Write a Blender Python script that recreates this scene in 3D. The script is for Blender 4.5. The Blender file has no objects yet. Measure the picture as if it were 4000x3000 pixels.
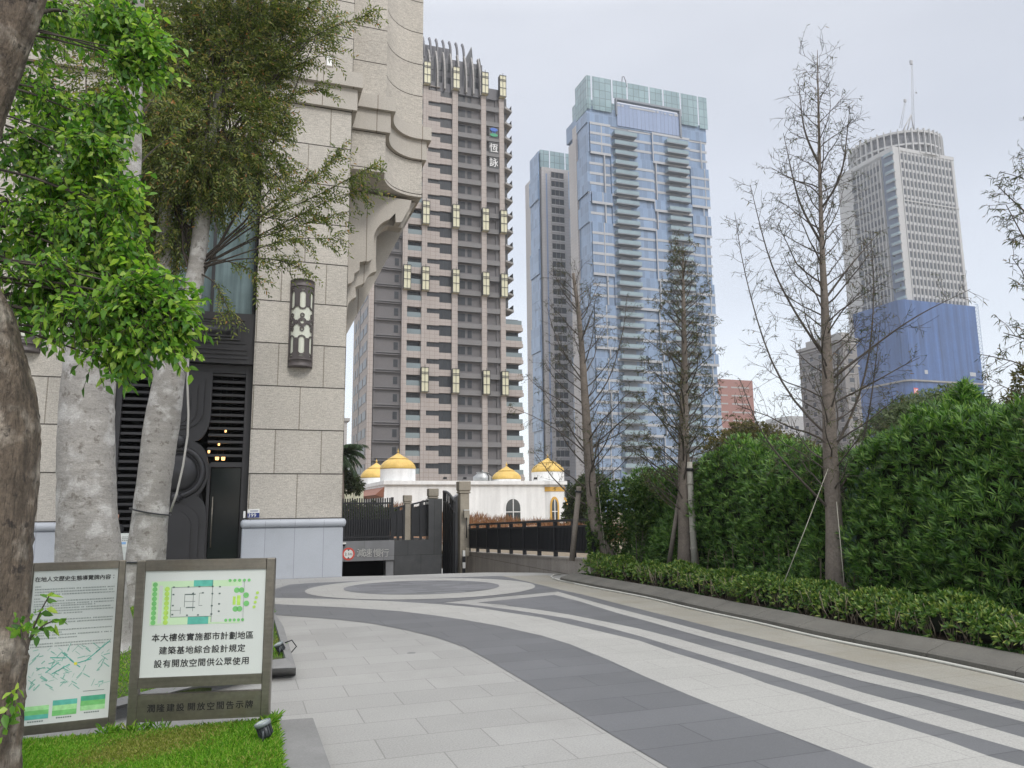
import bpy, bmesh, math, random
import numpy as np
from mathutils import Vector, Matrix
R_ = math.radians
S = bpy.context.scene
COL = S.collection
rng = np.random.default_rng(7)
random.seed(7)

# ------------------------------------------------------------------ camera, sky, sun, exposure
FPX = 3000.0
PITCH = math.atan(.162); ROLL = .0100; EYE = 1.6
fw = np.array([0, math.cos(PITCH), math.sin(PITCH)])
r0 = np.array([1., 0, 0]); u0 = np.array([0, -math.sin(PITCH), math.cos(PITCH)])
RX = r0*math.cos(ROLL) - u0*math.sin(ROLL)
UX = u0*math.cos(ROLL) + r0*math.sin(ROLL)
CAMP = np.array([0, 0, EYE])
cam = bpy.data.objects.new('camera', bpy.data.cameras.new('camera'))
COL.objects.link(cam)
cam.matrix_world = Matrix(((RX[0], UX[0], -fw[0], 0), (RX[1], UX[1], -fw[1], 0), (RX[2], UX[2], -fw[2], EYE), (0, 0, 0, 1)))
cam.data.sensor_fit = 'HORIZONTAL'; cam.data.sensor_width = 36.0
cam.data.lens = 36.0*FPX/4000.0
cam.data.clip_start = .05; cam.data.clip_end = 4000
S.camera = cam
S.render.resolution_x, S.render.resolution_y = 1024, 768

SUN_EL, SUN_AZ = R_(42), R_(150)          # azimuth clockwise from +Y: behind the camera, to its right
w = bpy.data.worlds.new('World'); S.world = w; w.use_nodes = True
nt = w.node_tree; nt.nodes.clear(); N = nt.nodes.new; LK = nt.links.new
out = N('ShaderNodeOutputWorld')
sky = N('ShaderNodeTexSky'); sky.sky_type = 'NISHITA'; sky.sun_disc = False
sky.sun_elevation = SUN_EL; sky.sun_rotation = SUN_AZ
b1 = N('ShaderNodeBackground'); b1.inputs[1].default_value = .05; LK(sky.outputs[0], b1.inputs[0])
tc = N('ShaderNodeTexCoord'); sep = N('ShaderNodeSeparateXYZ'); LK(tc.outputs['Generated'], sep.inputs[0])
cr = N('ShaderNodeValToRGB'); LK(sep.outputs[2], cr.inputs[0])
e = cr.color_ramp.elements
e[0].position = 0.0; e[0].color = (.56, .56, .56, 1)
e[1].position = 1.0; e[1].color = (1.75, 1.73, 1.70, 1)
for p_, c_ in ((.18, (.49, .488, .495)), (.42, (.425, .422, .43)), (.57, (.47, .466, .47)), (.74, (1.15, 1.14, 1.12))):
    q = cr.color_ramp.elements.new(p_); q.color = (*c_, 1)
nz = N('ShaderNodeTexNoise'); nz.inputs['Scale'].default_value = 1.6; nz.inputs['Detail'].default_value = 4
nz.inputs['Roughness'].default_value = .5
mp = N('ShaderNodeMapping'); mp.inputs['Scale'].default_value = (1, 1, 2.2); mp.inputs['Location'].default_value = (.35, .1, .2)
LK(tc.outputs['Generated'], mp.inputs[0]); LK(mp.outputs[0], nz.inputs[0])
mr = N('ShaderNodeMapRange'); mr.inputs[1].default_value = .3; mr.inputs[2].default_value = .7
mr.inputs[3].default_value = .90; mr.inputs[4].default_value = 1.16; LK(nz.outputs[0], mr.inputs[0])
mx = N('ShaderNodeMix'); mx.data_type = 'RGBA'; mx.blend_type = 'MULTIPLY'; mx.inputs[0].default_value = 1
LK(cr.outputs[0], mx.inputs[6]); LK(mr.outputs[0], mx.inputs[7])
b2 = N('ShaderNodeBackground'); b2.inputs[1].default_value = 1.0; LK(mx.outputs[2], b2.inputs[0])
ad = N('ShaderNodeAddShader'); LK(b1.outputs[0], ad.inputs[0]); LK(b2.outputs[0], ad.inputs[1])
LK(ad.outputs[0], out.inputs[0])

sun = bpy.data.objects.new('sun', bpy.data.lights.new('sun', 'SUN')); COL.objects.link(sun)
sun.data.energy = 1.3; sun.data.angle = R_(14); sun.data.color = (1, .96, .9)
d_ = Vector((math.sin(SUN_AZ)*math.cos(SUN_EL), math.cos(SUN_AZ)*math.cos(SUN_EL), math.sin(SUN_EL)))
sun.rotation_euler = d_.to_track_quat('Z', 'Y').to_euler()
sun.location = (0, -20, 60)
S.view_settings.view_transform = 'Standard'; S.view_settings.look = 'None'
S.view_settings.gamma = 1; S.view_settings.use_curve_mapping = False
S.view_settings.exposure = .42
S.render.engine = 'CYCLES'
S.cycles.max_bounces = 6; S.cycles.diffuse_bounces = 3; S.cycles.glossy_bounces = 3
S.cycles.transparent_max_bounces = 12; S.cycles.transmission_bounces = 4
S.cycles.use_denoising = True

# ------------------------------------------------------------------ measuring: image point -> place on a known surface
TH = R_(19.4)                                # the street grid all the buildings follow
def ray(px, py): return fw + (px-2000)/FPX*RX + (1500-py)/FPX*UX
def gnd(px, py, z=0.):
    d = ray(px, py); return CAMP + d*((z-EYE)/d[2])
def atY(px, py, Y):
    d = ray(px, py); return CAMP + d*(Y/d[1])
class Frame:
    def __init__(s, o, th=TH):
        s.o = np.array([o[0], o[1], 0.]); s.th = th
        s.u = np.array([math.cos(th), math.sin(th), 0]); s.v = np.array([-math.sin(th), math.cos(th), 0])
    def pl(s, px, py, v=0.):                 # on the plane v = const -> (u, z)
        d = ray(px, py); t = ((s.o-CAMP)@s.v+v)/(d@s.v); q = CAMP+d*t-s.o; return q@s.u, q[2]
    def plu(s, px, py, u=0.):                # on the plane u = const -> (v, z)
        d = ray(px, py); t = ((s.o-CAMP)@s.u+u)/(d@s.u); q = CAMP+d*t-s.o; return q@s.v, q[2]
    def gd(s, px, py, z=0.):
        q = gnd(px, py, z)-s.o; return q@s.u, q@s.v
    def W(s, u, v, z=0.): return s.o+s.u*u+s.v*v+np.array([0, 0, z])

# ------------------------------------------------------------------ mesh building
class MB:
    def __init__(s): s.v = []; s.f = []; s.mi = []; s.sm = []; s.m = 0
    def add(s, vs, fs, smooth=False):
        b = len(s.v); s.v.extend([tuple(map(float, q)) for q in vs])
        for f in fs: s.f.append([b+i for i in f]); s.mi.append(s.m); s.sm.append(smooth)
    def box(s, x0, x1, y0, y1, z0, z1):
        if x0 > x1: x0, x1 = x1, x0
        if y0 > y1: y0, y1 = y1, y0
        if z0 > z1: z0, z1 = z1, z0
        s.add([(x0, y0, z0), (x1, y0, z0), (x1, y1, z0), (x0, y1, z0), (x0, y0, z1), (x1, y0, z1), (x1, y1, z1), (x0, y1, z1)],
              [(3, 2, 1, 0), (4, 5, 6, 7), (0, 1, 5, 4), (1, 2, 6, 5), (2, 3, 7, 6), (3, 0, 4, 7)])
    def bbox(s, x0, x1, y0, y1, z0, z1, b):   # box with chamfered vertical edges and top
        p = [(x0+b, y0), (x1-b, y0), (x1, y0+b), (x1, y1-b), (x1-b, y1), (x0+b, y1), (x0, y1-b), (x0, y0+b)]
        cx, cy = (x0+x1)/2, (y0+y1)/2
        q = [(a-b*np.sign(a-cx)*.9, c-b*np.sign(c-cy)*.9) for a, c in p]
        n = 8; vs = [(*a, z0) for a in p]+[(*a, z1-b) for a in p]+[(*a, z1) for a in q]
        fs = [tuple(range(n))[::-1], tuple(range(2*n, 3*n))]
        for k in (0, n):
            fs += [(k+i, k+(i+1) % n, k+n+(i+1) % n, k+n+i) for i in range(n)]
        s.add(vs, fs)
    def prism(s, poly, z0, z1, smooth=False):  # plan polygon (ccw) extruded in z
        a = sum(poly[i][0]*poly[(i+1) % len(poly)][1]-poly[(i+1) % len(poly)][0]*poly[i][1] for i in range(len(poly)))
        if a < 0: poly = poly[::-1]
        n = len(poly); vs = [(*p, z0) for p in poly]+[(*p, z1) for p in poly]
        s.add(vs, [tuple(range(n))[::-1], tuple(range(n, 2*n))]); b = len(s.v)-2*n
        for i in range(n):
            j = (i+1) % n; s.f.append([b+i, b+j, b+n+j, b+n+i]); s.mi.append(s.m); s.sm.append(smooth)
    def extr(s, poly, y0, y1):                 # elevation polygon (x, z) extruded in y
        a = sum(poly[i][0]*poly[(i+1) % len(poly)][1]-poly[(i+1) % len(poly)][0]*poly[i][1] for i in range(len(poly)))
        if a < 0: poly = poly[::-1]
        n = len(poly); vs = [(p[0], y0, p[1]) for p in poly]+[(p[0], y1, p[1]) for p in poly]
        fs = [tuple(range(n)), tuple(range(n, 2*n))[::-1]]+[((i+1) % n, i, n+i, n+(i+1) % n) for i in range(n)]
        s.add(vs, fs)
    def sheet(s, pts, z=0.): s.add([(p[0], p[1], z if len(p) < 3 else p[2]) for p in pts], [tuple(range(len(pts)))])
    def tube(s, pts, rad, n=6, cap=True, smooth=True):
        pts = np.asarray(pts, float); m = len(pts)
        rad = np.full(m, rad) if np.isscalar(rad) else np.asarray(rad, float)
        t = np.gradient(pts, axis=0); t /= np.linalg.norm(t, axis=1)[:, None]+1e-9
        ref = np.array([0, 0, 1.]) if abs(t[0][2]) < .9 else np.array([1., 0, 0])
        a = np.cross(t[0], ref); a /= np.linalg.norm(a); vs = []
        ang = np.arange(n)*2*math.pi/n
        for i in range(m):
            a = a-t[i]*(a@t[i]); a /= np.linalg.norm(a)+1e-9; b = np.cross(t[i], a)
            for c in ang: vs.append(pts[i]+(a*math.cos(c)+b*math.sin(c))*rad[i])
        fs = [(i*n+k, i*n+(k+1) % n, (i+1)*n+(k+1) % n, (i+1)*n+k) for i in range(m-1) for k in range(n)]
        if cap: fs += [tuple(range(n))[::-1], tuple(range((m-1)*n, m*n))]
        s.add(vs, fs, smooth)
    def lathe(s, prof, n=24, c=(0, 0), smooth=True, a0=0, a1=2*math.pi):
        full = abs(a1-a0-2*math.pi) < 1e-6; k = n if full else n+1
        ang = [a0+(a1-a0)*i/n for i in range(k)]; vs = []
        for r, z in prof: vs += [(c[0]+r*math.cos(q), c[1]+r*math.sin(q), z) for q in ang]
        fs = []
        for i in range(len(prof)-1):
            for j in range(n if full else n):
                j2 = (j+1) % k; fs.append((i*k+j, i*k+j2, (i+1)*k+j2, (i+1)*k+j))
        s.add(vs, fs, smooth)
    def ball(s, c, r, n=10, sz=1.):
        pr = [(r*math.sin(math.pi*i/n)+1e-5, c[2]-r*sz*math.cos(math.pi*i/n)) for i in range(n+1)]
        s.lathe(pr, 2*n, (c[0], c[1]))

def tag(o, label=None, cat=None, group=None, kind=None):
    if label: o['label'] = label
    if cat: o['category'] = cat
    if group: o['group'] = group
    if kind: o['kind'] = kind
    return o
def thing(name, label, cat, loc=(0, 0, 0), rz=0., group=None):
    o = bpy.data.objects.new(name, None); COL.objects.link(o)
    o.location = tuple(map(float, loc)); o.rotation_euler = (0, 0, rz); o.empty_display_size = .3
    return tag(o, label, cat, group)
def link(name, me, parent=None, loc=None, rz=None):
    o = bpy.data.objects.new(name, me); COL.objects.link(o)
    if parent is not None: o.parent = parent
    if loc is not None: o.location = tuple(map(float, loc))
    if rz is not None: o.rotation_euler = (0, 0, rz)
    return o
def mesh(name, mb, mats):
    me = bpy.data.meshes.new(name); me.from_pydata(mb.v, [], mb.f)
    for m in (mats if isinstance(mats, (list, tuple)) else [mats]): me.materials.append(m)
    n = len(me.polygons)
    me.polygons.foreach_set('material_index', np.array(mb.mi, np.int32))
    me.polygons.foreach_set('use_smooth', np.array(mb.sm, bool))
    me.update()
    no = np.zeros(n*3, np.float32); me.polygons.foreach_get('normal', no); no = np.abs(no.reshape(n, 3))
    lt = np.zeros(n, np.int32); me.polygons.foreach_get('loop_total', lt)
    vi = np.zeros(len(me.loops), np.int32); me.loops.foreach_get('vertex_index', vi)
    co = np.asarray(mb.v, np.float32)[vi]
    ax = np.repeat(np.argmax(no, axis=1), lt)
    uv = np.where((ax == 0)[:, None], co[:, [1, 2]], np.where((ax == 1)[:, None], co[:, [0, 2]], co[:, [0, 1]]))
    me.uv_layers.new(name='UVMap').data.foreach_set('uv', uv.astype(np.float32).ravel())
    return me
def part(name, mb, mats, parent=None, label=None, loc=None, rz=None):
    o = link(name, mesh(name, mb, mats), parent, loc, rz)
    if label: o['label'] = label
    return o
def struct(name, mb, mats, loc=None, rz=None):
    return tag(part(name, mb, mats, None, None, loc, rz), kind='structure')
def capped(name, items, mats, parent, most=100):
    """items: list of MB in order of how large they show; the first `most` become parts, the rest one part of kind stuff"""
    for m in items[:most]: part(name, m, mats, parent)
    if len(items) > most:
        a = MB()
        for m in items[most:]:
            b = len(a.v); a.v += m.v; a.f += [[i+b for i in f] for f in m.f]; a.mi += m.mi; a.sm += m.sm
        tag(part(name+'_rows', a, mats, parent), kind='stuff')

# ------------------------------------------------------------------ materials
MATS = {}
def mat(name, col, rough=.7, metal=0., var=.12, vscale=3., fine=0., fscale=60., bump=0., bscale=40., bdist=.01,
        brick=None, coord='UV', spec=.5, stain=None, emit=None, col2=None, aniso=None, alpha=None, streak=None, hlines=None):
    """principled material: base colour with broad and fine variation, optional brick/panel joints, bump and stains"""
    m = bpy.data.materials.new(name); m.use_nodes = True; MATS[name] = m
    t = m.node_tree; nn = t.nodes.new; lk = t.links.new; p = t.nodes['Principled BSDF']
    p.inputs['Roughness'].default_value = rough; p.inputs['Metallic'].default_value = metal
    p.inputs['Specular IOR Level'].default_value = spec
    c = nn('ShaderNodeTexCoord')
    if coord == 'WORLD':
        g = nn('ShaderNodeNewGeometry'); mpn = nn('ShaderNodeMapping'); mpn.inputs['Rotation'].default_value = (0, 0, -TH)
        lk(g.outputs['Position'], mpn.inputs[0]); vec = mpn.outputs[0]; oc = vec
    else: vec = c.outputs[coord]; oc = c.outputs['Object']
    rgb = nn('ShaderNodeRGB'); rgb.outputs[0].default_value = (*col, 1); cur = rgb.outputs[0]
    def noise(sc, det=4, vecs=oc, ro=.55):
        q = nn('ShaderNodeTexNoise'); q.inputs['Scale'].default_value = sc; q.inputs['Detail'].default_value = det
        q.inputs['Roughness'].default_value = ro; lk(vecs, q.inputs[0]); return q.outputs[0]
    def mul(cur, fac, lo, hi, f0=.3, f1=.7):
        a = nn('ShaderNodeMapRange'); lk(fac, a.inputs[0])
        for i, x in zip((1, 2, 3, 4), (f0, f1, lo, hi)): a.inputs[i].default_value = x
        b = nn('ShaderNodeMix'); b.data_type = 'RGBA'; b.blend_type = 'MULTIPLY'; b.inputs[0].default_value = 1
        lk(cur, b.inputs[6]); lk(a.outputs[0], b.inputs[7]); return b.outputs[2]
    def mixc(cur, fac, colr, f0, f1, amt=1.):
        a = nn('ShaderNodeMapRange'); lk(fac, a.inputs[0])
        for i, x in zip((1, 2, 3, 4), (f0, f1, 0, amt)): a.inputs[i].default_value = x
        b = nn('ShaderNodeMix'); b.data_type = 'RGBA'; lk(a.outputs[0], b.inputs[0]); lk(cur, b.inputs[6])
        b.inputs[7].default_value = (*colr, 1); return b.outputs[2]
    bh = None
    if hlines:
        mm = nn('ShaderNodeMapping'); mm.inputs['Location'].default_value = (0, hlines[3], 0); lk(vec, mm.inputs[0])
        k = nn('ShaderNodeTexBrick'); lk(mm.outputs[0], k.inputs[0]); k.inputs['Scale'].default_value = 1; k.inputs['Brick Width'].default_value = 500.; k.inputs['Row Height'].default_value = hlines[0]; k.inputs['Mortar Size'].default_value = hlines[1]; k.inputs['Mortar Smooth'].default_value = .1
        hl = k.outputs[1]
    if brick:
        bw, rh, mo, mcol, tone = brick[:5]; off = brick[5] if len(brick) > 5 else .5
        sh = brick[6] if len(brick) > 6 else (0, 0)
        mm = nn('ShaderNodeMapping'); mm.inputs['Location'].default_value = (sh[0], sh[1], 0); lk(vec, mm.inputs[0])
        k = nn('ShaderNodeTexBrick'); lk(mm.outputs[0], k.inputs[0])
        k.offset = off; k.inputs['Scale'].default_value = 1; k.inputs['Brick Width'].default_value = bw
        k.inputs['Row Height'].default_value = rh; k.inputs['Mortar Size'].default_value = mo
        k.inputs['Mortar Smooth'].default_value = .1; k.inputs['Bias'].default_value = 0
        k.inputs['Color1'].default_value = (1-tone, 1-tone, 1-tone, 1); k.inputs['Color2'].default_value = (1+tone, 1+tone, 1+tone, 1)
        k.inputs['Mortar'].default_value = (1, 1, 1, 1)
        b = nn('ShaderNodeMix'); b.data_type = 'RGBA'; b.blend_type = 'MULTIPLY'; b.inputs[0].default_value = 1
        lk(cur, b.inputs[6]); lk(k.outputs[0], b.inputs[7]); cur = b.outputs[2]
        b = nn('ShaderNodeMix'); b.data_type = 'RGBA'; lk(k.outputs[1], b.inputs[0]); lk(cur, b.inputs[6])
        b.inputs[7].default_value = (*mcol, 1); cur = b.outputs[2]; bh = k.outputs[1]
    if var: cur = mul(cur, noise(vscale), 1-var, 1+var)
    if col2: cur = mixc(cur, noise(col2[1], 5), col2[0], col2[2], col2[3])
    if fine: cur = mul(cur, noise(fscale, 3, oc, .7), 1-fine, 1+fine)
    if streak:
        ms = nn('ShaderNodeMapping'); ms.inputs['Scale'].default_value = streak[1]; lk(oc, ms.inputs[0])
        cur = mul(cur, noise(1., 5, ms.outputs[0]), 1-streak[0], 1+streak[0])
    if stain: cur = mixc(cur, noise(stain[1], 6, oc, .65), stain[0], stain[2], stain[3], stain[4])
    if hlines:
        b = nn('ShaderNodeMix'); b.data_type = 'RGBA'; lk(hl, b.inputs[0]); lk(cur, b.inputs[6]); b.inputs[7].default_value = (*hlines[2], 1); cur = b.outputs[2]
    lk(cur, p.inputs['Base Color'])
    if bump:
        bp = nn('ShaderNodeBump'); bp.inputs['Strength'].default_value = bump; bp.inputs['Distance'].default_value = bdist
        if aniso:
            ms = nn('ShaderNodeMapping'); ms.inputs['Scale'].default_value = aniso; lk(oc, ms.inputs[0]); h = noise(bscale, 5, ms.outputs[0], .65)
        else: h = noise(bscale, 5, oc, .65)
        if bh is not None:
            sb = nn('ShaderNodeMath'); sb.operation = 'MULTIPLY_ADD'; lk(bh, sb.inputs[0]); sb.inputs[1].default_value = -1.5; lk(h, sb.inputs[2]); h = sb.outputs[0]
        lk(h, bp.inputs['Height']); lk(bp.outputs[0], p.inputs['Normal'])
    if emit: p.inputs['Emission Color'].default_value = (*emit[0], 1); p.inputs['Emission Strength'].default_value = emit[1]
    if alpha is not None: p.inputs['Alpha'].default_value = alpha
    return m
def leafmat(name, cols, rough=.5, trans=.35, spec=.35):
    m = bpy.data.materials.new(name); m.use_nodes = True
    t = m.node_tree; nn = t.nodes.new; lk = t.links.new; p = t.nodes['Principled BSDF']; o = t.nodes['Material Output']
    g = nn('ShaderNodeNewGeometry'); r = nn('ShaderNodeValToRGB'); lk(g.outputs['Random Per Island'], r.inputs[0])
    el = r.color_ramp.elements
    for i, (ps, c) in enumerate(cols):
        q = el[i] if i < 2 else el.new(ps)
        q.position = ps; q.color = (*c, 1)
    lk(r.outputs[0], p.inputs['Base Color']); p.inputs['Roughness'].default_value = rough; p.inputs['Specular IOR Level'].default_value = spec
    tr = nn('ShaderNodeBsdfTranslucent'); hs = nn('ShaderNodeHueSaturation'); hs.inputs['Value'].default_value = 1.5; hs.inputs['Saturation'].default_value = 1.1
    lk(r.outputs[0], hs.inputs['Color']); lk(hs.outputs[0], tr.inputs[0])
    mxs = nn('ShaderNodeMixShader'); mxs.inputs[0].default_value = trans
    lk(p.outputs[0], mxs.inputs[1]); lk(tr.outputs[0], mxs.inputs[2]); lk(mxs.outputs[0], o.inputs[0])
    return m

def leaf_mesh(name, pos, axis, nor, ln, wd, m, parent=None, fold=.18, droop=.0, extra=None):
    """many leaves as ONE mesh: each a folded pointed blade of six corners, from pos along axis, wide across nor x axis"""
    pos = np.asarray(pos, float); axis = np.asarray(axis, float); nor = np.asarray(nor, float)
    n = len(pos); axis /= np.linalg.norm(axis, axis=1)[:, None]+1e-9
    side = np.cross(nor, axis); side /= np.linalg.norm(side, axis=1)[:, None]+1e-9
    up = np.cross(axis, side); ln = np.broadcast_to(ln, n)[:, None]; wd = np.broadcast_to(wd, n)[:, None]
    dz = np.array([0, 0, -1.])*droop*ln
    a = pos; tip = pos+axis*ln+dz
    l1 = pos+axis*ln*.35-side*wd*.5+up*wd*fold; r1 = pos+axis*ln*.35+side*wd*.5+up*wd*fold
    l2 = pos+axis*ln*.7-side*wd*.36+up*wd*fold*.5+dz*.4; r2 = pos+axis*ln*.7+side*wd*.36+up*wd*fold*.5+dz*.4
    mid = pos+axis*ln*.5+dz*.25
    V = np.stack([a, l1, l2, tip, r2, r1], 1).reshape(-1, 3)
    b = (np.arange(n)*6)[:, None]
    F = np.concatenate([b+np.array([[0, 5, 4, 3]]), b+np.array([[0, 3, 2, 1]])], 1).reshape(-1, 4)
    ev = ef = None
    me = bpy.data.meshes.new(name)
    me.vertices.add(len(V)); me.vertices.foreach_set('co', V.astype(np.float32).ravel())
    me.loops.add(F.size); me.loops.foreach_set('vertex_index', F.astype(np.int32).ravel())
    me.polygons.add(len(F)); me.polygons.foreach_set('loop_start', np.arange(0, F.size, 4, dtype=np.int32))
    me.update(calc_edges=True); me.validate()
    me.materials.append(m)
    return link(name, me, parent)
def rdir(n, r=rng):
    a = r.normal(size=(n, 3)); return a/np.linalg.norm(a, axis=1)[:, None]

def text_mesh(s, size, bold=.0):
    cu = bpy.data.curves.new('lettering', 'FONT'); cu.body = s; cu.size = size; cu.offset = bold*size; cu.resolution_u = 2
    cu.align_x = 'CENTER'; cu.align_y = 'CENTER'
    o = bpy.data.objects.new('lettering', cu); COL.objects.link(o)
    bpy.context.view_layer.update()
    ev = o.evaluated_get(bpy.context.evaluated_depsgraph_get())
    me = bpy.data.meshes.new_from_object(ev); v = [tuple(q.co) for q in me.vertices]; f = [tuple(q.vertices) for q in me.polygons]
    bpy.data.objects.remove(o); bpy.data.curves.remove(cu); bpy.data.meshes.remove(me)
    return v, f
def put_text(mb, s, x, z, y, size, bold=.015, pitch=None, depth=0., sx=1.):
    """lettering in the local x-z plane at depth y, facing -y; pitch sets characters out one by one"""
    if pitch:
        x0 = x-pitch*(len(s)-1)/2
        for i, ch in enumerate(s):
            if ch != ' ': put_text(mb, ch, x0+i*pitch, z, y, size, bold, None, depth, sx)
        return
    v, f = text_mesh(s, size, 0)
    if not v: return
    cx = (min(q[0] for q in v)+max(q[0] for q in v))/2; cz = (min(q[1] for q in v)+max(q[1] for q in v))/2
    for i, (dx, dz) in enumerate(((0, 0), (1, 0), (-1, 0), (0, .7), (0, -.7)) if bold > .01 else ((0, 0),)):   # strokes thickened by thin overlaid sheets
        mb.add([(x+(q[0]-cx)*sx+dx*bold*size, y-i*.00025, z+(q[1]-cz)+dz*bold*size) for q in v], f)
# ------------------------------------------------------------------ materials of the near place
BR = (1.1, 1.077, .013, (.25, .225, .19), .06, .5, (.55, -1.41))
M_STONE = mat('hewn_granite', (.45, .422, .378), .85, var=.09, vscale=.7, fine=.28, fscale=34, bump=.8, bscale=26, bdist=.011,
              brick=BR, hlines=(1.077, .015, (.055, .05, .043), -1.41), aniso=(1, 1, 2.8), streak=(.17, (7, 7, 30)), stain=((.30, .27, .23), 1.3, .62, .8, .25))
M_STONEP = mat('dressed_granite', (.43, .402, .36), .85, var=.06, vscale=.8, fine=.2, fscale=60, bump=.5, bscale=40, bdist=.006,
               brick=(1.6, 30, .012, (.2, .17, .14), .03, .5, (0, 0)))
M_SHAFT = mat('hewn_granite_shaft', (.45, .422, .378), .85, var=.08, vscale=.7, fine=.26, fscale=34, bump=.8, bscale=26, bdist=.011, brick=(40., 1.077, .014, (.07, .062, .052), .03, .5, (.55, -1.41)), aniso=(1, 1, 2.8), streak=(.17, (7, 7, 30)))
M_PLINTH = mat('pale_blue_granite', (.385, .41, .45), .5, var=.04, vscale=1.5, fine=.07, fscale=90, bump=.08, bscale=90, bdist=.002,
               brick=(.68, 40, .007, (.25, .26, .30), .02, .5, (.1, 0)), stain=((.27, .28, .31), 2.2, .60, .8, .35))
M_DKGRAN = mat('charcoal_granite', (.075, .078, .082), .22, var=.1, vscale=1.2, fine=.12, fscale=120,
               brick=(.95, 40, .006, (.03, .03, .03), .06, .5, (0, 0)), stain=((.13, .13, .13), 1.6, .5, .8, .4))
M_BLACK = mat('black_metal', (.022, .023, .026), .42, var=.1, fine=.08, spec=.4)
M_BRONZE = mat('dark_bronze_metal', (.045, .044, .047), .38, metal=.35, var=.08, fine=.06, spec=.5)
M_VOID = mat('unlit_interior', (.012, .012, .013), .9, var=0)
M_GLASSDK = mat('dark_window_glass', (.03, .04, .045), .06, var=.1, vscale=.6, spec=.8)
M_GLASSGR = mat('curtained_window_glass', (.14, .19, .20), .08, var=.25, vscale=.9, spec=.7, streak=(.35, (6, 6, .3)))
M_LT = mat('light_granite_paving', (.295, .293, .282), .62, var=.06, vscale=.7, fine=.20, fscale=75, bump=.15, bscale=80, bdist=.003,
           brick=(.78, .45, .005, (.20, .197, .19), .06, .5, (.2, .1)), coord='WORLD', stain=((.20, .196, .186), .55, .50, .75, .55))
M_LT2 = mat('bright_granite_paving', (.335, .332, .315), .62, var=.05, vscale=.8, fine=.20, fscale=75, bump=.15, bscale=80, bdist=.003,
            brick=(.78, .45, .004, (.24, .236, .225), .03, .5, (.2, .1)), coord='WORLD', stain=((.25, .247, .232), .6, .52, .78, .5))
M_TAN = mat('tan_stained_granite_paving', (.268, .258, .226), .65, var=.08, vscale=.7, fine=.18, fscale=75, bump=.15, bscale=80, bdist=.003,
            brick=(.78, .45, .004, (.2, .187, .155), .035, .5, (.2, .1)), coord='WORLD', stain=((.205, .18, .13), .8, .45, .75, .6))
M_DK = mat('dark_granite_paving', (.116, .119, .127), .5, var=.07, vscale=.8, fine=.12, fscale=80, bump=.12, bscale=80, bdist=.003,
           brick=(1.15, .45, .006, (.065, .067, .074), .09, .5, (.3, .1)), coord='WORLD', stain=((.15, .153, .158), .7, .5, .75, .5))
M_KERB = mat('grey_kerb_stone', (.118, .113, .100), .8, var=.15, vscale=2., fine=.2, fscale=70, bump=.35, bscale=50, bdist=.006, coord='Object',
             stain=((.075, .075, .07), 1.7, .5, .75, .6))
M_KERBL = mat('grey_edging_slab', (.19, .19, .188), .7, var=.12, vscale=2.5, fine=.14, fscale=90, bump=.2, bscale=60, bdist=.004, coord='Object',
              stain=((.13, .13, .125), 2., .5, .75, .5))
M_SOIL = mat('dark_soil', (.055, .037, .026), .95, var=.3, vscale=6, fine=.3, fscale=40, bump=.8, bscale=25, bdist=.03, coord='Object')
M_TURF = mat('turf_soil', (.065, .085, .025), .95, var=.3, vscale=5, fine=.3, fscale=60, bump=.5, bscale=60, bdist=.02, coord='Object')
M_GROUND = mat('earth', (.21, .17, .12), .95, var=.2, vscale=.3, fine=.2, fscale=6, coord='Object')
M_STEEL = mat('brushed_steel', (.21, .195, .165), .34, metal=.8, var=.12, vscale=2.5, fine=.1, fscale=30, coord='Object', streak=(.12, (3, 3, 40)),
              stain=((.20, .15, .10), 2.2, .58, .8, .5))
M_WHITE = mat('white_plastic', (.72, .73, .71), .45, var=.04)
M_POSTST = mat('grey_tan_post_granite', (.30, .27, .22), .8, var=.1, vscale=2, fine=.2, fscale=50, bump=.3, bscale=50, bdist=.006, coord='Object',
               stain=((.17, .16, .14), 3, .5, .75, .5))
M_RED = mat('red_paint', (.62, .07, .05), .45, var=.05)
M_SILV = mat('silver_lettering', (.62, .62, .60), .3, metal=.6, var=.03)
M_INK = mat('black_ink', (.012, .012, .013), .6, var=0)
M_BLUEP = mat('navy_enamel', (.015, .03, .17), .35, var=.03)

# ------------------------------------------------------------------ the ground
A = Frame(gnd(1330, 2252))                   # foot of the pillar: origin of the near building's grid
crest = [(0, 0), (1.236, -.283), (2.461, -.30), (3.6, -.43), (4.71, -1.05), (5.25, -1.86)]
RV0, RV1 = -2.2, 16.
mb = MB()
for a, b, c, d in ((-700, 0, -500, 1300), (5.25, 800, -500, 1300), (0, 5.25, -500, RV0), (0, 5.25, RV1, 1300)):
    mb.sheet([(a, c), (b, c), (b, d), (a, d)], -.04)
struct('ground', mb, M_GROUND, A.o, TH)
mb = MB(); mb.sheet([(-14, -24), (16, -24), (16, -1.9)]+crest[::-1]+[(-14, .3)], 0.)
struct('driveway', mb, M_LT, A.o, TH)
mb = MB()
zr = lambda v: -.27*max(0, v+.6)
rows = [[(u, v) for u, v in crest], [(u, 2.) for u, v in crest], [(u, 8.) for u, v in crest], [(u, 16.) for u, v in crest]]
for a, b in zip(rows[:-1], rows[1:]):
    for i in range(5):
        zz = lambda p, k: -.004 if (k == 0) else zr(p[1])
        ka = 0 if a is rows[0] else 1
        mb.add([(*a[i], zz(a[i], ka)), (*a[i+1], zz(a[i+1], ka)), (*b[i+1], zz(b[i+1], 1)), (*b[i], zz(b[i], 1))], [(0, 1, 2, 3)])
struct('ramp', mb, M_KERB, A.o, TH)

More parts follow.
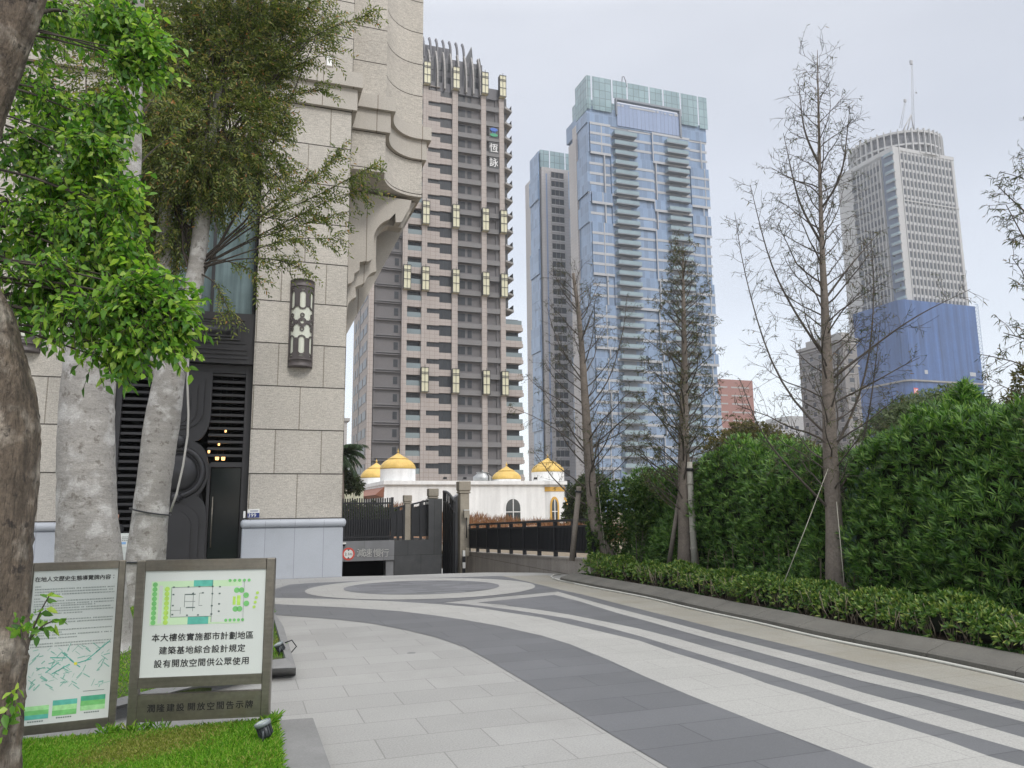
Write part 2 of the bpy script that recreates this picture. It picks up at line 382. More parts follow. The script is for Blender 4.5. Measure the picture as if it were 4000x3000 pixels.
def gpoly(pts, z): return [tuple(gnd(x, y)[:2]) for x, y in pts], z
C1 = [(900, 2391), (1069, 2402.5), (1186, 2410), (1321, 2421), (1457, 2437), (1592, 2463), (1701, 2490), (1818, 2530), (1910, 2580), (2000, 2634), (2081, 2682), (2160, 2730), (2280, 2803), (2400, 2878), (2610, 3000), (2900, 3170)]
C2 = [(900, 2355), (1069, 2360), (1213, 2367), (1375, 2375), (1560, 2388), (1701, 2405), (1809, 2421), (1945, 2445), (2113, 2483), (2226, 2517), (2375, 2578), (2520, 2644), (2700, 2720), (3000, 2840), (3136, 2892), (3271, 2944), (3407, 3000), (3800, 3165)]
C3 = [(900, 2333), (1069, 2336), (1213, 2338.5), (1375, 2343), (1538, 2350), (1701, 2360), (1864, 2374), (2000, 2396), (2113, 2413), (2226, 2440), (2362, 2472), (2497, 2503.5), (2633, 2551), (2768.5, 2592), (2904, 2637), (3000, 2673), (3136, 2714), (3316, 2777), (3497, 2831), (3678, 2888), (3868, 2958), (4000, 2996), (4300, 3090)]
C4 = [(1731, 2354), (1809.5, 2360), (1918, 2372), (2000, 2383), (2113, 2399.5), (2226, 2418), (2362, 2449), (2497, 2485), (2633, 2526), (2768.5, 2567), (2904, 2608), (3000, 2635), (3181, 2691), (3362, 2748), (3588, 2818), (3859, 2895), (4000, 2935), (4300, 3020)]
D1 = [(1866.5, 2354), (1972, 2363), (2000, 2370), (2113, 2384), (2226, 2402), (2362, 2429), (2497, 2457), (2633, 2492), (2768.5, 2531), (2904, 2569), (3000, 2597), (3181, 2648), (3362, 2705), (3588, 2766), (3768.5, 2816), (4000, 2883), (4300, 2965)]
D2 = [(2054, 2336), (2166, 2324.5), (2271, 2352), (2407, 2394), (2542.5, 2431), (2678, 2470), (2814, 2508), (3000, 2559.5), (3181, 2609), (3362, 2660), (3588, 2712), (3768.5, 2759), (4000, 2822), (4300, 2895)]
E1 = [(1731, 2354), (1972, 2330), (2177, 2311), (2271, 2338.5), (2407, 2376), (2542.5, 2411), (2678, 2447), (2814, 2483), (3000, 2530.5), (3181, 2576), (3362, 2623.5), (3588, 2676), (3768.5, 2718), (4000, 2775), (4300, 2843)]
E2 = [(900, 2322), (1069, 2303), (1131, 2284), (1213, 2278), (1375, 2271), (1538, 2264), (1755, 2256), (1961, 2250), (2090, 2280), (2190, 2304.6), (2271, 2322), (2407, 2357), (2542.5, 2391), (2678, 2424), (2814, 2459), (3000, 2503), (3181, 2546), (3362, 2592), (3588, 2644), (3768.5, 2687), (4000, 2741), (4300, 2805)]
mb = MB()
mb.sheet(gpoly(C1+C2[::-1], 0)[0], .004)
mb.sheet(gpoly([(1701, 2360)]+C3[6:]+C4[::-1], 0)[0], .004)
mb.sheet(gpoly(D1+D2[::-1], 0)[0], .004)
mb.sheet(gpoly(E2+E1[::-1]+C3[5::-1], 0)[0], .004)
struct('dark_paving', mb, M_DK)
ell = lambda cx, cy, a, k, b: [(cx+a*math.cos(t), cy+k*math.cos(t)+b*math.sin(t)) for t in np.linspace(0, 2*math.pi, 64, endpoint=False)]
R1 = lambda pts: [(1050+x/1.8433, 2230+y/1.8433) for x, y in pts]
mb = MB(); mb.sheet(gpoly(R1(ell(1089, 132, 829, -18.5, 75)), 0)[0], .008); struct('light_paving_ring', mb, M_LT2)
mb = MB(); mb.sheet(gpoly(R1(ell(1098.5, 123, 561.5, -11.5, 49.5)), 0)[0], .012)
M_DISC = mat('mixed_grey_disc_paving', (.135, .138, .148), .55, var=.06, vscale=.8, fine=.12, fscale=80, coord='WORLD',
             brick=(.62, .17, .004, (.10, .10, .105), .26, .5, (.1, 0)))
struct('paving_disc', mb, M_DISC)
mb = MB(); mb.sheet(gpoly(C3[5:]+[(4300, 3165), (3800, 3165)]+C2[::-1][1:]+C3[:5], 0)[0], .004); struct('bright_paving', mb, M_LT2)
mb = MB()
mb.sheet(gpoly(E1[2:]+D2[::-1][:-1], 0)[0], .004); mb.sheet(gpoly(C4[2:]+D1[::-1][:-2], 0)[0], .004)
struct('bright_paving_stripe', mb, M_LT2)

# kerb of the planting bed on the right
KB = [(2188, 2268), (2289, 2289), (2407, 2311), (2542, 2338), (2678, 2370), (2814, 2402), (3000, 2442), (3181, 2484), (3280, 2506), (3452, 2542), (3678, 2587), (3859, 2626), (4000, 2657), (4300, 2722)]
kp = np.array([gnd(x, y)[:2] for x, y in KB])
kp = np.vstack([kp, kp[-1]+(kp[-1]-kp[-3])*3])
def smooth_path(p, n):
    p = np.asarray(p, float); d = np.r_[0, np.cumsum(np.linalg.norm(np.diff(p, axis=0), axis=1))]
    s = np.linspace(0, d[-1], n); q = np.stack([np.interp(s, d, p[:, k]) for k in range(p.shape[1])], 1)
    for _ in range(4): q[1:-1] = (q[:-2]+2*q[1:-1]+q[2:])/4
    return q, s
kpath, ks = smooth_path(kp, 120)
kt = np.gradient(kpath, axis=0); kt /= np.linalg.norm(kt, axis=1)[:, None]
kn = np.stack([-kt[:, 1], kt[:, 0]], 1)      # towards the bed
if (kn[60]@np.array([1, .6])) < 0: kn = -kn
def kat(s, off, z=0.):
    i = np.clip(np.interp(s, ks, np.arange(len(ks))), 0, len(ks)-1)
    f = lambda a: np.stack([np.interp(i, np.arange(len(ks)), a[:, k]) for k in range(2)], -1)
    q = f(kpath)+f(kn)*np.asarray(off)[..., None]
    return np.concatenate([q, np.broadcast_to(np.asarray(z, float), q.shape[:-1])[..., None]], -1)
tan = MB()
e2 = np.array([gnd(x, y)[:2] for x, y in E2[7:]])
tan.sheet([tuple(q) for q in e2]+[tuple(kat(s, -.0)[:2]) for s in np.linspace(ks[-1]*.72, 0, 40)]+[tuple(gnd(2140, 2248)[:2])], .004)
struct('tan_paving', tan, M_TAN)
kb = MB(); prof = [(0, 0), (0, .062), (.035, .082), (.30, .15), (.40, .15), (.40, 0)]
seg = np.arange(0, ks[-1], .98)
for s0 in seg:                               # kerb stones with fine joints
    ss = np.linspace(s0+.004, min(s0+.976, ks[-1]), 5); vs = []
    for s in ss: vs += [tuple(kat(s, o, z)) for o, z in prof]
    n = len(prof); fs = [(i*n+k, i*n+k+1, (i+1)*n+k+1, (i+1)*n+k) for i in range(4) for k in range(n-1)]
    kb.add(vs, [tuple(range(n))[::-1], tuple(range(4*n, 5*n))]+fs)
struct('kerb', kb, M_KERB)
bed = MB(); ss = np.linspace(0, ks[-1], 60)
for a, b in zip(ss[:-1], ss[1:]):
    for o0, o1, z0, z1 in ((.40, 1.2, .11, .13), (1.2, 6., .13, .2)):
        bed.add([kat(a, o0, z0), kat(b, o0, z0), kat(b, o1, z1), kat(a, o1, z1)], [(0, 1, 2, 3)])
a = kat(0., .4, .11); bed.add([a, kat(0., 6., .2), kat(0., 6., -.04), kat(0., .4, -.04)], [(0, 1, 2, 3)])
struct('planting_bed', bed, M_SOIL)
hs = MB(); pts = []
for s in np.linspace(ks[-1], .35, 60): pts.append(kat(s, -.075+.012*math.sin(s*2.1), .018))
for x, y in ((2240, 2282), (2185, 2270), (2160, 2262), (2153, 2255), (2163, 2248), (2190, 2246)): pts.append([*gnd(x, y)[:2], .018])
hs.tube(pts, .017, 7)
tag(part('hose', hs, mat('dull_white_hose', (.50, .50, .46), .5, var=.12, vscale=3, coord='Object')), 'long thin white hose lying on the tan paving along the kerb', 'hose')
# ------------------------------------------------------------------ the stone building on the left
B0 = thing('stone_building', 'tall beige granite building with stepped corner cornices and a curved notch', 'building', A.o, TH)
bl = lambda name, m, mt, lab=None: part(name, m, mt, B0, lab)
m = MB(); m.box(-14, 0, 0, 1.6, 11.06, 34); m.box(-14, -8.22, 0, 1.6, 1.4, 11.06)
m.box(-6.0, -5.27, .3, 1.6, 0, 11.06); m.box(-14, 0, 1.6, 14, 11.06, 34); m.box(-14, -.02, 6, 14, 0, 11.06)
bl('wall', m, M_STONE)
for u0_, u1_ in ((-2.225, 0), (-8.22, -6.0)):
    m = MB(); m.box(u0_+.04, u1_-.04, .0, 1.6, 1.4, 11.06); m.box(u0_, u0_+.04, .02, 1.6, 1.4, 11.06); m.box(u1_-.04, u1_, .02, 1.6, 1.4, 11.06)
    pm = bl('pillar', m, M_STONE)
    m = MB(); m.bbox(u0_-.1, u1_+.03, -.07, 1.6, 0, 1.2, .025)
    part('plinth', m, M_PLINTH, pm)
    m = MB()
    pr = [(-.03+.0*0, 1.203)]+[(-.06-.085*math.sin(t), 1.30-.095*math.cos(t)) for t in np.linspace(0.05, math.pi-.05, 9)]+[(-.03, 1.398)]
    x0, x1 = u0_-.06, u1_+.02
    vs = [(x0, y, z) for y, z in pr]+[(x1, y, z) for y, z in pr]; n = len(pr)
    m.add(vs, [(i, i+1, n+i+1, n+i) for i in range(n-1)], True)
    for xx, sg in ((x1, 1), (x0, -1)):       # rounded returns of the moulding
        k = 7; q = []
        for j in range(k+1):
            an = math.pi/2*j/k
            q += [(xx+sg*(-y-.03)*math.sin(an)*.7, -.03-(-y-.03)*math.cos(an), z) for y, z in pr]
        m.add(q, [(j*n+i, j*n+i+1, (j+1)*n+i+1, (j+1)*n+i) if sg > 0 else ((j+1)*n+i, (j+1)*n+i+1, j*n+i+1, j*n+i) for j in range(k) for i in range(n-1)], True)
    m.box(x0, x1, -.03, 1.6, 1.203, 1.398)
    part('moulding', m, M_PLINTH, pm)
def corner(d, back=8., left=-1.2, arcn=18):
    p = [(left, .95-d), (1.075+d, .95-d), (1.075+d, .95)]
    for i in range(1, arcn+1):
        f = math.pi/2*i/arcn; p.append((2.28-(1.205-d)*math.cos(f), .95+(1.38-d)*math.sin(f)))
    return p+[(2.44+d, 2.33-d), (2.44+d, back), (left, back)]
m = MB(); m.prism(corner(0, 8, -.5), 11.02, 34); bl('corner_shaft', m, M_SHAFT)
for d, z0, z1 in ((.12, 12.19, 12.797), (.24, 12.80, 13.22)):
    m = MB(); c = corner(d, 7.9, -.4); m.prism([(-14.1, -d), (d, -d), (d, .95-d)]+c[1:-1]+[(-14.1, 7.9)], z0, z1)
    bl('cornice', m, M_STONEP)
# scalloped bracket under the overhanging corner
PV = 2.345
bp = lambda pts, v: [A.pl(x, y, v) for x, y in pts]
def arc_px(x0, y0, x1, y1, bul, n=6):
    mx_, my_ = (x0+x1)/2, (y0+y1)/2; dx, dy = x1-x0, y1-y0
    return [(x0+dx*t+(-dy)*bul*4*t*(1-t), y0+dy*t+dx*bul*4*t*(1-t)) for t in np.linspace(0, 1, n+2)[1:-1]]
fr = [(1340, 742), (1608, 783), (1600, 812), (1568, 868), (1545, 868), (1545, 832)]
fr += arc_px(1545, 850, 1459, 955, .22)+[(1457, 1004)]
fr += arc_px(1457, 1004, 1425, 1020, -.2)+[(1425, 1020), (1405, 1024), (1405, 1054), (1384, 1068), (1384, 1085)]
fr += arc_px(1384, 1085, 1357, 1108, -.2)+[(1340, 1112)]
m = MB(); m.extr(bp(fr, PV), PV, PV+.35)
fr2 = [(1340, 800), (1625, 790), (1570, 890), (1520, 880)]+arc_px(1520, 880, 1470, 960, .2)+[(1468, 1010), (1470, 1060)]
fr2 += arc_px(1470, 1060, 1428, 1102, .18)+[(1425, 1104), (1388, 1122), (1392, 1160)]+arc_px(1392, 1160, 1358, 1215, .2)+[(1340, 1225)]
m.extr(bp(fr2, PV+.36), PV+.36, PV+.8)
dg = A.pl(1643, 772, PV); dg2 = A.pl(1351, 1329, PV)
m.extr([(-.3, 11.01), (2.42, 11.01), (2.43, dg[1]), (dg2[0], dg2[1]+.1), (-.3, dg2[1]+.1)], PV+1.5, PV+3.4)
bl('bracket', m, M_STONEP)
m = MB(); m.box(-.3, .0, 1.62, 6, 0.0, 11.0); bl('side_wall', m, M_STONE)
# lobby behind the screen, and the windows above
m = MB(); m.box(-6, -2.2, 5.2, 5.3, 0, 11); m.box(-6, -2.2, 1.0, 5.2, 6.4, 6.5); m.box(-6, -5.9, .55, 5.2, 0, 6.4); m.box(-2.26, -2.2, .55, 5.2, 0, 6.4)
m.box(-5.27, -2.22, .95, 1.05, 9.75, 11.06)
bl('interior', m, M_VOID)
for x0, x1 in ((-5.1, -4.25), (-4.17, -3.33), (-3.25, -2.32)):
    m = MB(); m.box(x0, x1, .86, .9, 6.62, 9.72); wn = bl('window', m, M_GLASSGR)
    m = MB(); m.box(x0-.08, x0, .78, .95, 6.5, 9.8); m.box(x1, x1+.06 if x1 > -2.4 else x1+.0005, .78, .95, 6.5, 9.8); m.box(x0, x1, .8, .95, 9.72, 9.8)
    part('frame', m, M_BLACK, wn)
m = MB(); q = A.pl(1286, 240); m.bbox(q[0]-.07, q[0]+.07, -.07, 0, q[1]-.16, q[1]+.13, .01); bl('alarm_box', m, M_WHITE)

# wall lamps: pierced bronze half drums over white glass
M_OPAL = mat('opal_lamp_glass', (.62, .64, .55), .35, var=.05, vscale=4)
def wall_lamp(u, z0, z1, lab):
    t = thing('wall_lamp', lab, 'wall lamp', A.W(u, 0, (z0+z1)/2), TH, 'bronze wall lamps on the granite pillars'); h = (z1-z0)/2; r = .285
    def bent(f, n=40): return f
    half = lambda pr, nn=24: pr
    m = MB(); m.lathe([(.255, -h+.2), (.255, h-.2)], 24, (0, 0), True, math.pi, 2*math.pi); part('lamp_shade', m, M_OPAL, t)
    for a, b in ((-h, -h+.2), (h-.2, h)):
        m = MB(); m.lathe([(.0, a), (r, a), (r+.012, a+.01), (r+.012, a+.03), (r, a+.035), (r, b-.035), (r+.012, b-.03), (r+.012, b-.01), (r, b), (0, b)], 24, (0, 0), True, math.pi, 2*math.pi); part('cap', m, M_BRONZE2, t)
    # pierced sheet: a fine grid wrapped on the half cylinder, cells kept where the pattern is solid
    m = MB(); H = h-.2; nu, nz_ = 96, 180; W_ = math.pi*.275
    def solid(s, z):                         # s across (0 at the front, repeats every third), z up from the middle
        P = W_/3; s = (s+P/2) % P-P/2; z = abs(z); q = z/H
        def ring(cx, cz, ri, ro, dx=None):
            d = math.hypot(s-cx, z-cz); return ri, ro, d
        d0 = math.hypot(s, z)
        if d0 < .045: return False
        if d0 < .115: return True
        d1 = math.hypot(s, z-.175)
        if d1 < .026: return False
        if d1 < .058: return True
        if abs(s) > P/2-.03 and z < .05: return True
        zl, zh, wv = .44, .72, .075          # upright oval windows
        dd = abs(s) if zl < z < zh else math.hypot(s, z-(zl if z < zl else zh))
        if dd < wv: return False
        if dd < wv+.035: return True
        if z > .80:
            return not (abs(s) < wv and z < H-.06 and (z > .90 or math.hypot(s, z-.90) < wv))
        if z > .44: return True
        if z < .25: return False
        dn = math.hypot(abs(s)-P/2, z-.36)
        return abs(s) > .10 and False or (z > .40 and abs(s) > P/2-.03)
    g = [[solid((i+.5)/nu*W_-W_/2, (k+.5)/nz_*2*H-H) for k in range(nz_)] for i in range(nu)]
    for i in range(nu):
        k = 0
        while k < nz_:
            if g[i][k]:
                k1 = k
                while k1 < nz_ and g[i][k1]: k1 += 1
                a, b = math.pi+math.pi*i/nu, math.pi+math.pi*(i+1)/nu; zz0, zz1 = -H+2*H*k/nz_, -H+2*H*k1/nz_
                m.add([(rr*math.cos(w_), rr*math.sin(w_), zq) for rr in (.268, .28) for w_ in (a, b) for zq in (zz0, zz1)],
                      [(4, 6, 7, 5), (0, 2, 6, 4)[::-1], (1, 5, 7, 3), (0, 4, 5, 1), (2, 3, 7, 6)])
                k = k1
            else: k += 1
    m.box(-.30, -.262, -.03, 0, -h, h); m.box(.262, .30, -.03, 0, -h, h)
    part('pierced_screen', m, M_BRONZE2, t); return t
M_BRONZE2 = mat('brown_bronze', (.085, .073, .072), .5, metal=.2, var=.08, fine=.08)
wall_lamp(-1.128, 5.12, 7.36, 'bronze half drum wall lamp with pierced pattern on the pillar right of the door')
wall_lamp(-7.10, 5.16, 7.40, 'bronze half drum wall lamp partly behind leaves on the far left pillar')

# house number plate
t = thing('house_number_plate', 'small blue and white house number plate 399 at the pillar foot', 'number plate', A.W(-2.08, -.012, 1.545), TH)
m = MB(); m.box(-.135, .135, 0, .011, -.10, .10); part('plate', m, M_WHITE, t)
m = MB(); m.box(-.135, .135, -.003, .0, -.10, .012); part('number_field', m, M_BLUEP, t)
m = MB(); put_text(m, '399', -.03, -.045, -.005, .13, .01); part('numerals', m, M_WHITE, t)
m = MB()
for i in range(7): m.box(-.07+i*.026, -.052+i*.026, -.002, 0, .042, .068)
part('street_name', m, M_BLUEP, t)
m = MB(); m.bbox(-2.31, -2.26, -.06, .0, 1.44, 1.60, .006); bl('door_phone', m, M_WHITE)

# entrance screen of dark metal
E0 = thing('entrance_screen', 'dark metal entrance screen with louvres and a lobed ornament between the pillars', 'entrance', A.W(0, 0, 0), TH)
ep = lambda name, m, mt=None, lab=None: part(name, m, mt or M_BRONZE, E0, lab)
m = MB(); m.box(-5.27, -5.13, .4, .62, 0, 6.45); m.box(-2.39, -2.235, .4, .62, 0, 6.45); m.box(-5.13, -2.39, .45, .62, 4.98, 5.18); m.box(-3.17, -3.10, .44, .6, 0, 2.75); m.box(-3.10, -2.39, .44, .6, 2.66, 2.78)
ep('frame', m)
m = MB(); m.box(-5.3, -2.23, .22, .62, 5.19, 6.46)
for a, b, d in ((.10, .12, .03), (.24, .26, .06), (.36, .37, .09)):
    x0, x1, z0, z1 = -5.2+a, -2.33-a, 5.62+a*.6, 6.38-a*.6
    for q in ((x0, x1, z0, z0+.05), (x0, x1, z1-.05, z1), (x0, x0+.05, z0+.05, z1-.05), (x1-.05, x1, z0+.05, z1-.05)): m.box(q[0], q[1], .22-d, .22, q[2], q[3])
for k in range(3): m.box(-5.2, -2.4, .19, .22, 5.30+k*.11, 5.355+k*.11)
m.tube([(-4.75, .2, 6.0), (-2.78, .2, 6.0)], .13, 12)
ep('header', m)
for x0, x1, zb in ((-5.13, -4.45, .2), (-3.2, -2.39, 2.78)):
    m = MB(); z = 4.93
    while z > zb: m.box(x0, x1, .47, .56, z-.03, z+.03); z -= .1655
    ep('louvre', m)
cu = -3.83
def sym(half): return [(cu+x, z) for x, z in half]+[(cu-x, z) for x, z in half[::-1]]
lob = [(.67, 4.97), (.67, 3.95)]+[(.67-.34*(1-math.cos(t)), 3.95-.68*math.sin(t)) for t in np.linspace(.2, math.pi/2, 7)]
lob += [(.33+.36*math.sin(t), 2.58+.66*math.cos(t)) for t in np.linspace(.15, math.pi-.35, 10)]
lob += [(.45, 1.98)]+[(.45+.24*math.sin(t), 1.45+.5*math.cos(t)) for t in np.linspace(.2, math.pi/2, 6)]+[(.69, .02)]
orn = MB(); orn.extr(sym(lob), .36, .5); oo = ep('ornament', orn)
m = MB()
for i, (a, dpt) in enumerate(((.50, .31), (.35, .26), (.20, .22))):
    h = [(a, 4.78-i*.16), (a, 4.0)]+[(a*math.cos(t), 4.0-(.45-i*.08)*math.sin(t)) for t in np.linspace(.1, math.pi/2, 8)]
    m.extr(sym(h), dpt, .36)
part('raised_panel', m, M_BRONZE, oo); m = MB()
for i, (a, dpt) in enumerate(((.53, .31), (.36, .26))):
    h = [(.001, 1.78-i*.16)]+[(a*math.sin(t), 1.36-i*.1+(.42-i*.06)*math.cos(t)) for t in np.linspace(.1, math.pi/2, 8)]+[(a, .25+i*.1)]
    m.extr(sym(h), dpt, .36)
part('raised_panel', m, M_BRONZE, oo)
m = MB(); th_ = np.linspace(0, 2*math.pi, 33); m.tube([(cu+.56*math.cos(t), .345, 2.52+.56*math.sin(t)) for t in th_], .075, 8, False)
n = 12; vs, fs = [], []
for i in range(7):
    a = math.pi/2*i/6
    for j in range(24): vs.append((cu+.46*math.cos(a)*math.cos(j*math.pi/12), .36-.2*math.sin(a), 2.52+.46*math.cos(a)*math.sin(j*math.pi/12)))
fs = [(i*24+j, i*24+(j+1) % 24, (i+1)*24+(j+1) % 24, (i+1)*24+j) for i in range(6) for j in range(24)]
m.add(vs, fs, True); part('boss', m, M_BRONZE, oo)
for zb_ in (3.26, 1.93):
    m = MB(); m.ball((cu, .27, zb_), .16 if zb_ > 3 else .13, 10); part('ball', m, M_BRONZE, oo)
m = MB(); m.box(-3.08, -2.41, .5, .53, .05, 2.64); dr = ep('door', m, mat('dark_door_glass', (.012, .015, .016), .12, var=.1, spec=.3))
m = MB(); m.tube([(-3.02, .46, .75), (-3.02, .46, 1.95)], .018, 8); part('handle', m, M_STEEL, dr)
# lit pendants seen inside through the louvres
M_WARM = mat('lit_lamp_glass', (.9, .6, .3), .5, var=0, emit=((1, .55, .2), 2.2))
for k, (px, py, v) in enumerate(((848, 1787, 1.6), (872, 1788, 1.6), (816, 1764, 2.2), (881, 1683, 2.6), (855, 1735, 3.0), (893, 1862, 2.4), (846, 1880, 3.))):
    u, z = A.pl(px, py, v)
    t = thing('pendant_lamp', 'small lit amber pendant lamp inside the dark lobby', 'pendant lamp', A.W(u, v, z), TH, 'amber lamps glowing inside the lobby')
    s = .05 if k < 2 else .03
    m = MB(); m.lathe([(.001, -s*1.3), (s*.8, -s*1.3), (s, s), (.001, s)], 10); part('lamp_shade', m, M_WARM, t)
    m = MB(); m.tube([(0, 0, s), (0, 0, 6.35-z)], .004, 4); part('cord', m, M_BLACK, t)
# ------------------------------------------------------------------ ramp mouth, fences and gate at the end of the driveway
LV = 8.0
lp = lambda x, y, v=LV: A.pl(x, y, v)
T = thing('ramp_wall', 'charcoal granite wall over the garage ramp mouth with a taller end pier', 'wall', A.W(0, LV, 0), TH)
zt = lp(1430, 2113)[1]; zb = lp(1430, 2191)[1]; ur = lp(1727, 2113)[0]; ul = lp(1540, 2150)[0]; up = lp(1675, 2000)[0]; zp = lp(1700, 1948)[1]
M_LINT = mat('grey_granite_cladding', (.20, .205, .215), .4, var=.08, vscale=1.2, fine=.1, fscale=110, brick=(1.35, 40, .008, (.12, .12, .125), .05, .5, (.25, 0)),
             streak=(.12, (3, 3, .3)), stain=((.13, .13, .13), 2, .55, .8, .5))
m = MB(); m.box(-1.5, ul, 0, .5, zb, zt); ln = part('lintel', m, M_LINT, T)
m = MB()
for i, px in enumerate((1410, 1438, 1473, 1503)):
    u, z = lp(px, 2159); put_text(m, '減速慢行'[i], u, z, -.012, .30, .004)
part('lettering', m, M_SILV, ln)
m = MB(); m.box(ul+.004, ur, .02, .5, -4, zt-.004); m.box(up, ur, .01, .5, zt-.004, zp); part('wall_face', m, M_DKGRAN, T)
m = MB(); m.box(ul-.28, ul-.004, .06, .5, -4, zb-.003); part('jamb', m, M_LINT, T)
m = MB(); m.box(-1.5, ul+1.5, 3.5, 3.6, -4.5, zt-.3); m.box(-1.5, ul+1.5, .51, 3.5, zt-.3, zt-.05); m.box(ul+1.5, ul+1.6, .51, 3.6, -4.5, zt-.05); m.box(-1.6, -1.5, -7.5, 3.6, -4.5, -.05); part('garage_interior', m, M_VOID, T)
M_RAMPW = mat('dark_ramp_side', (.07, .07, .07), .7, var=.1)
u, z = lp(1361, 2164)
T = thing('height_limit_sign', 'round red rimmed 2.1 m height limit sign on the grey lintel', 'sign', A.W(u, LV-.012, z), TH)
def disc(mb, r, y0, y1, n=32): mb.extr([(r*math.cos(t), r*math.sin(t)) for t in np.linspace(0, 2*math.pi, n, endpoint=False)], y0, y1)
k = .215
m = MB(); disc(m, k, -.0, .012); part('rim', m, M_RED, T)
m = MB(); disc(m, k*.74, -.006, -.0005); part('face', m, M_WHITE, T)
m = MB(); put_text(m, '2.1m', 0, 0, -.008, .13, .012)
for s in (1, -1): m.extr([(-.045, s*k*.72), (.045, s*k*.72), (0, s*k*.46)], -.009, -.007)
part('numerals', m, M_INK, T)
u, z = lp(1343, 2125)
T = thing('security_camera', 'small white dome camera on the grey lintel above the height sign', 'camera', A.W(u, LV, z), TH)
m = MB(); m.box(-.06, .06, -.14, 0, .0, .05); part('mount', m, M_WHITE, T)
m = MB(); m.ball((0, -.08, -.02), .055, 8); part('lens_dome', m, M_GLASSDK, T)

# slat fence on the lintel
zf = lp(1430, 1946, LV+.25)[1]; uf = lp(1533, 2000, LV+.25)[0]; z0 = zt+.0
T = thing('slat_fence', 'black vertical slat fence standing on the grey lintel beside the pillar', 'fence', A.W(0, LV+.25, zt), TH)
hh = zf-zt; sl = []
u = -.9
while u < uf-.1:
    m = MB(); m.box(u, u+.045, -.02, .02, .02, hh+random.uniform(-.02, .02)); sl.append(m); u += .083
for m in sl: part('slat', m, M_BLACK, T)
m = MB(); m.box(-.9, uf, -.035, -.0205, hh*.86, hh*.90); part('rail', m, M_BLACK, T)
m = MB(); m.box(-.9, uf, -.035, -.0205, hh*.06, hh*.1); part('rail', m, M_BLACK, T)
m = MB(); m.box(uf-.06, uf+.03, -.05, .05, 0, hh+.03); part('post', m, M_BLACK, T)
m = MB(); m.box(-.9, uf-.08, .10, .14, 0, hh*.5); m.box(-.9, uf-1.9, .10, .14, hh*.5, hh*.62); part('backing_panel', m, M_BLACK, T)

def stone_post(lab, u, v, w_, zb_, zt_, grp='stone posts by the ramp gate'):
    t = thing('stone_post', lab, 'post', A.W(u, v, zb_), TH, grp); h = zt_-zb_; s = w_*.40
    m = MB(); m.bbox(-s, s, -s, s, 0, h-w_*1.02, .02); part('shaft', m, M_POSTST, t)
    m = MB()
    pr = [(s*1.05+.07*w_*math.sin(a), h-w_*1.02+w_*.16*(1-math.cos(a))/2) for a in np.linspace(0, math.pi, 7)]
    vs = []; fs = []
    for q, zz in pr: vs += [(-q, -q, zz), (q, -q, zz), (q, q, zz), (-q, q, zz)]
    for i in range(6): fs += [(i*4+j, i*4+(j+1) % 4, i*4+4+(j+1) % 4, i*4+4+j) for j in range(4)]
    m.add(vs, fs+[(3, 2, 1, 0), (24, 25, 26, 27)]); part('collar', m, M_POSTST, t)
    m = MB(); c = w_/2; zc = h-w_*.86
    vs = [(-s, -s, zc), (s, -s, zc), (s, s, zc), (-s, s, zc)]
    for q, zz in ((c, zc+w_*.13), (c, h-.02), (c-.02, h)): vs += [(-q, -q, zz), (q, -q, zz), (q, q, zz), (-q, q, zz)]
    fs = [(3, 2, 1, 0), (12, 13, 14, 15)]+[(i*4+j, i*4+(j+1) % 4, i*4+4+(j+1) % 4, i*4+4+j) for i in range(3) for j in range(4)]
    m.add(vs, fs); part('cap', m, M_POSTST, t); return t
def post_px(lab, xl, xr, yt, yb, v):
    a, c = lp(xl, yt, v)[0], lp(xr, yt, v)[0]; stone_post(lab, (a+c)/2, v+(c-a)*.4, (c-a)*.96, lp(xl, yb, v)[1], lp(xl, yt+2, v)[1])
post_px('small square stone post between two black fence panels above the ramp wall', 1578, 1610, 1932, 2112, LV+.3)
post_px('square stone post rising behind the charcoal granite pier', 1675, 1714, 1906, 2112, LV+.75)
# low black panels between the stone posts
def panel_fence(lab, P, rail, ptop, pbot, foot, posts, grp, ridge=True):
    """P maps a running length to (u, v); heights are functions of the running length"""
    t = thing('panel_fence', lab, 'fence', A.W(0, 0, 0), TH, grp)
    def strip(m, a, b, f0, f1, th=.03):
        pa, pb = P(a), P(b); d = np.array([pb[0]-pa[0], pb[1]-pa[1]]); d /= np.linalg.norm(d); n = np.array([-d[1], d[0]])*th/2
        q = []
        for (x, y), s in ((pa, a), (pb, b)):
            for sg in (-1, 1):
                q += [(x+sg*n[0], y+sg*n[1], f0(s)), (x+sg*n[0], y+sg*n[1], f1(s))]
        m.add(q, [(0, 4, 5, 1), (2, 3, 7, 6), (1, 5, 7, 3), (0, 2, 6, 4), (0, 1, 3, 2), (4, 6, 7, 5)])
    for i in range(len(posts)-1):
        a, b = posts[i], posts[i+1]
        m = MB(); strip(m, a+.02, b-.02, pbot, ptop, .02)
        if ridge:
            k = a+.06
            while k < b-.05: strip(m, k, k+.025, lambda s: pbot(s)+.01, lambda s: ptop(s)-.01, .05); k += .09
        part('panel', m, M_BLACK, t)
    for s in posts:
        m = MB(); strip(m, s-.045, s+.045, foot, lambda q: rail(q)-.005, .09); part('post', m, M_BLACK, t)
    m = MB(); strip(m, posts[0], posts[-1], lambda s: rail(s)-.06, rail, .1); part('rail', m, M_BLACK, t)
    m = MB(); strip(m, posts[0], posts[-1], lambda s: ptop(s)-.05, lambda s: ptop(s)+.0, .07); part('rail', m, M_BLACK, t)
    m = MB(); strip(m, posts[0], posts[-1], lambda s: pbot(s)-.0, lambda s: pbot(s)+.05, .07); part('rail', m, M_BLACK, t)
    return t
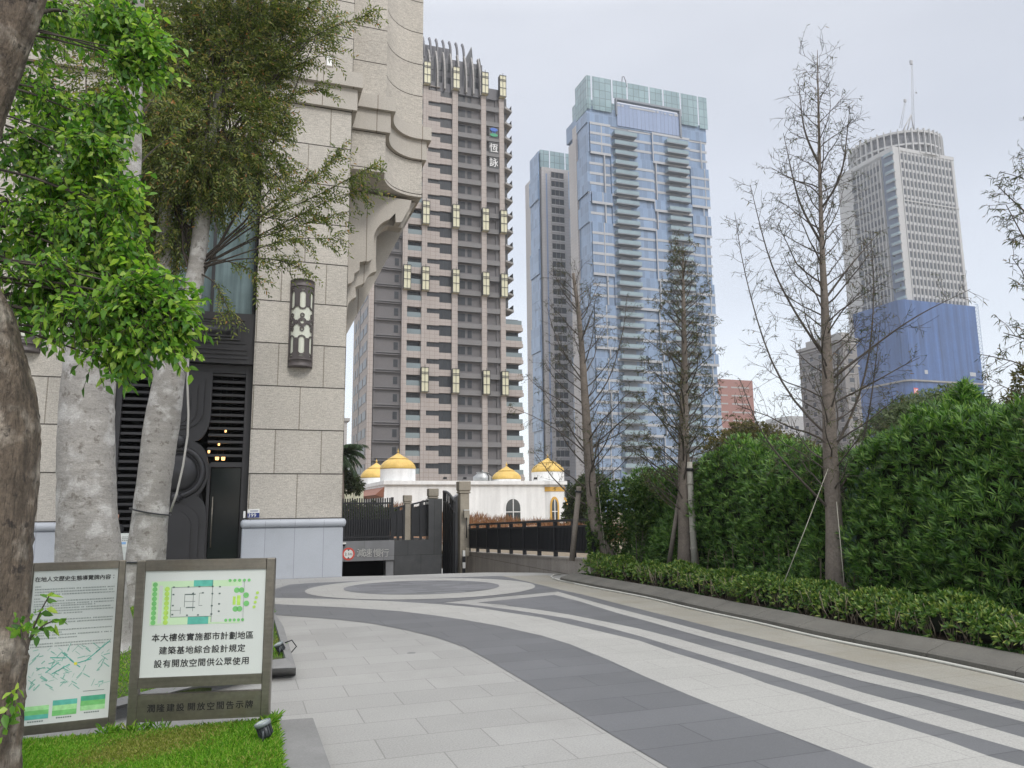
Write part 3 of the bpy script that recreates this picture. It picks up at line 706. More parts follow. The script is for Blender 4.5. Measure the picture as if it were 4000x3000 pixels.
lin = lambda a, fa, b, fb: (lambda s: fa+(fb-fa)*(s-a)/(b-a))
grp = 'black metal fence panels round the ramp'
for lab, xa, xb, ya, yb in (('narrow black fence panels left of the small stone post', 1534, 1577, 1984, 1973), ('black fence panels with sloping rail left of the granite pier', 1611, 1676, 1966, 1951)):
    a, b = lp(xa, 2000, LV+.3)[0], lp(xb, 2000, LV+.3)[0]; r = lin(a, lp(xa, ya, LV+.3)[1], b, lp(xb, yb, LV+.3)[1])
    pb_ = lp(xa, 2096, LV+.3)[1]
    panel_fence(lab, lambda s: (s, LV+.3), r, lambda s, r=r: r(s)-.15, lambda s, p=pb_: p, lambda s: zt, [a, (a+b)/2, b], grp, False)
# long fence on a low granite wall, running away down the right side of the ramp
UF = 5.25
fv = lambda x, y: A.plu(x, y, UF)
va, vb = fv(2227, 2150)[0], fv(1855, 2150)[0]; stp = (vb-va)/7
f = lambda p, q: lin(fv(*p)[0], fv(*p)[1], fv(*q)[0], fv(*q)[1])
rail = f((1820, 2047), (2300, 2023)); ptop = f((1820, 2064), (2227, 2052)); pbot = f((1820, 2142), (2220, 2159)); wtop = f((1824, 2159), (2215, 2184))
fpost = [va+stp*i for i in range(-1, 8)]+[fv(1822, 2100)[0]]
panel_fence('long black ribbed fence on a low granite wall right of the ramp gate', lambda s: (UF+.1, s), rail, ptop, pbot, wtop, fpost, grp)
T = thing('low_wall', 'low speckled granite wall under the long black fence', 'wall', A.W(0, 0, 0), TH)
M_LOWW = mat('speckled_brown_granite', (.33, .30, .27), .55, var=.08, vscale=1.5, fine=.24, fscale=45, brick=(1.05, 40, .008, (.16, .14, .12), .03, .5, (.2, 0)), streak=(.1, (3, 3, .4)))
m = MB(); e = fpost[-1]+.1; s0 = fpost[0]-.3
q = [(UF, s0, -.05), (UF+.3, s0, -.05), (UF+.3, e, -2.6), (UF, e, -2.6), (UF, s0, wtop(s0)), (UF+.3, s0, wtop(s0)), (UF+.3, e, wtop(e)), (UF, e, wtop(e))]
m.add(q, [(3, 2, 1, 0), (4, 5, 6, 7), (0, 1, 5, 4), (1, 2, 6, 5), (2, 3, 7, 6), (3, 0, 4, 7)]); part('wall_face', m, M_LOWW, T)
m = MB(); q = [(a+(-.03 if k in (0, 3, 4, 7) else .03), b, wtop(b)+(0 if k < 4 else .04)) for k, (a, b, c) in enumerate(q)]
m.add(q, [(3, 2, 1, 0), (4, 5, 6, 7), (0, 1, 5, 4), (1, 2, 6, 5), (2, 3, 7, 6), (3, 0, 4, 7)]); part('coping', m, M_LOWW, T)
vp = fv(1820, 2100)[0]-.1
a, c = A.pl(1789, 1890, vp)[0], A.pl(1835, 1890, vp)[0]
stone_post('tallest stone gate post, at the left end of the long fence', (a+c)/2, vp+.05, (c-a)*.97, A.pl(1815, 2250, vp)[1]-.3, A.pl(1810, 1880, vp)[1])
q = A.pl(1822, 2005, vp-.3)
T = thing('meter_box', 'pale box with a white lid fixed to the tall stone gate post', 'box', A.W(q[0], vp-.3, q[1]), TH)
m = MB(); m.bbox(-.1, .1, -.07, .06, -.15, .1, .01); part('case', m, M_POSTST, T)
m = MB(); m.box(-.11, .11, -.08, .07, .1, .125); part('lid', m, M_WHITE, T)
m = MB(); m.tube([(.02, .05, -.15), (.02, .05, -.85)], .02, 6); part('conduit', m, M_BLACK, T)
q = A.pl(1812, 2200, vp-.5); zq = A.pl(1812, 2150, vp-.5)[1]
T = thing('striped_barrier', 'black and white striped barrier post at the foot of the tall gate post', 'barrier', A.W(q[0], vp-.5, zq-1.6), TH)
for i in range(8):
    m = MB(); m.box(-.045, .045, -.04, .04, i*.2, i*.2+.198); part('band', m, M_WHITE if i % 2 else M_BLACK, T)
q2 = A.pl(1826, 2167, vp-.5)
m = MB(); m.bbox(q2[0]-q[0]-.09, q2[0]-q[0]+.05, -.06, .06, 1.42, 1.68, .01); part('control_box', m, M_POSTST, T)
# open black gate leaf with an arched top, and the dark pier it hangs on
a = np.array(A.W(lp(1733, 2000, 8.6)[0], 8.6)); b = np.array(A.W(A.pl(1775, 2000, 7.2)[0], 7.2)); L = np.linalg.norm(b-a); an = math.atan2(*(b-a)[1::-1])
zl, zr_ = lp(1738, 1920, 8.6)[1], A.pl(1772, 1962, 7.2)[1]; zg = -2.4
T = thing('metal_gate', 'open black metal gate leaf with an arched top rail beside the granite pier', 'gate', a, an)
arch = lambda x: zr_+(zl-zr_)*math.cos(math.pi/2*min(1, max(0, x/L)))**.8 if x < L else zr_
xs = np.linspace(0, L, 14)
m = MB(); m.tube([(x, -.0, arch(x)) for x in xs], .05, 6); m.tube([(x, 0, arch(x)-.38) for x in xs], .04, 6); m.box(0, .07, -.04, .04, zg, zl); m.box(L-.07, L, -.04, .04, zg, zr_); part('frame', m, M_BLACK, T)
m = MB(); m.extr([(0, zg+.2)]+[(L, zg+.2)]+[(x, arch(x)-.38) for x in xs[::-1]], -.015, .015)
part('panel', m, M_BLACK, T)
for i in range(1, 5):
    m = MB(); x = L*i/5; m.box(x-.02, x+.02, -.03, .03, zg+.2, arch(x)); part('bar', m, M_BLACK, T)
a, c = A.pl(1772, 1990, 7.7)[0], A.pl(1806, 1990, 7.7)[0]
T = thing('gate_pier', 'narrow dark granite pier with sloping top behind the open gate', 'pier', A.W(a, 7.7, 0), TH)
m = MB(); m.extr([(0, -3), (c-a, -3), (c-a, A.pl(1800, 1925, 7.7)[1]), (0, A.pl(1775, 1945, 7.7)[1])], 0, .5); part('shaft', m, M_LINT, T)

# ------------------------------------------------------------------ waste ground and the white domed building beyond the fence
mb = MB(); nx, ny = 60, 40; X = np.linspace(-14, 34, nx); Yv = np.linspace(0, 1, ny)
fdir = lambda t: 24+t*50
def mound_z(u, v):
    h = 1.35*math.exp(-((u-3)/9.)**2-((v-27)/9.)**2)+.5*math.exp(-((u-16)/7)**2-((v-22)/9)**2)
    return -1.25+h*1.9+.45*min(1, max(0, (v-6)/10))+.12*math.sin(u*1.3+v)+.08*math.sin(u*2.7-v*1.9)
us = np.linspace(UF+.35, 40, 50); vs_ = np.linspace(-1.5, 60, 60)
P = [(u, v, mound_z(u, v)) for v in vs_ for u in us]
mb.add(P, [(j*50+i, j*50+i+1, (j+1)*50+i+1, (j+1)*50+i) for j in range(59) for i in range(49)], True)
us2 = np.linspace(-14, UF+.35, 25); vs2 = np.linspace(16.05, 60, 40)
P = [(u, v, mound_z(u, v)) for v in vs2 for u in us2]
mb.add(P, [(j*25+i, j*25+i+1, (j+1)*25+i+1, (j+1)*25+i) for j in range(39) for i in range(24)], True)
M_EARTH = mat('red_brown_earth', (.26, .15, .085), .95, var=.3, vscale=.8, fine=.3, fscale=5, bump=.6, bscale=3, bdist=.1, coord='Object', stain=((.40, .33, .26), .9, .5, .7, .7))
struct('waste_ground', mb, M_EARTH, A.o, TH)
n = 36000
uu = rng.uniform(6, 24, n); vv = rng.uniform(14, 42, n)
keep = np.array([math.sin(u*.8)+math.sin(v*.7+u*.3) > -.9 for u, v in zip(uu, vv)]); uu, vv = uu[keep], vv[keep]; n = len(uu)
pw = np.array([A.W(u, v, mound_z(u, v)-.03) for u, v in zip(uu, vv)])
ax = rng.normal(size=(n, 3))*[.35, .35, 0]+[0, 0, 1]
M_DRYG = leafmat('dry_grass_blades', [(0, (.15, .066, .035)), (.5, (.24, .12, .062)), (.85, (.31, .20, .115)), (1., (.12, .10, .04))], .8, .2, .1)
o = leaf_mesh('dry_grass', pw, ax, rdir(n), rng.uniform(.25, .7, n), rng.uniform(.018, .04, n), M_DRYG, None, .05, .1)
tag(o, 'rust coloured dry grass covering the mound behind the long black fence', 'dry grass', kind='stuff')
mb = MB()
for i in range(260):
    u, v = rng.uniform(5.8, 20), rng.uniform(0, 24); z = mound_z(u, v); s = rng.uniform(.06, .2)
    q = rdir(8)*s*[1, 1, .6]; b = MB()
    h = bmesh.new(); [h.verts.new(tuple(x)) for x in q]; bmesh.ops.convex_hull(h, input=h.verts[:]); h.verts.index_update()
    mb.add([(x.co[0]+u, x.co[1]+v, x.co[2]+z+s*.2) for x in h.verts], [[x.index for x in fc.verts] for fc in h.faces]); h.free()
M_RUB = mat('pale_rubble', (.50, .47, .42), .9, var=.2, vscale=4, coord='Object')
tag(part('rubble', mb, M_RUB, None, None, A.o, TH), 'pale broken rubble scattered on the earth behind the fence', 'rubble', kind='stuff')

Q = Frame(atY(1800, 1990, 60)*[1, 1, 0])
M_WALLW = mat('white_painted_render', (.74, .745, .74), .8, var=.05, vscale=.5, fine=.04, fscale=8, streak=(.11, (2.5, 2.5, .22)), stain=((.52, .51, .48), 1.1, .6, .85, .5))
M_GOLD = mat('yellow_gold_dome_tile', (.58, .39, .10), .5, metal=.1, var=.16, vscale=1.5, fine=.08, fscale=12)
M_GOLDT = mat('ochre_trim', (.60, .35, .07), .6, var=.05)
M_BROWNT = mat('red_brown_eave', (.27, .12, .08), .7, var=.15, vscale=2)
T = thing('domed_building', 'single storey white building with onion domes of yellow gold', 'building', Q.W(0, 0, 0), TH)
m = MB(); m.prism([(-5.95, 0), (7.0, 0), (7.35, -.35), (8.45, -.35), (8.75, .1), (8.75, 14), (-5.95, 14)], -2, 3.45); wl_ = part('wall', m, M_WALLW, T)
m = MB(); m.prism([(-6.02, -.22), (6.9, -.22), (7.2, -.6), (8.7, -.6), (8.95, 0), (8.95, 14.2), (-6.02, 14.2)], 3.46, 3.75); part('roof_slab', m, M_WALLW, T)
m = MB(); m.prism([(6.98, -.05), (7.33, -.39), (8.47, -.39), (8.79, .08), (8.79, 3), (6.98, 3)], 2.92, 3.28); part('gold_band', m, M_GOLDT, T)
m = MB(); m.add([(-5.94, -.1, 3.3), (-6.6, .1, 2.7), (-6.6, 13, 2.7), (-5.94, 13, 3.3), (-5.94, 0.1, 2.5), (-5.94, 13, 2.5)], [(0, 1, 2, 3), (1, 4, 5, 2), (0, 4, 1)])
part('eave', m, M_BROWNT, T)
def dome(cu_, cv, r, z0, zs, ztop):
    m = MB(); m.lathe([(r, z0), (r, zs)], 32, (cu_, cv)); d = part('drum', m, M_WALLW, T)
    m = MB(); h = ztop-zs; pr = [(r*1.0, zs-.0)]+[(r*math.cos(t)**.8*(1.015 if t < .4 else 1), zs+h*.66*math.sin(t)) for t in np.linspace(.0, 1.08, 12)]
    rn, zn = pr[-1]; pr += [(rn*1.08, zn+.02), (rn*1.08, zn+.05), (rn*.98, zn+.06)]
    pr += [(rn*(1-k)**1.25, zn+.06+(ztop-zn-.06)*k) for k in np.linspace(.15, .97, 7)]+[(.03, ztop)]
    m.lathe(pr, 32, (cu_, cv)); dm = part('dome', m, M_GOLD, d)
    m = MB(); m.ball((cu_, cv, ztop+.06), .085, 6); m.tube([(cu_, cv, ztop), (cu_, cv, ztop+.28)], .02, 5); part('finial', m, M_GOLD, d)
dome(-4.60, 1.7, 1.36, 3.75, 4.70, 6.02)
dome(Q.pl(1470, 1850, 10)[0], 10, 1.35, 3.3, Q.pl(1470, 1868, 10)[1], Q.pl(1500, 1805, 10)[1])
dome(4.30, 1.6, 1.18, 3.75, 3.93, 5.06)
dome(Q.pl(2140, 1850, 1.9)[0], 1.9, 1.36, 3.75, 4.55, Q.pl(2137, 1786, 1.9)[1])
def pointed(cx, zb_, w_, zsp, ztp, k=8):
    p = [(cx-w_, zb_)]
    L_ = [(cx-w_*(1-t**1.7), zsp+(ztp-zsp)*(1-(1-t)**1.9)) for t in np.linspace(0, 1, k)]
    return p+L_+[(2*cx-x, z) for x, z in L_[::-1][1:]]+[(cx+w_, zb_)]
for cx, w_, zsp, ztp, zb2, fm, yv in ((4.26, .60, 1.65, 2.34, .2, M_WALLW, 0.), (7.66, .24, 1.75, 2.3, .2, M_GOLDT, -.35), (8.6, .15, 1.75, 2.25, .2, M_GOLDT, -.13), (-2.9, .45, 1.65, 2.3, .4, M_WALLW, 0.)):
    m = MB(); m.extr(pointed(cx, zb2, w_+.14, zsp, ztp+.2), yv-.06, yv-.002); wd_ = part('window', m, fm, T)
    m = MB(); m.extr(pointed(cx, zb2+.02, w_, zsp, ztp), yv-.075, yv-.061); part('pane', m, M_GLASSDK, wd_)
    m = MB(); m.box(cx-.035, cx+.035, yv-.1, yv-.076, zb2, ztp-.02); m.box(cx-w_, cx-.036, yv-.098, yv-.076, 1.30, 1.36); m.box(cx+.036, cx+w_, yv-.098, yv-.076, 1.30, 1.36); part('glazing_bar', m, M_WALLW, wd_)
q = Q.pl(1885, 1880, 1.5)
T = thing('water_tank', 'dull metal round water tank with conical top on the white flat roof', 'water tank', Q.W(q[0], 1.5, 3.75), TH)
M_GALV = mat('galvanised_metal', (.36, .37, .37), .4, metal=.5, var=.1, vscale=3, coord='Object', stain=((.30, .22, .18), 4, .6, .8, .4))
m = MB(); m.lathe([(.0, 0), (.76, 0), (.76, .38), (.45, .62), (.45, .70), (.5, .70), (.5, .74), (.0, .76)], 28); m.ball((0, 0, .84), .07, 6); part('body', m, M_GALV, T)
m = MB(); m.tube([(.3, -.72, 0), (.3, -.73, .4), (.25, -.42, .66)], .03, 6); m.tube([(.65, -.42, 0), (.65, -.45, .4), (.4, -.3, .66)], .02, 6); part('pipe', m, M_BLACK, T)
for i, (px, lab) in enumerate(((1738, 'black floodlight on the white roof left of the water tank'), (1815, 'black floodlight on the white roof just beside the tall gate post'), (2092, 'black floodlight on the white roof between two yellow domes'))):
    q = Q.pl(px, 1885, .1); T = thing('floodlight', lab, 'floodlight', Q.W(q[0], .1, 3.75), TH, 'floodlights on the roof of the domed building')
    m = MB(); m.add([(x, y+(-.06 if z > .2 else .06), z) for y in (-.06, .06) for x in (-.13, .13) for z in (.12, .3)], [(0, 2, 3, 1), (4, 5, 7, 6), (0, 1, 5, 4), (2, 6, 7, 3), (1, 3, 7, 5), (0, 4, 6, 2)]); part('lamp_head', m, M_BLACK, T)
    m = MB(); m.tube([(-.16, 0, .2), (-.16, 0, .0), (.16, 0, 0), (.16, 0, .2)], .014, 5); part('bracket', m, M_BLACK, T)
P_ = Frame(atY(1380, 1990, 52)*[1, 1, 0])
M_PALEG = mat('pale_green_render', (.52, .54, .42), .85, var=.06, vscale=1, streak=(.08, (2, 2, .3)))
a, c = P_.pl(1325, 1930), P_.pl(1420, 1930)
T = thing('boundary_wall', 'pale green rendered wall standing behind the slat fence', 'wall', P_.W(a[0], 0, -2), TH)
m = MB(); m.box(-2, c[0]-a[0], 0, .3, 0, 2+P_.pl(1380, 1913)[1]); part('wall_face', m, M_PALEG, T)
m = MB(); m.box(-2, P_.pl(1345, 1920)[0]-a[0], -.05, .35, 2+P_.pl(1380, 1913)[1]-.35, 2+P_.pl(1380, 1920)[1]+.03); part('coping', m, M_PALEG, T)
# ------------------------------------------------------------------ the towers
GL = lambda name, col, rough=.12, spec=.6, **k: mat(name, col, rough, var=.16, vscale=.12, spec=spec, **k)
M_PINK = mat('pink_brown_facade_tile', (.345, .305, .283), .7, var=.04, vscale=.08, fine=.05, fscale=2, brick=(1.1, .885, .045, (.25, .21, .19), .02, 0.0, (0, .1)))
M_DGREY = mat('dark_mauve_tile', (.128, .121, .124), .75, var=.05, vscale=.1, fine=.05, fscale=2)
M_DGREY2 = mat('grey_parapet_tile', (.165, .16, .161), .75, var=.04, vscale=.1, fine=.05, fscale=2)
M_WING = GL('tower_window_glass', (.028, .032, .038), .3, .3)
M_BALG = GL('balcony_glass', (.16, .20, .21), .1, .7)
M_CREAM = mat('cream_lantern_glass', (.56, .54, .38), .5, var=.04)
M_GREYST = mat('grey_crown_stone', (.27, .26, .25), .7, var=.05, vscale=.2, brick=(3, 1.2, .06, (.18, .175, .17), .02, .0))
M_SLATE = mat('slate_grey_metal', (.095, .095, .108), .55, var=.06, vscale=.2)
M_FRAME = mat('dark_window_frame', (.03, .03, .032), .5, var=0)

G = Frame(atY(1455, 1990, 150)*[1, 1, 0])
T = thing('lantern_tower', 'pink brown apartment tower with cream lanterns on its piers and curved fins on top', 'tower', G.W(0, 0, 0), TH)
FH, Z0, NK = 3.538, 12.08, 23                # floor height, a floor line, floors above it
lv = lambda px: G.plu(px, 1565, -1.46)[0]
DL = lv(1376)
zk = [Z0+FH*k for k in range(-3, NK)]
m = MB()
m.box(-1.46, -.5, 0, 1.2, 0, 92.0); m.box(-1.46, 27.4, 1.2, 16, 0, 91.4)      # corner pier, core
m.box(-1.46, 6, 16, DL, 0, 91.4)
for a, b in ((5.19, 6.2), (9.19, 10.3), (15.65, 16.85), (22.17, 23.28), (26.3, 27.43)): m.box(a, b, -.25, 1.2, 0, 91.6)
for z in zk:
    m.box(6.2, 9.19, .0, 1.2, z-1.35, z)                 # balcony parapets of tile
    m.box(10.3, 13.0, .05, 1.2, z-1.30, z+1.10); m.box(10.3, 13.0, .05, 1.2, z+2.10, z+2.2301); m.box(13.0, 15.65, .05, 1.2, z-1.30, z-.02)
part('wall', m, M_PINK, T)
m = MB()
for a, b in ((-.5, 5.19), (16.85, 22.17), (23.28, 26.3)): m.box(a, b, .85, 1.21, 0, 91.5)
for z in zk:
    m.box(-.5, 5.19, .25, .85, z-1.0, z-.86); m.box(-.2, .15, .6, .85, z-.86, z+2.5)
    m.box(25.6, 26.3, .5, .85, z-.4, z+2.0)
part('recess_wall', m, M_DGREY, T)
for z in zk:
    for a, b in ((16.85, 22.17), (23.28, 26.3)): m = MB(); m.box(a, b, -.1, .84, z-1.55, z-.5); part('parapet', m, M_DGREY2, T)
    m = MB(); m.box(-.5, 5.19, .55, .84, z-.5, z-.36); part('ledge', m, M_DGREY2, T)
big, mid, sml, far_ = [], [], [], []
for z in zk[::-1]:
    m = MB(); m.box(13.0, 15.65, .42, .5, z-.02, z+2.2); m.m = 1
    for x in (13.86, 14.74): m.box(x, x+.07, .36, .42, z-.02, z+2.2)
    m.m = 0; big.append(m)
    m = MB(); m.box(10.4, 13.0, .42, .5, z+1.1, z+2.1); m.m = 1
    for x in (11.05, 11.7, 12.35): m.box(x, x+.06, .36, .42, z+1.1, z+2.1)
    mid.append(m)
    m = MB(); m.box(6.2, 9.19, 1.13, 1.19, z, z+2.19); m.m = 1; m.box(7.6, 7.7, 1.08, 1.13, z, z+2.19); big.append(m)
    m = MB(); m.box(17.2, 18.75, .80, .84, z+.05, z+1.70); m.m = 1; m.box(17.65, 17.72, .77, .80, z+.05, z+1.7); m.box(17.2, 17.65, .77, .8, z+.6, z+.68); mid.append(m)
    m = MB(); m.box(19.3, 20.2, .80, .84, z+.05, z+1.70); m.m = 1; m.box(19.3, 20.2, .77, .8, z+.75, z+.83); sml.append(m)
    m = MB(); m.box(3.75, 4.62, .80, .84, z+.2, z+1.75); m.m = 1; m.box(3.75, 4.62, .77, .8, z+.9, z+.98); sml.append(m)
    m = MB(); m.box(23.3, 23.75, .80, .84, z-.3, z+1.7); sml.append(m)
for z in zk[:16]:
    for xa, xb in ((1417, 1429), (1403, 1414), (1391, 1396), (1381, 1387)):
        va_, vb_ = lv(xb), lv(xa); m = MB(); m.box(-1.53, -1.461, va_, vb_, z+.1, z+1.9); far_.append(m)
capped('window', big+mid+sml+far_, [M_WING, M_FRAME], T)
for z in zk[::-1]:
    m = MB(); m.box(6.22, 9.17, .05, .09, z+.002, z+1.05); part('balustrade', m, M_BALG, T)
m = MB(); m.box(-1.50, -1.462, lv(1402.5), lv(1399.5), 0, 70); part('groove', m, M_FRAME, T)
# lanterns on the piers
for z0, us_ in ((91.8, (9.84, 16.3, 22.85, 26.95)), (60.2, (9.84, 16.3, 22.85, 26.95)), (45.95, (6.0, 9.84, 16.3, 22.85, 26.95)), (24.85, (9.84, 16.3, 22.85, 26.95))):
    for u in us_:
        m = MB(); h = 5.0; m.box(u-.70, u+.70, -1.1, .0, z0, z0+h); m.m = 1
        for x in (u-.76, u-.05, u+.68): m.box(x, x+.09, -1.17, -1.101, z0-.05, z0+h+(.55 if x == u-.05 else .05))
        for zz in (0., 1.95, 3.62, 3.95, h-.06): m.box(u-.80, u+.80, -1.2, -1.171, z0+zz, z0+zz+.13)
        for x in (u-.77, u+.701): m.box(x, x+.07, -1.1, 0, z0, z0+h)
        part('lantern', m, [M_CREAM, M_FRAME], T)
# crown
m = MB(); m.box(5, 23.0, 1.6, 14, 91.41, 100.1); m.box(2, 16.6, 5, 14, 100.1, 104.8); m.box(-1, 27.4, .4, 1.2, 91.41, 93.4); m.box(23.2, 27.2, .3, 14, 91.4, 94)
part('roof_storeys', m, M_SLATE, T)
m = MB()
for u in np.arange(10.6, 22.5, 2.05):
    for z in (93.6, 96.9): m.box(u, u+1.1, 1.52, 1.6, z, z+2.)
part('roof_windows', m, M_WING, T)
for k in range(9):
    u = 9.0+k*1.62; m = MB(); zz = np.linspace(91.6, 101.3, 9)
    for a in range(8):
        f = lambda z: -.6+1.9*((z-91.6)/9.7)**3; y0, y1 = f(zz[a]), f(zz[a+1])
        q = [(x, y+dy, z) for z, y in ((zz[a], y0), (zz[a+1], y1)) for x in (u-.16, u+.16) for dy in (0, .9)]
        m.add(q, [(0, 2, 6, 4), (1, 5, 7, 3), (0, 4, 5, 1), (2, 3, 7, 6), (4, 6, 7, 5), (0, 1, 3, 2)])
    part('fin', m, M_GREYST, T)
for k in range(9):
    u = 6.6+k*1.52; m = MB(); zz = np.linspace(99.5, 105.5, 7)
    for a in range(6):
        f = lambda z: 1.3+1.8*((z-99.5)/6)**3; y0, y1 = f(zz[a]), f(zz[a+1])
        q = [(x, y+dy, z) for z, y in ((zz[a], y0), (zz[a+1], y1)) for x in (u-.16, u+.16) for dy in (0, .8)]
        m.add(q, [(0, 2, 6, 4), (1, 5, 7, 3), (0, 4, 5, 1), (2, 3, 7, 6), (4, 6, 7, 5), (0, 1, 3, 2)])
    part('fin', m, M_SLATE, T)
def cw(y0, x0, pts, th):
    m = MB()
    for (za, ya), (zb_, yb) in zip(pts[:-1], pts[1:]):
        q = [(x, y, z) for z, y in ((za, ya), (zb_, yb)) for x in (x0, x0+th) for y in (y, 14)]
        m.add(q, [(0, 2, 6, 4), (1, 5, 7, 3), (0, 4, 5, 1), (2, 3, 7, 6), (4, 6, 7, 5), (0, 1, 3, 2)])
    part('curved_side_wall', m, M_GREYST, T)
cw(0, 22.3, [(91.5, -.3), (95, -.2), (98, .1), (100, .6), (101.6, 1.3)], .9)
cw(0, 20.9, [(100, 2.0), (102, 2.2), (104, 2.6), (105.2, 3.1)], .8)
# sign on the right bay: a blue and green emblem over two characters
M_SB = mat('sign_blue', (.02, .10, .42), .5, var=0); M_SG = mat('sign_green', (.02, .26, .12), .5, var=0); M_SW = mat('sign_white', (.75, .75, .75), .5, var=0)
sg = MB(); c = 25.05
def oval(mb, x, z, a, b, y0, y1): mb.extr([(x+a*math.cos(t), z+b*math.sin(t)) for t in np.linspace(0, 2*math.pi, 24, endpoint=False)], y0, y1)
m = MB(); oval(m, c, 84.0, .85, .42, -.3, -.12); m.box(c-.32, c-.18, -.28, -.12, 82.9, 83.6); m.box(c+.18, c+.32, -.28, -.12, 82.9, 83.6); part('emblem', m, M_SB, T)
m = MB(); oval(m, c, 82.75, .9, .38, -.3, -.12); part('emblem', m, M_SG, T)
m = MB(); put_text(m, '恆', c, 79.8, -.14, 2.1, .005); put_text(m, '詠', c, 76.4, -.14, 2.1, .005); part('lettering', m, M_SW, T)
m = MB()
for zz in (83.3, 79.8, 76.3): m.box(c-1.1, c+1.1, -.115, -.1, zz-1.3, zz+1.3)
part('sign_board', m, M_FRAME, T)
# right wing below and the balconies that show along the right side
m = MB(); m.box(27.43, 31.0, 2.0, 14, 0, 41.9); part('wing', m, M_WING, T)
for k, z in enumerate(zk):
    if z < 43:
        m = MB(); m.box(27.43, 31.3, .2, 13, z-1.35, z); m.box(31.3, 31.7, .8, 2.6, z-1.2, z-.5); m.m = 1; m.box(27.43, 31.2, .3, .34, z+.002, z+.95); part('balcony', m, [M_PINK, M_BALG], T)
    elif z < 90:
        m = MB(); m.prism([(27.43, -1.0), (29.5, .3), (29.5, 4), (27.43, 6)], z-.8, z-.35); m.m = 1; m.prism([(29.3, .3), (29.38, .3), (29.38, 3.9), (29.3, 3.9)], z-.349, z+.7); m.box(27.45, 28.3, .6, 6, z-.34, z+2.4)
        part('balcony', m, [M_GREYST, M_FRAME], T)

# ---- blue glass tower
M_BLUEG = mat('blue_curtain_wall_glass', (.165, .235, .35), .08, var=.10, vscale=.06, spec=.65, brick=(1.9, 3.883, .07, (.23, .30, .44), .22, 0., (0, .238)))
M_TEALG = mat('teal_crown_glass', (.26, .37, .395), .15, var=.08, vscale=.1, spec=.6, brick=(2.4, 3.2, .14, (.15, .21, .225), .10, 0.), alpha=.74)
M_PALESL = mat('pale_floor_band', (.36, .37, .39), .6, var=.05, vscale=.2)
M_BALUS = mat('pale_teal_balustrade_glass', (.22, .295, .325), .12, var=.1, vscale=.2, spec=.6)
M_SOFF = mat('grey_balcony_slab', (.19, .21, .24), .7, var=.06)
M_GREYT = mat('grey_tower_stone', (.42, .40, .395), .75, var=.05, vscale=.08, brick=(6, 1.28, .07, (.32, .30, .30), .015, 0.))
BF = Frame(atY(2290, 1990, 265)*[1, 1, 0])
T = thing('glass_tower', 'tall blue glass apartment tower with teal glass crown and two stacks of balconies', 'tower', BF.W(0, 0, 0), TH)
UL, UR, FB = 4.6, 56.2, 3.883
vG = BF.plu(2256, 600, UL)[0]
zt = 139.55; nf = int((zt-3)/FB)
cwm = MB(); grp_n = [3, 4, 1, 2, 5, 3, 4, 1, 3, 4, 3, 2, 3, 5]; off = [0, .9, -.1, .8, .1, .75, 0, .9, .1, .8, 0, .7, .1, .8]
z_top = 150.2; k = 0; gi = 0
zz = zt+FB; cwm.box(UL, UR, .5, 20, zz, z_top)
segs = []
while zz > 3:
    n = grp_n[gi % 14]; zb_ = max(0, zz-n*FB); segs.append((zb_, zz, off[gi % 14])); zz = zb_; gi += 1
brk = [UL, 13.8, 31.5, 48, UR]
for zb_, za, o in segs:
    for j in range(4):
        oo = o if j % 2 == 0 else .9-o
        cwm.box(brk[j]+(.8-o if j == 0 else 0), brk[j+1]+(-.6+o*.6 if j == 3 else 0), oo*.9, 18+oo, zb_, za)
part('curtain_wall', cwm, M_BLUEG, T)
m = MB(); z = zt+FB
while z > 4:
    for zb_, za, o in segs:
        if zb_-.01 <= z <= za+.01:
            for j in range(4):
                oo = (o if j % 2 == 0 else .9-o)*.9
                m.box(brk[j]+(.75-o if j == 0 else -.02), brk[j+1]+.02, oo-.12, oo-.005, z-.78, z+.16)
            break
    z -= FB
for j, x in enumerate((9.8, 31.5, 53)):
    for zb_, za, o in segs: m.box(x+o*1.2, x+o*1.2+.35, -.15, .1+o*.8, zb_, za)
part('floor_band', m, M_PALESL, T)
z = zt; i = 0
while z > 8:
    for j, (a, b) in enumerate(((14.6, 24.0), (36.9, 46.2))):
        zz = z+(.15 if j else 0)
        m = MB(); m.box(a, b, -2.0, .6, zz-.36, zz-.02); m.box(a+1.6, b-2.6, -.05, -.005, zz+1.1, zz+FB-.55); m.m = 1
        m.box(a, b, -2.0, -1.93, zz-.0, zz+1.3); m.box(a, a+.07, -1.93, .5, zz, zz+1.15); m.box(b-.07, b, -1.93, .5, zz, zz+1.15)
        part('balcony', m, [M_SOFF, M_BALUS], T)
    z -= FB; i += 1
tp = [2290, 2308.7, 2389, 2448, 2534, 2587.6, 2654.6, 2722.7, 2757]
tu = [BF.pl(x, 330+(x-2290)*.1, 0)[0] for x in tp]
for i in range(8):
    m = MB(); a, b = tu[i]+(.35 if i else 0), tu[i+1]-(.35 if i < 7 else 0)
    lo = 148.6 if i in (0, 1, 7) else 154.8
    if i == 6: lo = 149
    m.box(a, b, -.3, -.1, lo, 162); part('crown_screen', m, M_TEALG, T)
m = MB(); m.box(UL-.45, UL-.3, -.1, vG, 148.05, 161.8); part('crown_screen', m, M_TEALG, T)
m = MB(); m.box(UL+1, UR-1, 8, 16, 150.3, 157.5); part('plant_room', m, M_TEALG, T)
m = MB()
for q in ((16.4, 44.6, 154.2, 155.0), (43.9, 44.6, 143.3, 154.2), (16.4, 16.9, 148, 154.2)): m.box(q[0], q[1], -.5, 1, q[2], q[3])
part('loggia_frame', m, M_SOFF, T)
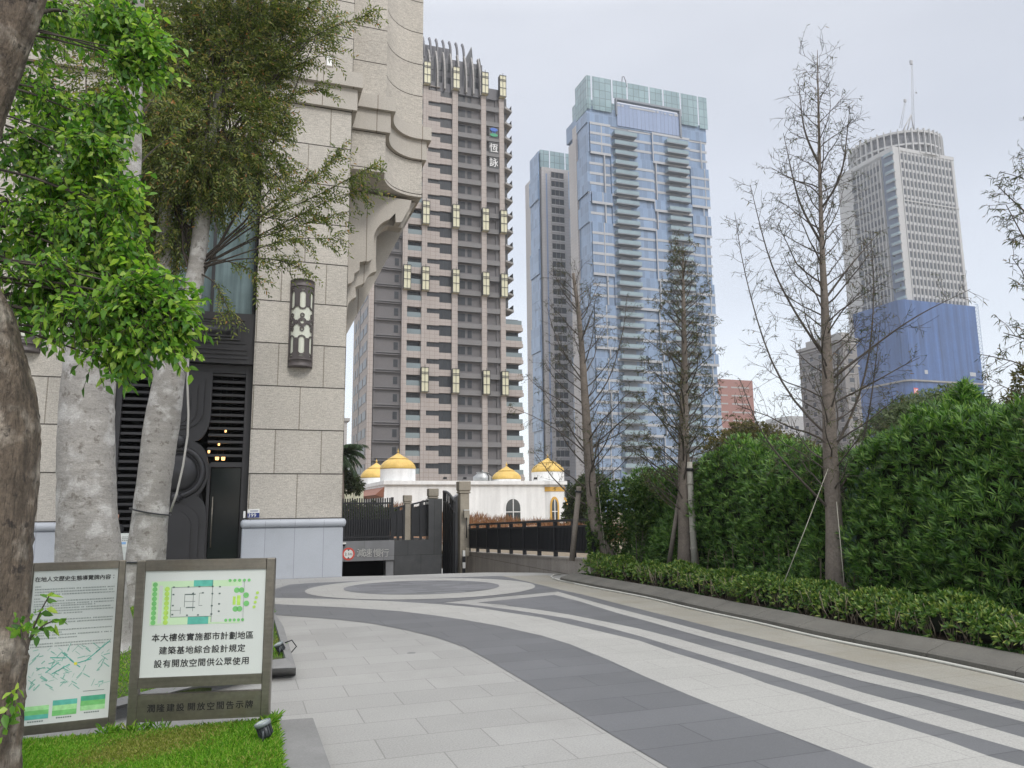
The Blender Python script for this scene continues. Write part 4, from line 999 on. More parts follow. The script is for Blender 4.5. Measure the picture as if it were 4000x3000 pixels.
M_LOGG = mat('pale_blue_loggia_glass', (.24, .30, .44), .12, var=.08, brick=(1.7, 20, .1, (.17, .2, .28), .05, 0.), spec=.6)
m = MB(); m.box(16.9, 43.9, .2, .45, 144, 153.2); part('loggia_glazing', m, M_LOGG, T)
m = MB(); rr = random.Random(3)
for a, b in ((17.2, 18.4), (19, 19.8), (22.5, 33.5), (34.2, 35), (36.3, 36.6), (37.5, 38.2), (39.6, 41.2), (42, 43.6)): m.box(a, b, .1, .198, 152.0, 152.0+rr.uniform(.5, 1.1))
part('roof_plant', m, M_PALESL, T)
# glass return and stone flank on the left side
m = MB()
for zb_, za, o in segs: m.box(UL-.4+(.8-o)*.6, UL+.5, .3+o*.3, vG, zb_, za)
m.box(UL-.3, UL+.5, .3, vG, zt+FB, 148); part('side_glass', m, M_BLUEG, T)
vS = BF.plu(2240, 600, UL)[0]
m = MB(); m.box(UL-.6, UL+12, vG, max(vS, vG+7), 0, 141); m.box(UL-.2, UL+12, vG, vG+4, 141, 147); part('stone_flank', m, M_GREYT, T)
m = MB(); m.tube([(19.8, 1, 161), (20.2, 1, 165), (20.9, 1, 165.2), (21.6, 1, 163.5), (21.9, 1, 161)], .16, 5); part('roof_davit', m, M_SLATE, T)

# ---- its lower twin behind
WF = Frame(atY(2150, 1990, 300)*[1, 1, 0])
T = thing('twin_tower', 'grey stone twin tower with a teal glass crown half hidden by the blue glass tower', 'tower', WF.W(0, 0, 0), TH)
m = MB(); m.box(-1.1, 14, 0, 20, 0, 141.2); part('stone_front', m, M_GREYT, T)
vL = WF.plu(2097, 900, -1.1)[0]
m = MB(); m.box(-1.9, 0, 3, vL, 0, 148.8); 
for k in range(14): m.box(-2.3 if k % 3 else -2.8, -1.9, vL-6+.01*k, vL+4, k*10.6, k*10.6+10.5)
part('side_glass', m, M_BLUEG, T)
m = MB(); m.box(-1.2, -1.1, .3, 3, 0, 141); part('stone_side', m, M_GREYT, T)
for a, b in ((-1.2, 2.4), (2.9, 9.4), (9.9, 13.9)):
    m = MB(); m.box(a, b, .6, .75, 141.2, 149); part('crown_screen', m, M_TEALG, T)
m = MB(); m.box(-1.5, -1.2, .6, 12, 141.2, 149); part('crown_screen', m, M_TEALG, T)
w1_, w2_ = [], []
z = 139.4
while z > 6:
    m = MB(); m.box(2.8, 8.5, -.03, .3, z-2.5, z); m.m = 1
    m.box(2.6, 2.8, -.35, .3, z-2.5, z); m.box(8.5, 8.7, -.35, .3, z-2.5, z); m.box(2.6, 8.7, -.35, .3, z, z+.4); m.box(2.6, 8.7, -.35, .3, z-3.1, z-2.5); m.box(4.6, 4.7, -.06, -.031, z-2.5, z); m.box(6.4, 6.5, -.06, -.031, z-2.5, z)
    w1_.append(m); m = MB(); m.box(11.2, 12.6, -.03, .3, z-2.3, z); w2_.append(m); z -= 3.85
capped('window', w1_+w2_, [M_WING, M_GREYT], T)
m = MB(); m.box(.45, 1.15, -.04, .2, 0, 138.5); part('glazed_slot', m, M_LOGG, T)

# ---- tower under construction
M_CONC = mat('pale_concrete_panel', (.40, .40, .40), .8, var=.05, vscale=.06, fine=.04, fscale=.8)
M_NET = mat('blue_scaffold_netting', (.045, .098, .245), .75, var=.16, vscale=.05, fine=.06, fscale=.6, streak=(.34, (.5, .5, .015)))
M_WIN2 = mat('grey_tower_glass', (.045, .05, .062), .25, var=.12, vscale=.2, spec=.5)
M_NETG = mat('grey_blue_netted_bay', (.085, .11, .165), .6, var=.12, vscale=.1)
CF = Frame(atY(3545, 1990, 380)*[1, 1, 0])
U0, U1 = 16.4, 55.2
ULf = CF.pl(3443, 600, 7)[0]; VB = CF.plu(3322, 640, ULf)[0]
T = thing('unfinished_tower', 'pale tower under construction with a round colonnaded top above blue netting', 'tower', CF.W(0, 0, 0), TH)
m = MB(); m.prism([(U0-4.2, 0), (U1, 0), (U1, 40), (ULf, 40), (ULf, 7), (U0-4.2, 2)], 60, 190.2); m.box(ULf, ULf+10, 7, VB, 60, 188)
part('wall', m, M_CONC, T)
m = MB(); m.prism([(U0-4.4, .5), (U0-4.6, 1.0), (ULf-.5, 6.2), (ULf-.3, 7.2), (U0-4.2, 2.4)], 100, 187); part('netted_bay', m, M_NETG, T)
z = 186; 
while z > 104:
    m = MB(); m.prism([(U0-4.3, -.6), (U0-5.2, .3), (ULf-.6, 5.3), (ULf+.2, 6.8)], z-.7, z-.1); m.m = 1; m.prism([(U0-4.6, -.3), (U0-5.2, .2), (ULf-.6, 5.2), (ULf-.2, 5.9)], z-.1, z+1.1)
    part('balcony', m, [M_SOFF, M_BALUS], T); z -= 4.95
ww, ws = [], []
pit = (53.0-U0)/14
for r in range(17):
    z = 186.9-4.95*r
    for c in range(14):
        m = MB(); x = U0+.55+c*pit; m.box(x, x+1.55, -.04, .4, z-3.35, z); m.m = 1; m.box(x-.12, x, -.34, .0, z-3.35, z+.1); m.box(x+1.55, x+1.67, -.34, .0, z-3.35, z+.1); ww.append(m)
lrow = [v for v in np.linspace(9.5, VB-3, 8)]
for r in range(17):
    z = 183.5-4.95*r
    for c, v in enumerate(lrow):
        m = MB(); vv_ = v+(1.2 if r % 2 else 0); m.box(ULf-.06, ULf+.3, vv_, vv_+2.2, z-3.3, z); ws.append(m)
capped('window', ww+ws, [M_WIN2, M_CONC], T)
m = MB()
for c in range(15): m.box(U0+.55-.62+c*pit, U0+.55-.18+c*pit, -.45, 0, 104, 188.2)
for c, v in enumerate(lrow): m.box(ULf-.5, ULf, v-1.0, v-.5, 104, 186)
m.box(U0, U1, -.5, 0, 160.0, 160.6); m.box(U0, U1, -.3, 0, 188.2, 190.2)
part('rib', m, M_CONC, T)
for k in range(14):
    z = 187-4.95*k; m = MB(); m.prism([(U1, 2), (U1+2.4, 4), (U1+2.4, 9), (U1, 9)], z-1, z-.4); m.m = 1; m.prism([(U1+2.2, 4), (U1+2.3, 4), (U1+2.3, 9), (U1+2.2, 9)], z-.4, z+1.2); part('balcony', m, [M_SOFF, M_BALUS], T)
cy = 23.0; cx = CF.pl(3499, 560, cy)[0]; rd = 24.2; cx -= 2.0
m = MB(); m.lathe([(.1, 187.5), (rd-1.2, 187.5), (rd-1.2, 202.2), (.1, 202.2)], 64, (cx, cy)); part('drum', m, mat('dark_lattice_drum', (.13, .13, .14), .8, var=.5, vscale=.35, fine=.4, fscale=1.2), T)
m = MB()
for za, zb_ in ((188.8, 190.0), (194.2, 195.2), (201.4, 202.6)): m.lathe([(rd-1.1, za), (rd, za), (rd, zb_), (rd-1.1, zb_)], 64, (cx, cy), False)
part('ring_beam', m, M_CONC, T)
for k in range(44):
    t = 2*math.pi*k/44; d = np.array([math.cos(t), math.sin(t)]); e = np.array([-d[1], d[0]])*.28
    if d[1] > .55: continue
    m = MB(); p = [tuple(np.array([cx, cy])+d*r+s*e) for r, s in ((rd-1.1, -1), (rd+.5, -1), (rd+.5, 1), (rd-1.1, 1))]; m.prism(p, 189, 203.6); part('fin', m, M_CONC, T)
# netting
V3 = -3.2; NL = CF.pl(3558, 1420, V3)[0]; NR = CF.pl(3848, 1450, V3)[0]; NVb = CF.plu(3333, 1250, NL-2.5)[0]
NT = thing('scaffold_netting', 'blue safety netting wrapped around scaffolding on the lower unfinished tower', 'netting', CF.W(0, 0, 0), TH)
zn = CF.pl(3690, 1185, V3)[1]; zl = CF.pl(3690, 1492, V3)[1]
m = MB(); m.prism([(NL, V3), (NR-2.2, V3), (NR-2.2, 40), (NL-2.5, NVb), (NL-2.5, V3+2.5)], 0, zn); part('net', m, M_NET, NT)
m = MB(); m.prism([(NL-1, V3-.9), (NR-1, V3-.9), (NR-1, 0), (NL, 0), (NL-3.3, NVb), (NL-3.4, V3+2.2)], zl-.5, zl+.3); part('catch_platform', m, mat('weathered_planks', (.25, .24, .22), .8, var=.2, vscale=.5), NT)
m = MB(); x0 = NR-2.2; z = 2
while z < zn: 
    m.tube([(x0, V3, z), (NR, V3, z+2)], .12, 4); m.tube([(NR, V3, z), (NR, V3, z+2)], .12, 4); m.tube([(x0, V3, z+2), (NR, V3, z+2)], .12, 4); z += 2
part('scaffold', m, mat('blue_grey_scaffold', (.22, .30, .42), .6, var=.1), NT)
m = MB(); q = CF.pl(3551, 1525, V3); m.box(NL+.2, NL+3.0, V3-.2, V3-.05, q[1]-1.6, q[1]+1.4); bd = part('floor_sign', m, M_RED, NT)
m = MB(); put_text(m, '15', NL+1.6, q[1]-.1, V3-.25, 2.6, .03); part('numerals', m, M_SW, bd)
m = MB(); q = CF.pl(3690, 1470, V3)
for px, py in ((3618, 1453), (3795, 1462), (3806, 1463)):
    q = CF.pl(px, py, V3); m.box(q[0]-1, q[0]+1, V3-.1, V3+.1, q[1]-1, q[1]+1)
part('net_opening', m, M_PALESL, NT)
# cranes on its roof
M_CRANE = mat('grey_crane_steel', (.30, .30, .31), .5, var=.05)
def jib(m, a, b, wd):
    a, b = np.array(a), np.array(b); n = max(6, int(np.linalg.norm(b-a)/1.6)); 
    for s in (-1, 1): m.tube([a+[s*wd, 0, 0], b+[s*wd*.5, 0, 0]], .13, 4)
    for i in range(n):
        p, q = a+(b-a)*i/n, a+(b-a)*(i+1)/n; s = 1 if i % 2 else -1; m.tube([p+[s*wd*(1-.5*i/n), 0, 0], q+[-s*wd*(1-.5*i/n), 0, 0]], .09, 4)
K = lambda x, y, v=20: (CF.pl(x, y, v)[0], v, CF.pl(x, y, v)[1])
T = thing('tower_crane', 'tall upright lattice crane jib rising above the round tower top', 'crane', CF.W(0, 0, 0), TH)
m = MB(); jib(m, K(3568, 520), K(3562, 236), .9); part('jib', m, M_CRANE, T)
m = MB()
for x in (3522, 3542, 3573): m.tube([K(3559, 448), K(x, 520)], .35, 5)
part('leg', m, M_CRANE, T)
m = MB(); q = K(3560, 240); m.box(q[0]-1.0, q[0]+.4, 19.5, 20.5, q[2]-2, q[2]+.5); part('jib_head', m, M_CRANE, T)
m = MB(); q = K(3579, 362); m.tube([K(3576, 340), q], .05, 4); m.ball(q, .55, 6); part('hook_block', m, M_CRANE, T)
T = thing('tower_crane', 'smaller tilted lattice crane jib left of the tall one', 'crane', CF.W(0, 0, 0), TH)
m = MB(); jib(m, K(3518, 500), K(3536, 392), .8); part('jib', m, M_CRANE, T)
m = MB(); q = K(3535, 393); m.box(q[0]-.7, q[0]+.7, 19.6, 20.4, q[2]-1, q[2]+.7); part('jib_head', m, M_CRANE, T)

# ---- lower blocks between and behind
DF = Frame(atY(3290, 1990, 300)*[1, 1, 0])
M_GBLK = mat('grey_stone_block', (.20, .19, .185), .8, var=.06, vscale=.08, fine=.05, fscale=.8)
M_GTRM = mat('pale_sill', (.33, .32, .31), .8, var=.05)
T = thing('grey_block', 'grey stone apartment block with cornice behind the large bare tree', 'building', DF.W(0, 0, 0), TH)
c0 = DF.pl(3290, 1330)[0]; c1 = DF.pl(3358, 1500)[0]; vb_ = DF.plu(3128, 1500, c0)[0]; zr2 = DF.pl(3290, 1330)[1]
m = MB(); m.box(c0, c1, 0, vb_, 0, zr2); part('wall', m, M_GBLK, T)
m = MB(); m.box(c0-.8, c1+.6, -.8, vb_+.8, zr2, zr2+1.2); m.box(c0-.4, c1+.4, -.4, vb_+.4, zr2-1.2, zr2-.6); m.box(c0-.4, c1+.4, -.4, vb_+.4, zr2-10.4, zr2-9.8); m.box(c0+1.5, c1-1, 2, vb_-3, zr2+1.2, zr2+4); part('cornice', m, M_GTRM, T)
ws = []
for r in range(17):
    z = zr2-3.4-r*3.9
    for v in np.linspace(2.2, vb_-3.4, 5):
        m = MB(); m.box(c0-.05, c0+.2, v, v+1.7, z-1.9, z); m.m = 1; m.box(c0-.2, c0+.2, v-.2, v+1.9, z-2.2, z-1.9); m.box(c0-.15, c0+.2, v-.2, v+1.9, z, z+.25); ws.append(m)
    m = MB(); m.box(c0+2.2, c0+4.6, -.05, .2, z-1.9, z); m.m = 1; m.box(c0+2, c0+4.8, -.2, .2, z-2.2, z-1.9); ws.append(m)
capped('window', ws, [M_WIN2, M_GTRM], T)
PF = Frame(atY(2940, 1990, 330)*[1, 1, 0])
M_PINK2 = mat('salmon_tile', (.33, .17, .145), .75, var=.06, vscale=.1)
T = thing('salmon_block', 'salmon pink office block with white bands right of the blue glass tower', 'building', PF.W(0, 0, 0), TH)
zr2 = PF.pl(2935, 1487)[1]; a = PF.pl(2800, 1480)[0]; b = PF.pl(2940, 1500)[0]
m = MB(); m.box(a-6, b, 0, 20, 0, zr2); part('wall', m, M_PINK2, T)
for r in range(9):
    for xa, xb in ((a+.5, a+5), (a+7, b-2)):
        z = zr2-3.2-r*3.6; m = MB(); m.box(xa, xb, -.1, .2, z-.5, z+.1); m.m = 1; m.box(xa, xb, -.05, .2, z-1.3, z-.5); part('window_band', m, [M_CONC, M_PINK2], T)
XF = Frame(atY(3130, 1990, 420)*[1, 1, 0])
T = thing('white_block', 'pale far block with few windows left of the grey stone block', 'building', XF.W(0, 0, 0), TH)
a = XF.pl(3035, 1640)[0]; b = XF.pl(3150, 1640)[0]; z = XF.pl(3080, 1635)[1]
m = MB(); m.box(a, b, 0, 20, 0, z-2); m.box(a+8, b, 0, 20, z-2, z+1.5); part('wall', m, M_CONC, T)
for i in range(3):
    for j in range(4):
        m = MB(); m.box(a+1.4+j*3.5, a+3.6+j*3.5, -.05, .2, z-6-i*5, z-4-i*5); part('window', m, M_WIN2, T)
YF = Frame(atY(1372, 1990, 260)*[1, 1, 0])
T = thing('far_block', 'narrow grey far block showing between the pillar and the lantern tower', 'building', YF.W(0, 0, 0), TH)
b = YF.pl(1368, 1650)[0]; z = YF.pl(1360, 1634)[1]
m = MB(); m.box(b-22, b-1, 0, 16, 0, z-1); part('wall', m, M_GREYT, T)
m = MB(); m.box(b-22.5, b-.2, -.8, 16.5, z-1, z); part('cornice', m, M_GTRM, T)
for i in range(5):
    m = MB(); m.box(b-3.2, b-2, -.06, .2, z-6.2-i*3.6, z-3.8-i*3.6); part('window', m, M_WIN2, T)
# ------------------------------------------------------------------ planting
def proj(P):
    q = np.asarray(P, float)-CAMP; w_ = q@fw; return np.stack([2000+FPX*(q@RX)/w_, 1500-FPX*(q@UX)/w_], -1)
def on_bed(px, off):                          # place along the kerb whose foot shows at this image column
    ss = np.linspace(0, ks[-1], 900); x = proj(kat(ss, np.full(900, off), .15))[:, 0]
    i = int(np.argmin(np.abs(x-px))); return ss[i], kat(ss[i], off, .15)
def lump(s, z, k=1.): return math.sin(s*3.1+1.7*math.sin(z*2.3))*.5+math.sin(s*7.3+z*5.1)*.3+math.sin(s*1.3-z*3.7+2)*.5
vlump = np.vectorize(lump)
def clusters(pos, nrm, k, ln, wd, spread, r):
    """k leaves round each cluster point, leaning along its direction"""
    n = len(pos); P = np.repeat(pos, k, 0); Dn = np.repeat(nrm, k, 0)
    a = r.normal(size=(n*k, 3)); a -= Dn*(a*Dn).sum(1)[:, None]; a /= np.linalg.norm(a, axis=1)[:, None]+1e-9
    sp = r.uniform(spread*.6, spread*1.4, n*k)[:, None]
    ax = Dn+a*sp; no = Dn-a*.5+r.normal(size=(n*k, 3))*.15
    return P+a*.008, ax, no, ln*r.uniform(.7, 1.25, n*k), wd*r.uniform(.8, 1.2, n*k)
L_LOW = leafmat('low_hedge_leaves', [(0, (.035, .085, .018)), (.4, (.07, .155, .026)), (.75, (.14, .23, .04)), (1., (.36, .41, .11))], .42, .3, .4)
L_POD = leafmat('yew_pine_leaves', [(0, (.022, .06, .014)), (.35, (.058, .145, .026)), (.7, (.115, .25, .04)), (1., (.28, .42, .10))], .40, .25, .45)
M_CORE = mat('hedge_core_shade', (.010, .015, .006), .95, var=.3, vscale=8)  # near-black colour stands in for the shade inside the hedges
M_TWIG = mat('hedge_stems', (.20, .165, .12), .85, var=.2, vscale=8, coord='Object')
SE = on_bed(4250, .8)[0]
# low clipped hedge behind the kerb
r = np.random.default_rng(11)
T = thing('low_hedge', 'low yellow green clipped hedge growing just behind the grey kerb', 'hedge', (0, 0, 0))
n = 6200; s = .15+(SE-.15)*r.uniform(0, 1, n)**1.0; t = r.uniform(-.12, math.pi*.86, n)
top = .36+.05*np.sin(s*2.2)+.05*np.sin(s*5.3+1)
dep = 1-.22*r.uniform(0, 1, n)**2
lp_ = 1+.10*vlump(s, t)
off = .84-.38*np.cos(t)*dep*lp_; z = .13+top*np.clip(np.sin(t), -.02, 1)**.6*dep*lp_+.0
pos = kat(s, off, z)
i_ = np.clip(np.interp(s, ks, np.arange(len(ks))).astype(int), 0, len(ks)-1); kn3 = np.c_[kn[i_], np.zeros(n)]
nrm = -kn3*np.cos(t)[:, None]*1.0+np.array([0, 0, 1])*(np.sin(t)+.35)[:, None]+r.normal(size=(n, 3))*.4
nrm /= np.linalg.norm(nrm, axis=1)[:, None]
kp_ = (z > .30+.06*np.sin(s*4.1)) | (r.uniform(0, 1, n) < .30); pos, nrm = pos[kp_], nrm[kp_]
leaf_mesh('foliage', *clusters(pos, nrm, 7, .066, .023, .95, r), L_LOW, T)
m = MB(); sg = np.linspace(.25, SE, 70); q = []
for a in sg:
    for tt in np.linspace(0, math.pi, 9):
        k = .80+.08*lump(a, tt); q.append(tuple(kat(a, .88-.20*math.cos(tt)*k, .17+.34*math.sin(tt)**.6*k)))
m.add(q, [(i*9+j, (i+1)*9+j, (i+1)*9+j+1, i*9+j+1) for i in range(69) for j in range(8)], True); part('dark_core', m, M_CORE, T)  # solid shell, the shade between the leaves put into its colour
m = MB()
for i in range(260):
    a = r.uniform(.2, SE); o = r.uniform(.47, .75); p0 = kat(a, o, .11); p1 = kat(a+r.uniform(-.15, .15), o+r.uniform(-.12, .05), r.uniform(.3, .5)); m.tube([p0, (p0+p1)/2+r.normal(size=3)*.02, p1], [.007, .006, .003], 4)
part('stem', m, M_TWIG, T)
n = 2600; s = SE*r.uniform(0, 1, n); keep = np.sin(s*2.1)+np.sin(s*5.7) > .55; s = s[keep]; n = len(s)
pos = kat(s, r.uniform(.41, .62, n), .125); nr = np.tile([0, 0, 1.], (n, 1))+r.normal(size=(n, 3))*.4; nr /= np.linalg.norm(nr, axis=1)[:, None]
tag(leaf_mesh('ground_cover', *clusters(pos, nr, 4, .03, .014, 1.2, r), leafmat('ground_cover_leaves', [(0, (.02, .055, .012)), (1, (.05, .13, .025))], .5), None), 'tiny green weeds along the inner edge of the kerb', 'ground cover', kind='stuff')
# tall yew pine hedges, with the gap behind the large bare tree
TOPS = [(2262, 2090), (2285, 1960), (2330, 1895), (2400, 1862), (2500, 1868), (2600, 1880), (2680, 1862), (2740, 1815), (2850, 1765), (2950, 1752), (3080, 1772), (3180, 1795), (3260, 1815), (3330, 1860), (3375, 1815), (3400, 1775), (3460, 1735), (3560, 1695), (3650, 1662), (3720, 1640), (3800, 1632), (3900, 1628), (4000, 1612), (4200, 1590)]
OFFH = 1.95
tops = []
for x, y in TOPS:
    s_, P_ = on_bed(x, OFFH); tops.append((s_, atY(x, y, P_[1])[2]))
tops = np.array(sorted(tops)); 
def ztop(s): return np.interp(s, tops[:, 0], tops[:, 1])
def tall_hedge(lab, s0, s1, n, seed, face=1.):
    r = np.random.default_rng(seed); T = thing('hedge', lab, 'hedge', (0, 0, 0), 0., 'tall dark green hedges')
    def pts(n, mode):
        s = r.uniform(s0, s1, n); H = ztop(s)
        if mode == 'f':
            z = .15+(H-.15)*r.uniform(0, 1, n); L = vlump(s*.9, z*.9)
            o = OFFH-.34-.15*L+.34*r.uniform(0, 1, n)**1.5
            edge = np.minimum(s-s0, s1-s); o = o+.3*np.clip(.2-edge, 0, 1)
            o = o+.35*np.clip((z-(H-.35))/.35, 0, 1)**2
            d = np.stack([-1.0*np.ones(n), .75+.4*(z/H)], 1)
        else:
            z = H+.16*vlump(s*2.3, s*0)+r.uniform(-.12, .12, n); o = OFFH+r.uniform(-.25, 1.0, n); z -= .18*np.clip(-(o-OFFH)/.25, 0, 1); d = np.stack([-.25*np.ones(n), np.ones(n)], 1)
        p = kat(s, o, z); i_ = np.clip(np.interp(s, ks, np.arange(len(ks))).astype(int), 0, len(ks)-1)
        nr = np.c_[kn[i_], np.zeros(n)]*d[:, :1]+np.array([0, 0, 1.])*d[:, 1:]+r.normal(size=(n, 3))*.25
        return p, nr/np.linalg.norm(nr, axis=1)[:, None]
    a = pts(int(n*.8), 'f'); b = pts(int(n*.28), 't')
    leaf_mesh('foliage', *clusters(np.r_[a[0], b[0]], np.r_[a[1], b[1]], 12, .125, .0175, 1.0, r), L_POD, T, .1)
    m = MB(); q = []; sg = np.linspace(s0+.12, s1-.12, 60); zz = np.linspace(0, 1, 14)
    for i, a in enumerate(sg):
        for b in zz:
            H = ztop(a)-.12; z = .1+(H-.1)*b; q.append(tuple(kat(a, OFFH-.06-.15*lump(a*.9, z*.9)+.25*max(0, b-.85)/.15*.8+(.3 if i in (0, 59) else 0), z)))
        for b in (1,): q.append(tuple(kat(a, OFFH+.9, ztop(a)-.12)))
    m.add(q, [(i*15+j, (i+1)*15+j, (i+1)*15+j+1, i*15+j+1) for i in range(59) for j in range(14)], True); part('dark_core', m, M_CORE, T)  # lumpy shell behind the leaves, painted dark as the hedge's inner shade
    m = MB()
    for i in range(int((s1-s0)*7)):
        a = r.uniform(s0, s1); p0 = kat(a, OFFH+r.uniform(-.3, .0), .1); p1 = p0+np.array([r.uniform(-.15, .15), r.uniform(-.1, .1), r.uniform(.6, 1.1)]); m.tube([p0, (p0+p1)/2+r.normal(size=3)*.03, p1], [.014, .012, .008], 5)
    part('stem', m, M_TWIG, T)
sA, sG0, sG1 = on_bed(2275, OFFH)[0], on_bed(3285, OFFH)[0], on_bed(3366, OFFH)[0]
tall_hedge('dark green yew pine hedge left of the gap behind the large bare tree', sA, sG0, 4700, 21)
tall_hedge('tall dark green yew pine hedge right of the gap, rising at the picture edge', sG1, SE, 3500, 22)
p0 = kat(on_bed(3295, 4.2)[0], 4.2, 0); p1 = kat(on_bed(3400, 3.4)[0], 3.4, 0)
M_HOARD = mat('green_corrugated_sheet', (.09, .19, .15), .5, var=.12, vscale=2, coord='Object')
an = math.atan2(*(p1-p0)[1::-1]); Lh = np.linalg.norm(p1-p0)+1.0
T = thing('hoarding', 'green corrugated hoarding glimpsed through the gap in the hedge', 'hoarding', p0, an)
m = MB(); pr = []
for i in range(41): pr.append((i/40*Lh, .04*math.sin(i*math.pi/1.0+.0) if False else (.03 if i % 2 else -.0)))
m.prism(pr+[(x, y+.01) for x, y in pr[::-1]], .1, 2.15); part('sheet', m, M_HOARD, T)
m = MB(); m.tube([(.12, -.08, 0), (.12, -.08, 2.1)], .035, 8); part('post', m, mat('rusty_post', (.30, .12, .07), .8, var=.2, coord='Object'), T)

# ---- trunks and limbs
def rough_tube(m, pts, rad, n=18, rings=40, amp=.06, seed=0, lobes=0.):
    """a tapered trunk along a smoothed path with an uneven, knotty surface"""
    pts = np.asarray(pts, float); d = np.r_[0, np.cumsum(np.linalg.norm(np.diff(pts, axis=0), axis=1))]; s = np.linspace(0, d[-1], rings)
    P = np.stack([np.interp(s, d, pts[:, k]) for k in range(3)], 1); rr_ = np.interp(s, d, rad)
    for _ in range(3): P[1:-1] = (P[:-2]+2*P[1:-1]+P[2:])/4
    r = np.random.default_rng(seed); t = np.gradient(P, axis=0); t /= np.linalg.norm(t, axis=1)[:, None]
    a = np.cross(t[0], [0.3, 1, 0]); a /= np.linalg.norm(a); vs = []
    ph = r.uniform(0, 6, 8)
    for i in range(rings):
        a = a-t[i]*(a@t[i]); a /= np.linalg.norm(a); b = np.cross(t[i], a)
        for k in range(n):
            q = 2*math.pi*k/n
            w_ = 1+amp*(math.sin(3*q+ph[0]+s[i]*1.1)*.5+math.sin(5*q+ph[1]-s[i]*2.3)*.35+math.sin(2*q+s[i]*3.7+ph[2])*.3+r.normal()*.25)+lobes*max(0, 1-s[i]/(d[-1]*.12))*(.4+.6*math.sin(5*q+ph[3]))
            vs.append(P[i]+(a*math.cos(q)+b*math.sin(q))*rr_[i]*w_)
    m.add(vs, [(i*n+k, i*n+(k+1) % n, (i+1)*n+(k+1) % n, (i+1)*n+k) for i in range(rings-1) for k in range(n)]+[tuple(range((rings-1)*n, rings*n))], True)
def px_path(pts, Y):                          # (x, y, half width) in the image at distance Y -> points and radii
    P = [atY(p[0], p[1], Y if len(p) < 4 else p[3]) for p in pts]
    return P, [p[2]*(Y if len(p) < 4 else p[3])/FPX/fw[1]*1.0 for p in pts]
M_BARKG = mat('smooth_grey_bark', (.265, .252, .234), .85, var=.14, vscale=2.2, fine=.16, fscale=55, bump=.7, bscale=16, bdist=.02, coord='Object', aniso=(1, 1, 1.8), streak=(.13, (3, 3, 15)),
              col2=((.40, .39, .375), 3.5, .5, .62), stain=((.085, .07, .055), 9, .575, .65, .6))
M_BARKF = mat('flaky_brown_bark', (.125, .098, .073), .95, var=.25, vscale=3, fine=.3, fscale=40, bump=1., bscale=9, bdist=.07, coord='Object', aniso=(2.2, 2.2, .45), streak=(.45, (16, 16, 3.2)),
              col2=((.30, .268, .225), 6, .50, .68), stain=((.03, .024, .02), 14, .58, .66, .9))
M_BARKC = mat('brown_grey_cypress_bark', (.168, .142, .120), .9, var=.18, vscale=3, fine=.25, fscale=30, bump=.7, bscale=14, bdist=.015, coord='Object', aniso=(2.5, 2.5, .5),
              stain=((.10, .085, .07), 4, .55, .7, .7))
M_TWIGC = mat('cypress_twigs', (.075, .063, .053), .9, var=.25, vscale=4, coord='Object')
L_CYP = leafmat('cypress_needles', [(0, (.03, .04, .018)), (.5, (.062, .078, .03)), (.85, (.105, .115, .045)), (1, (.20, .13, .06))], .6, .3, .15)
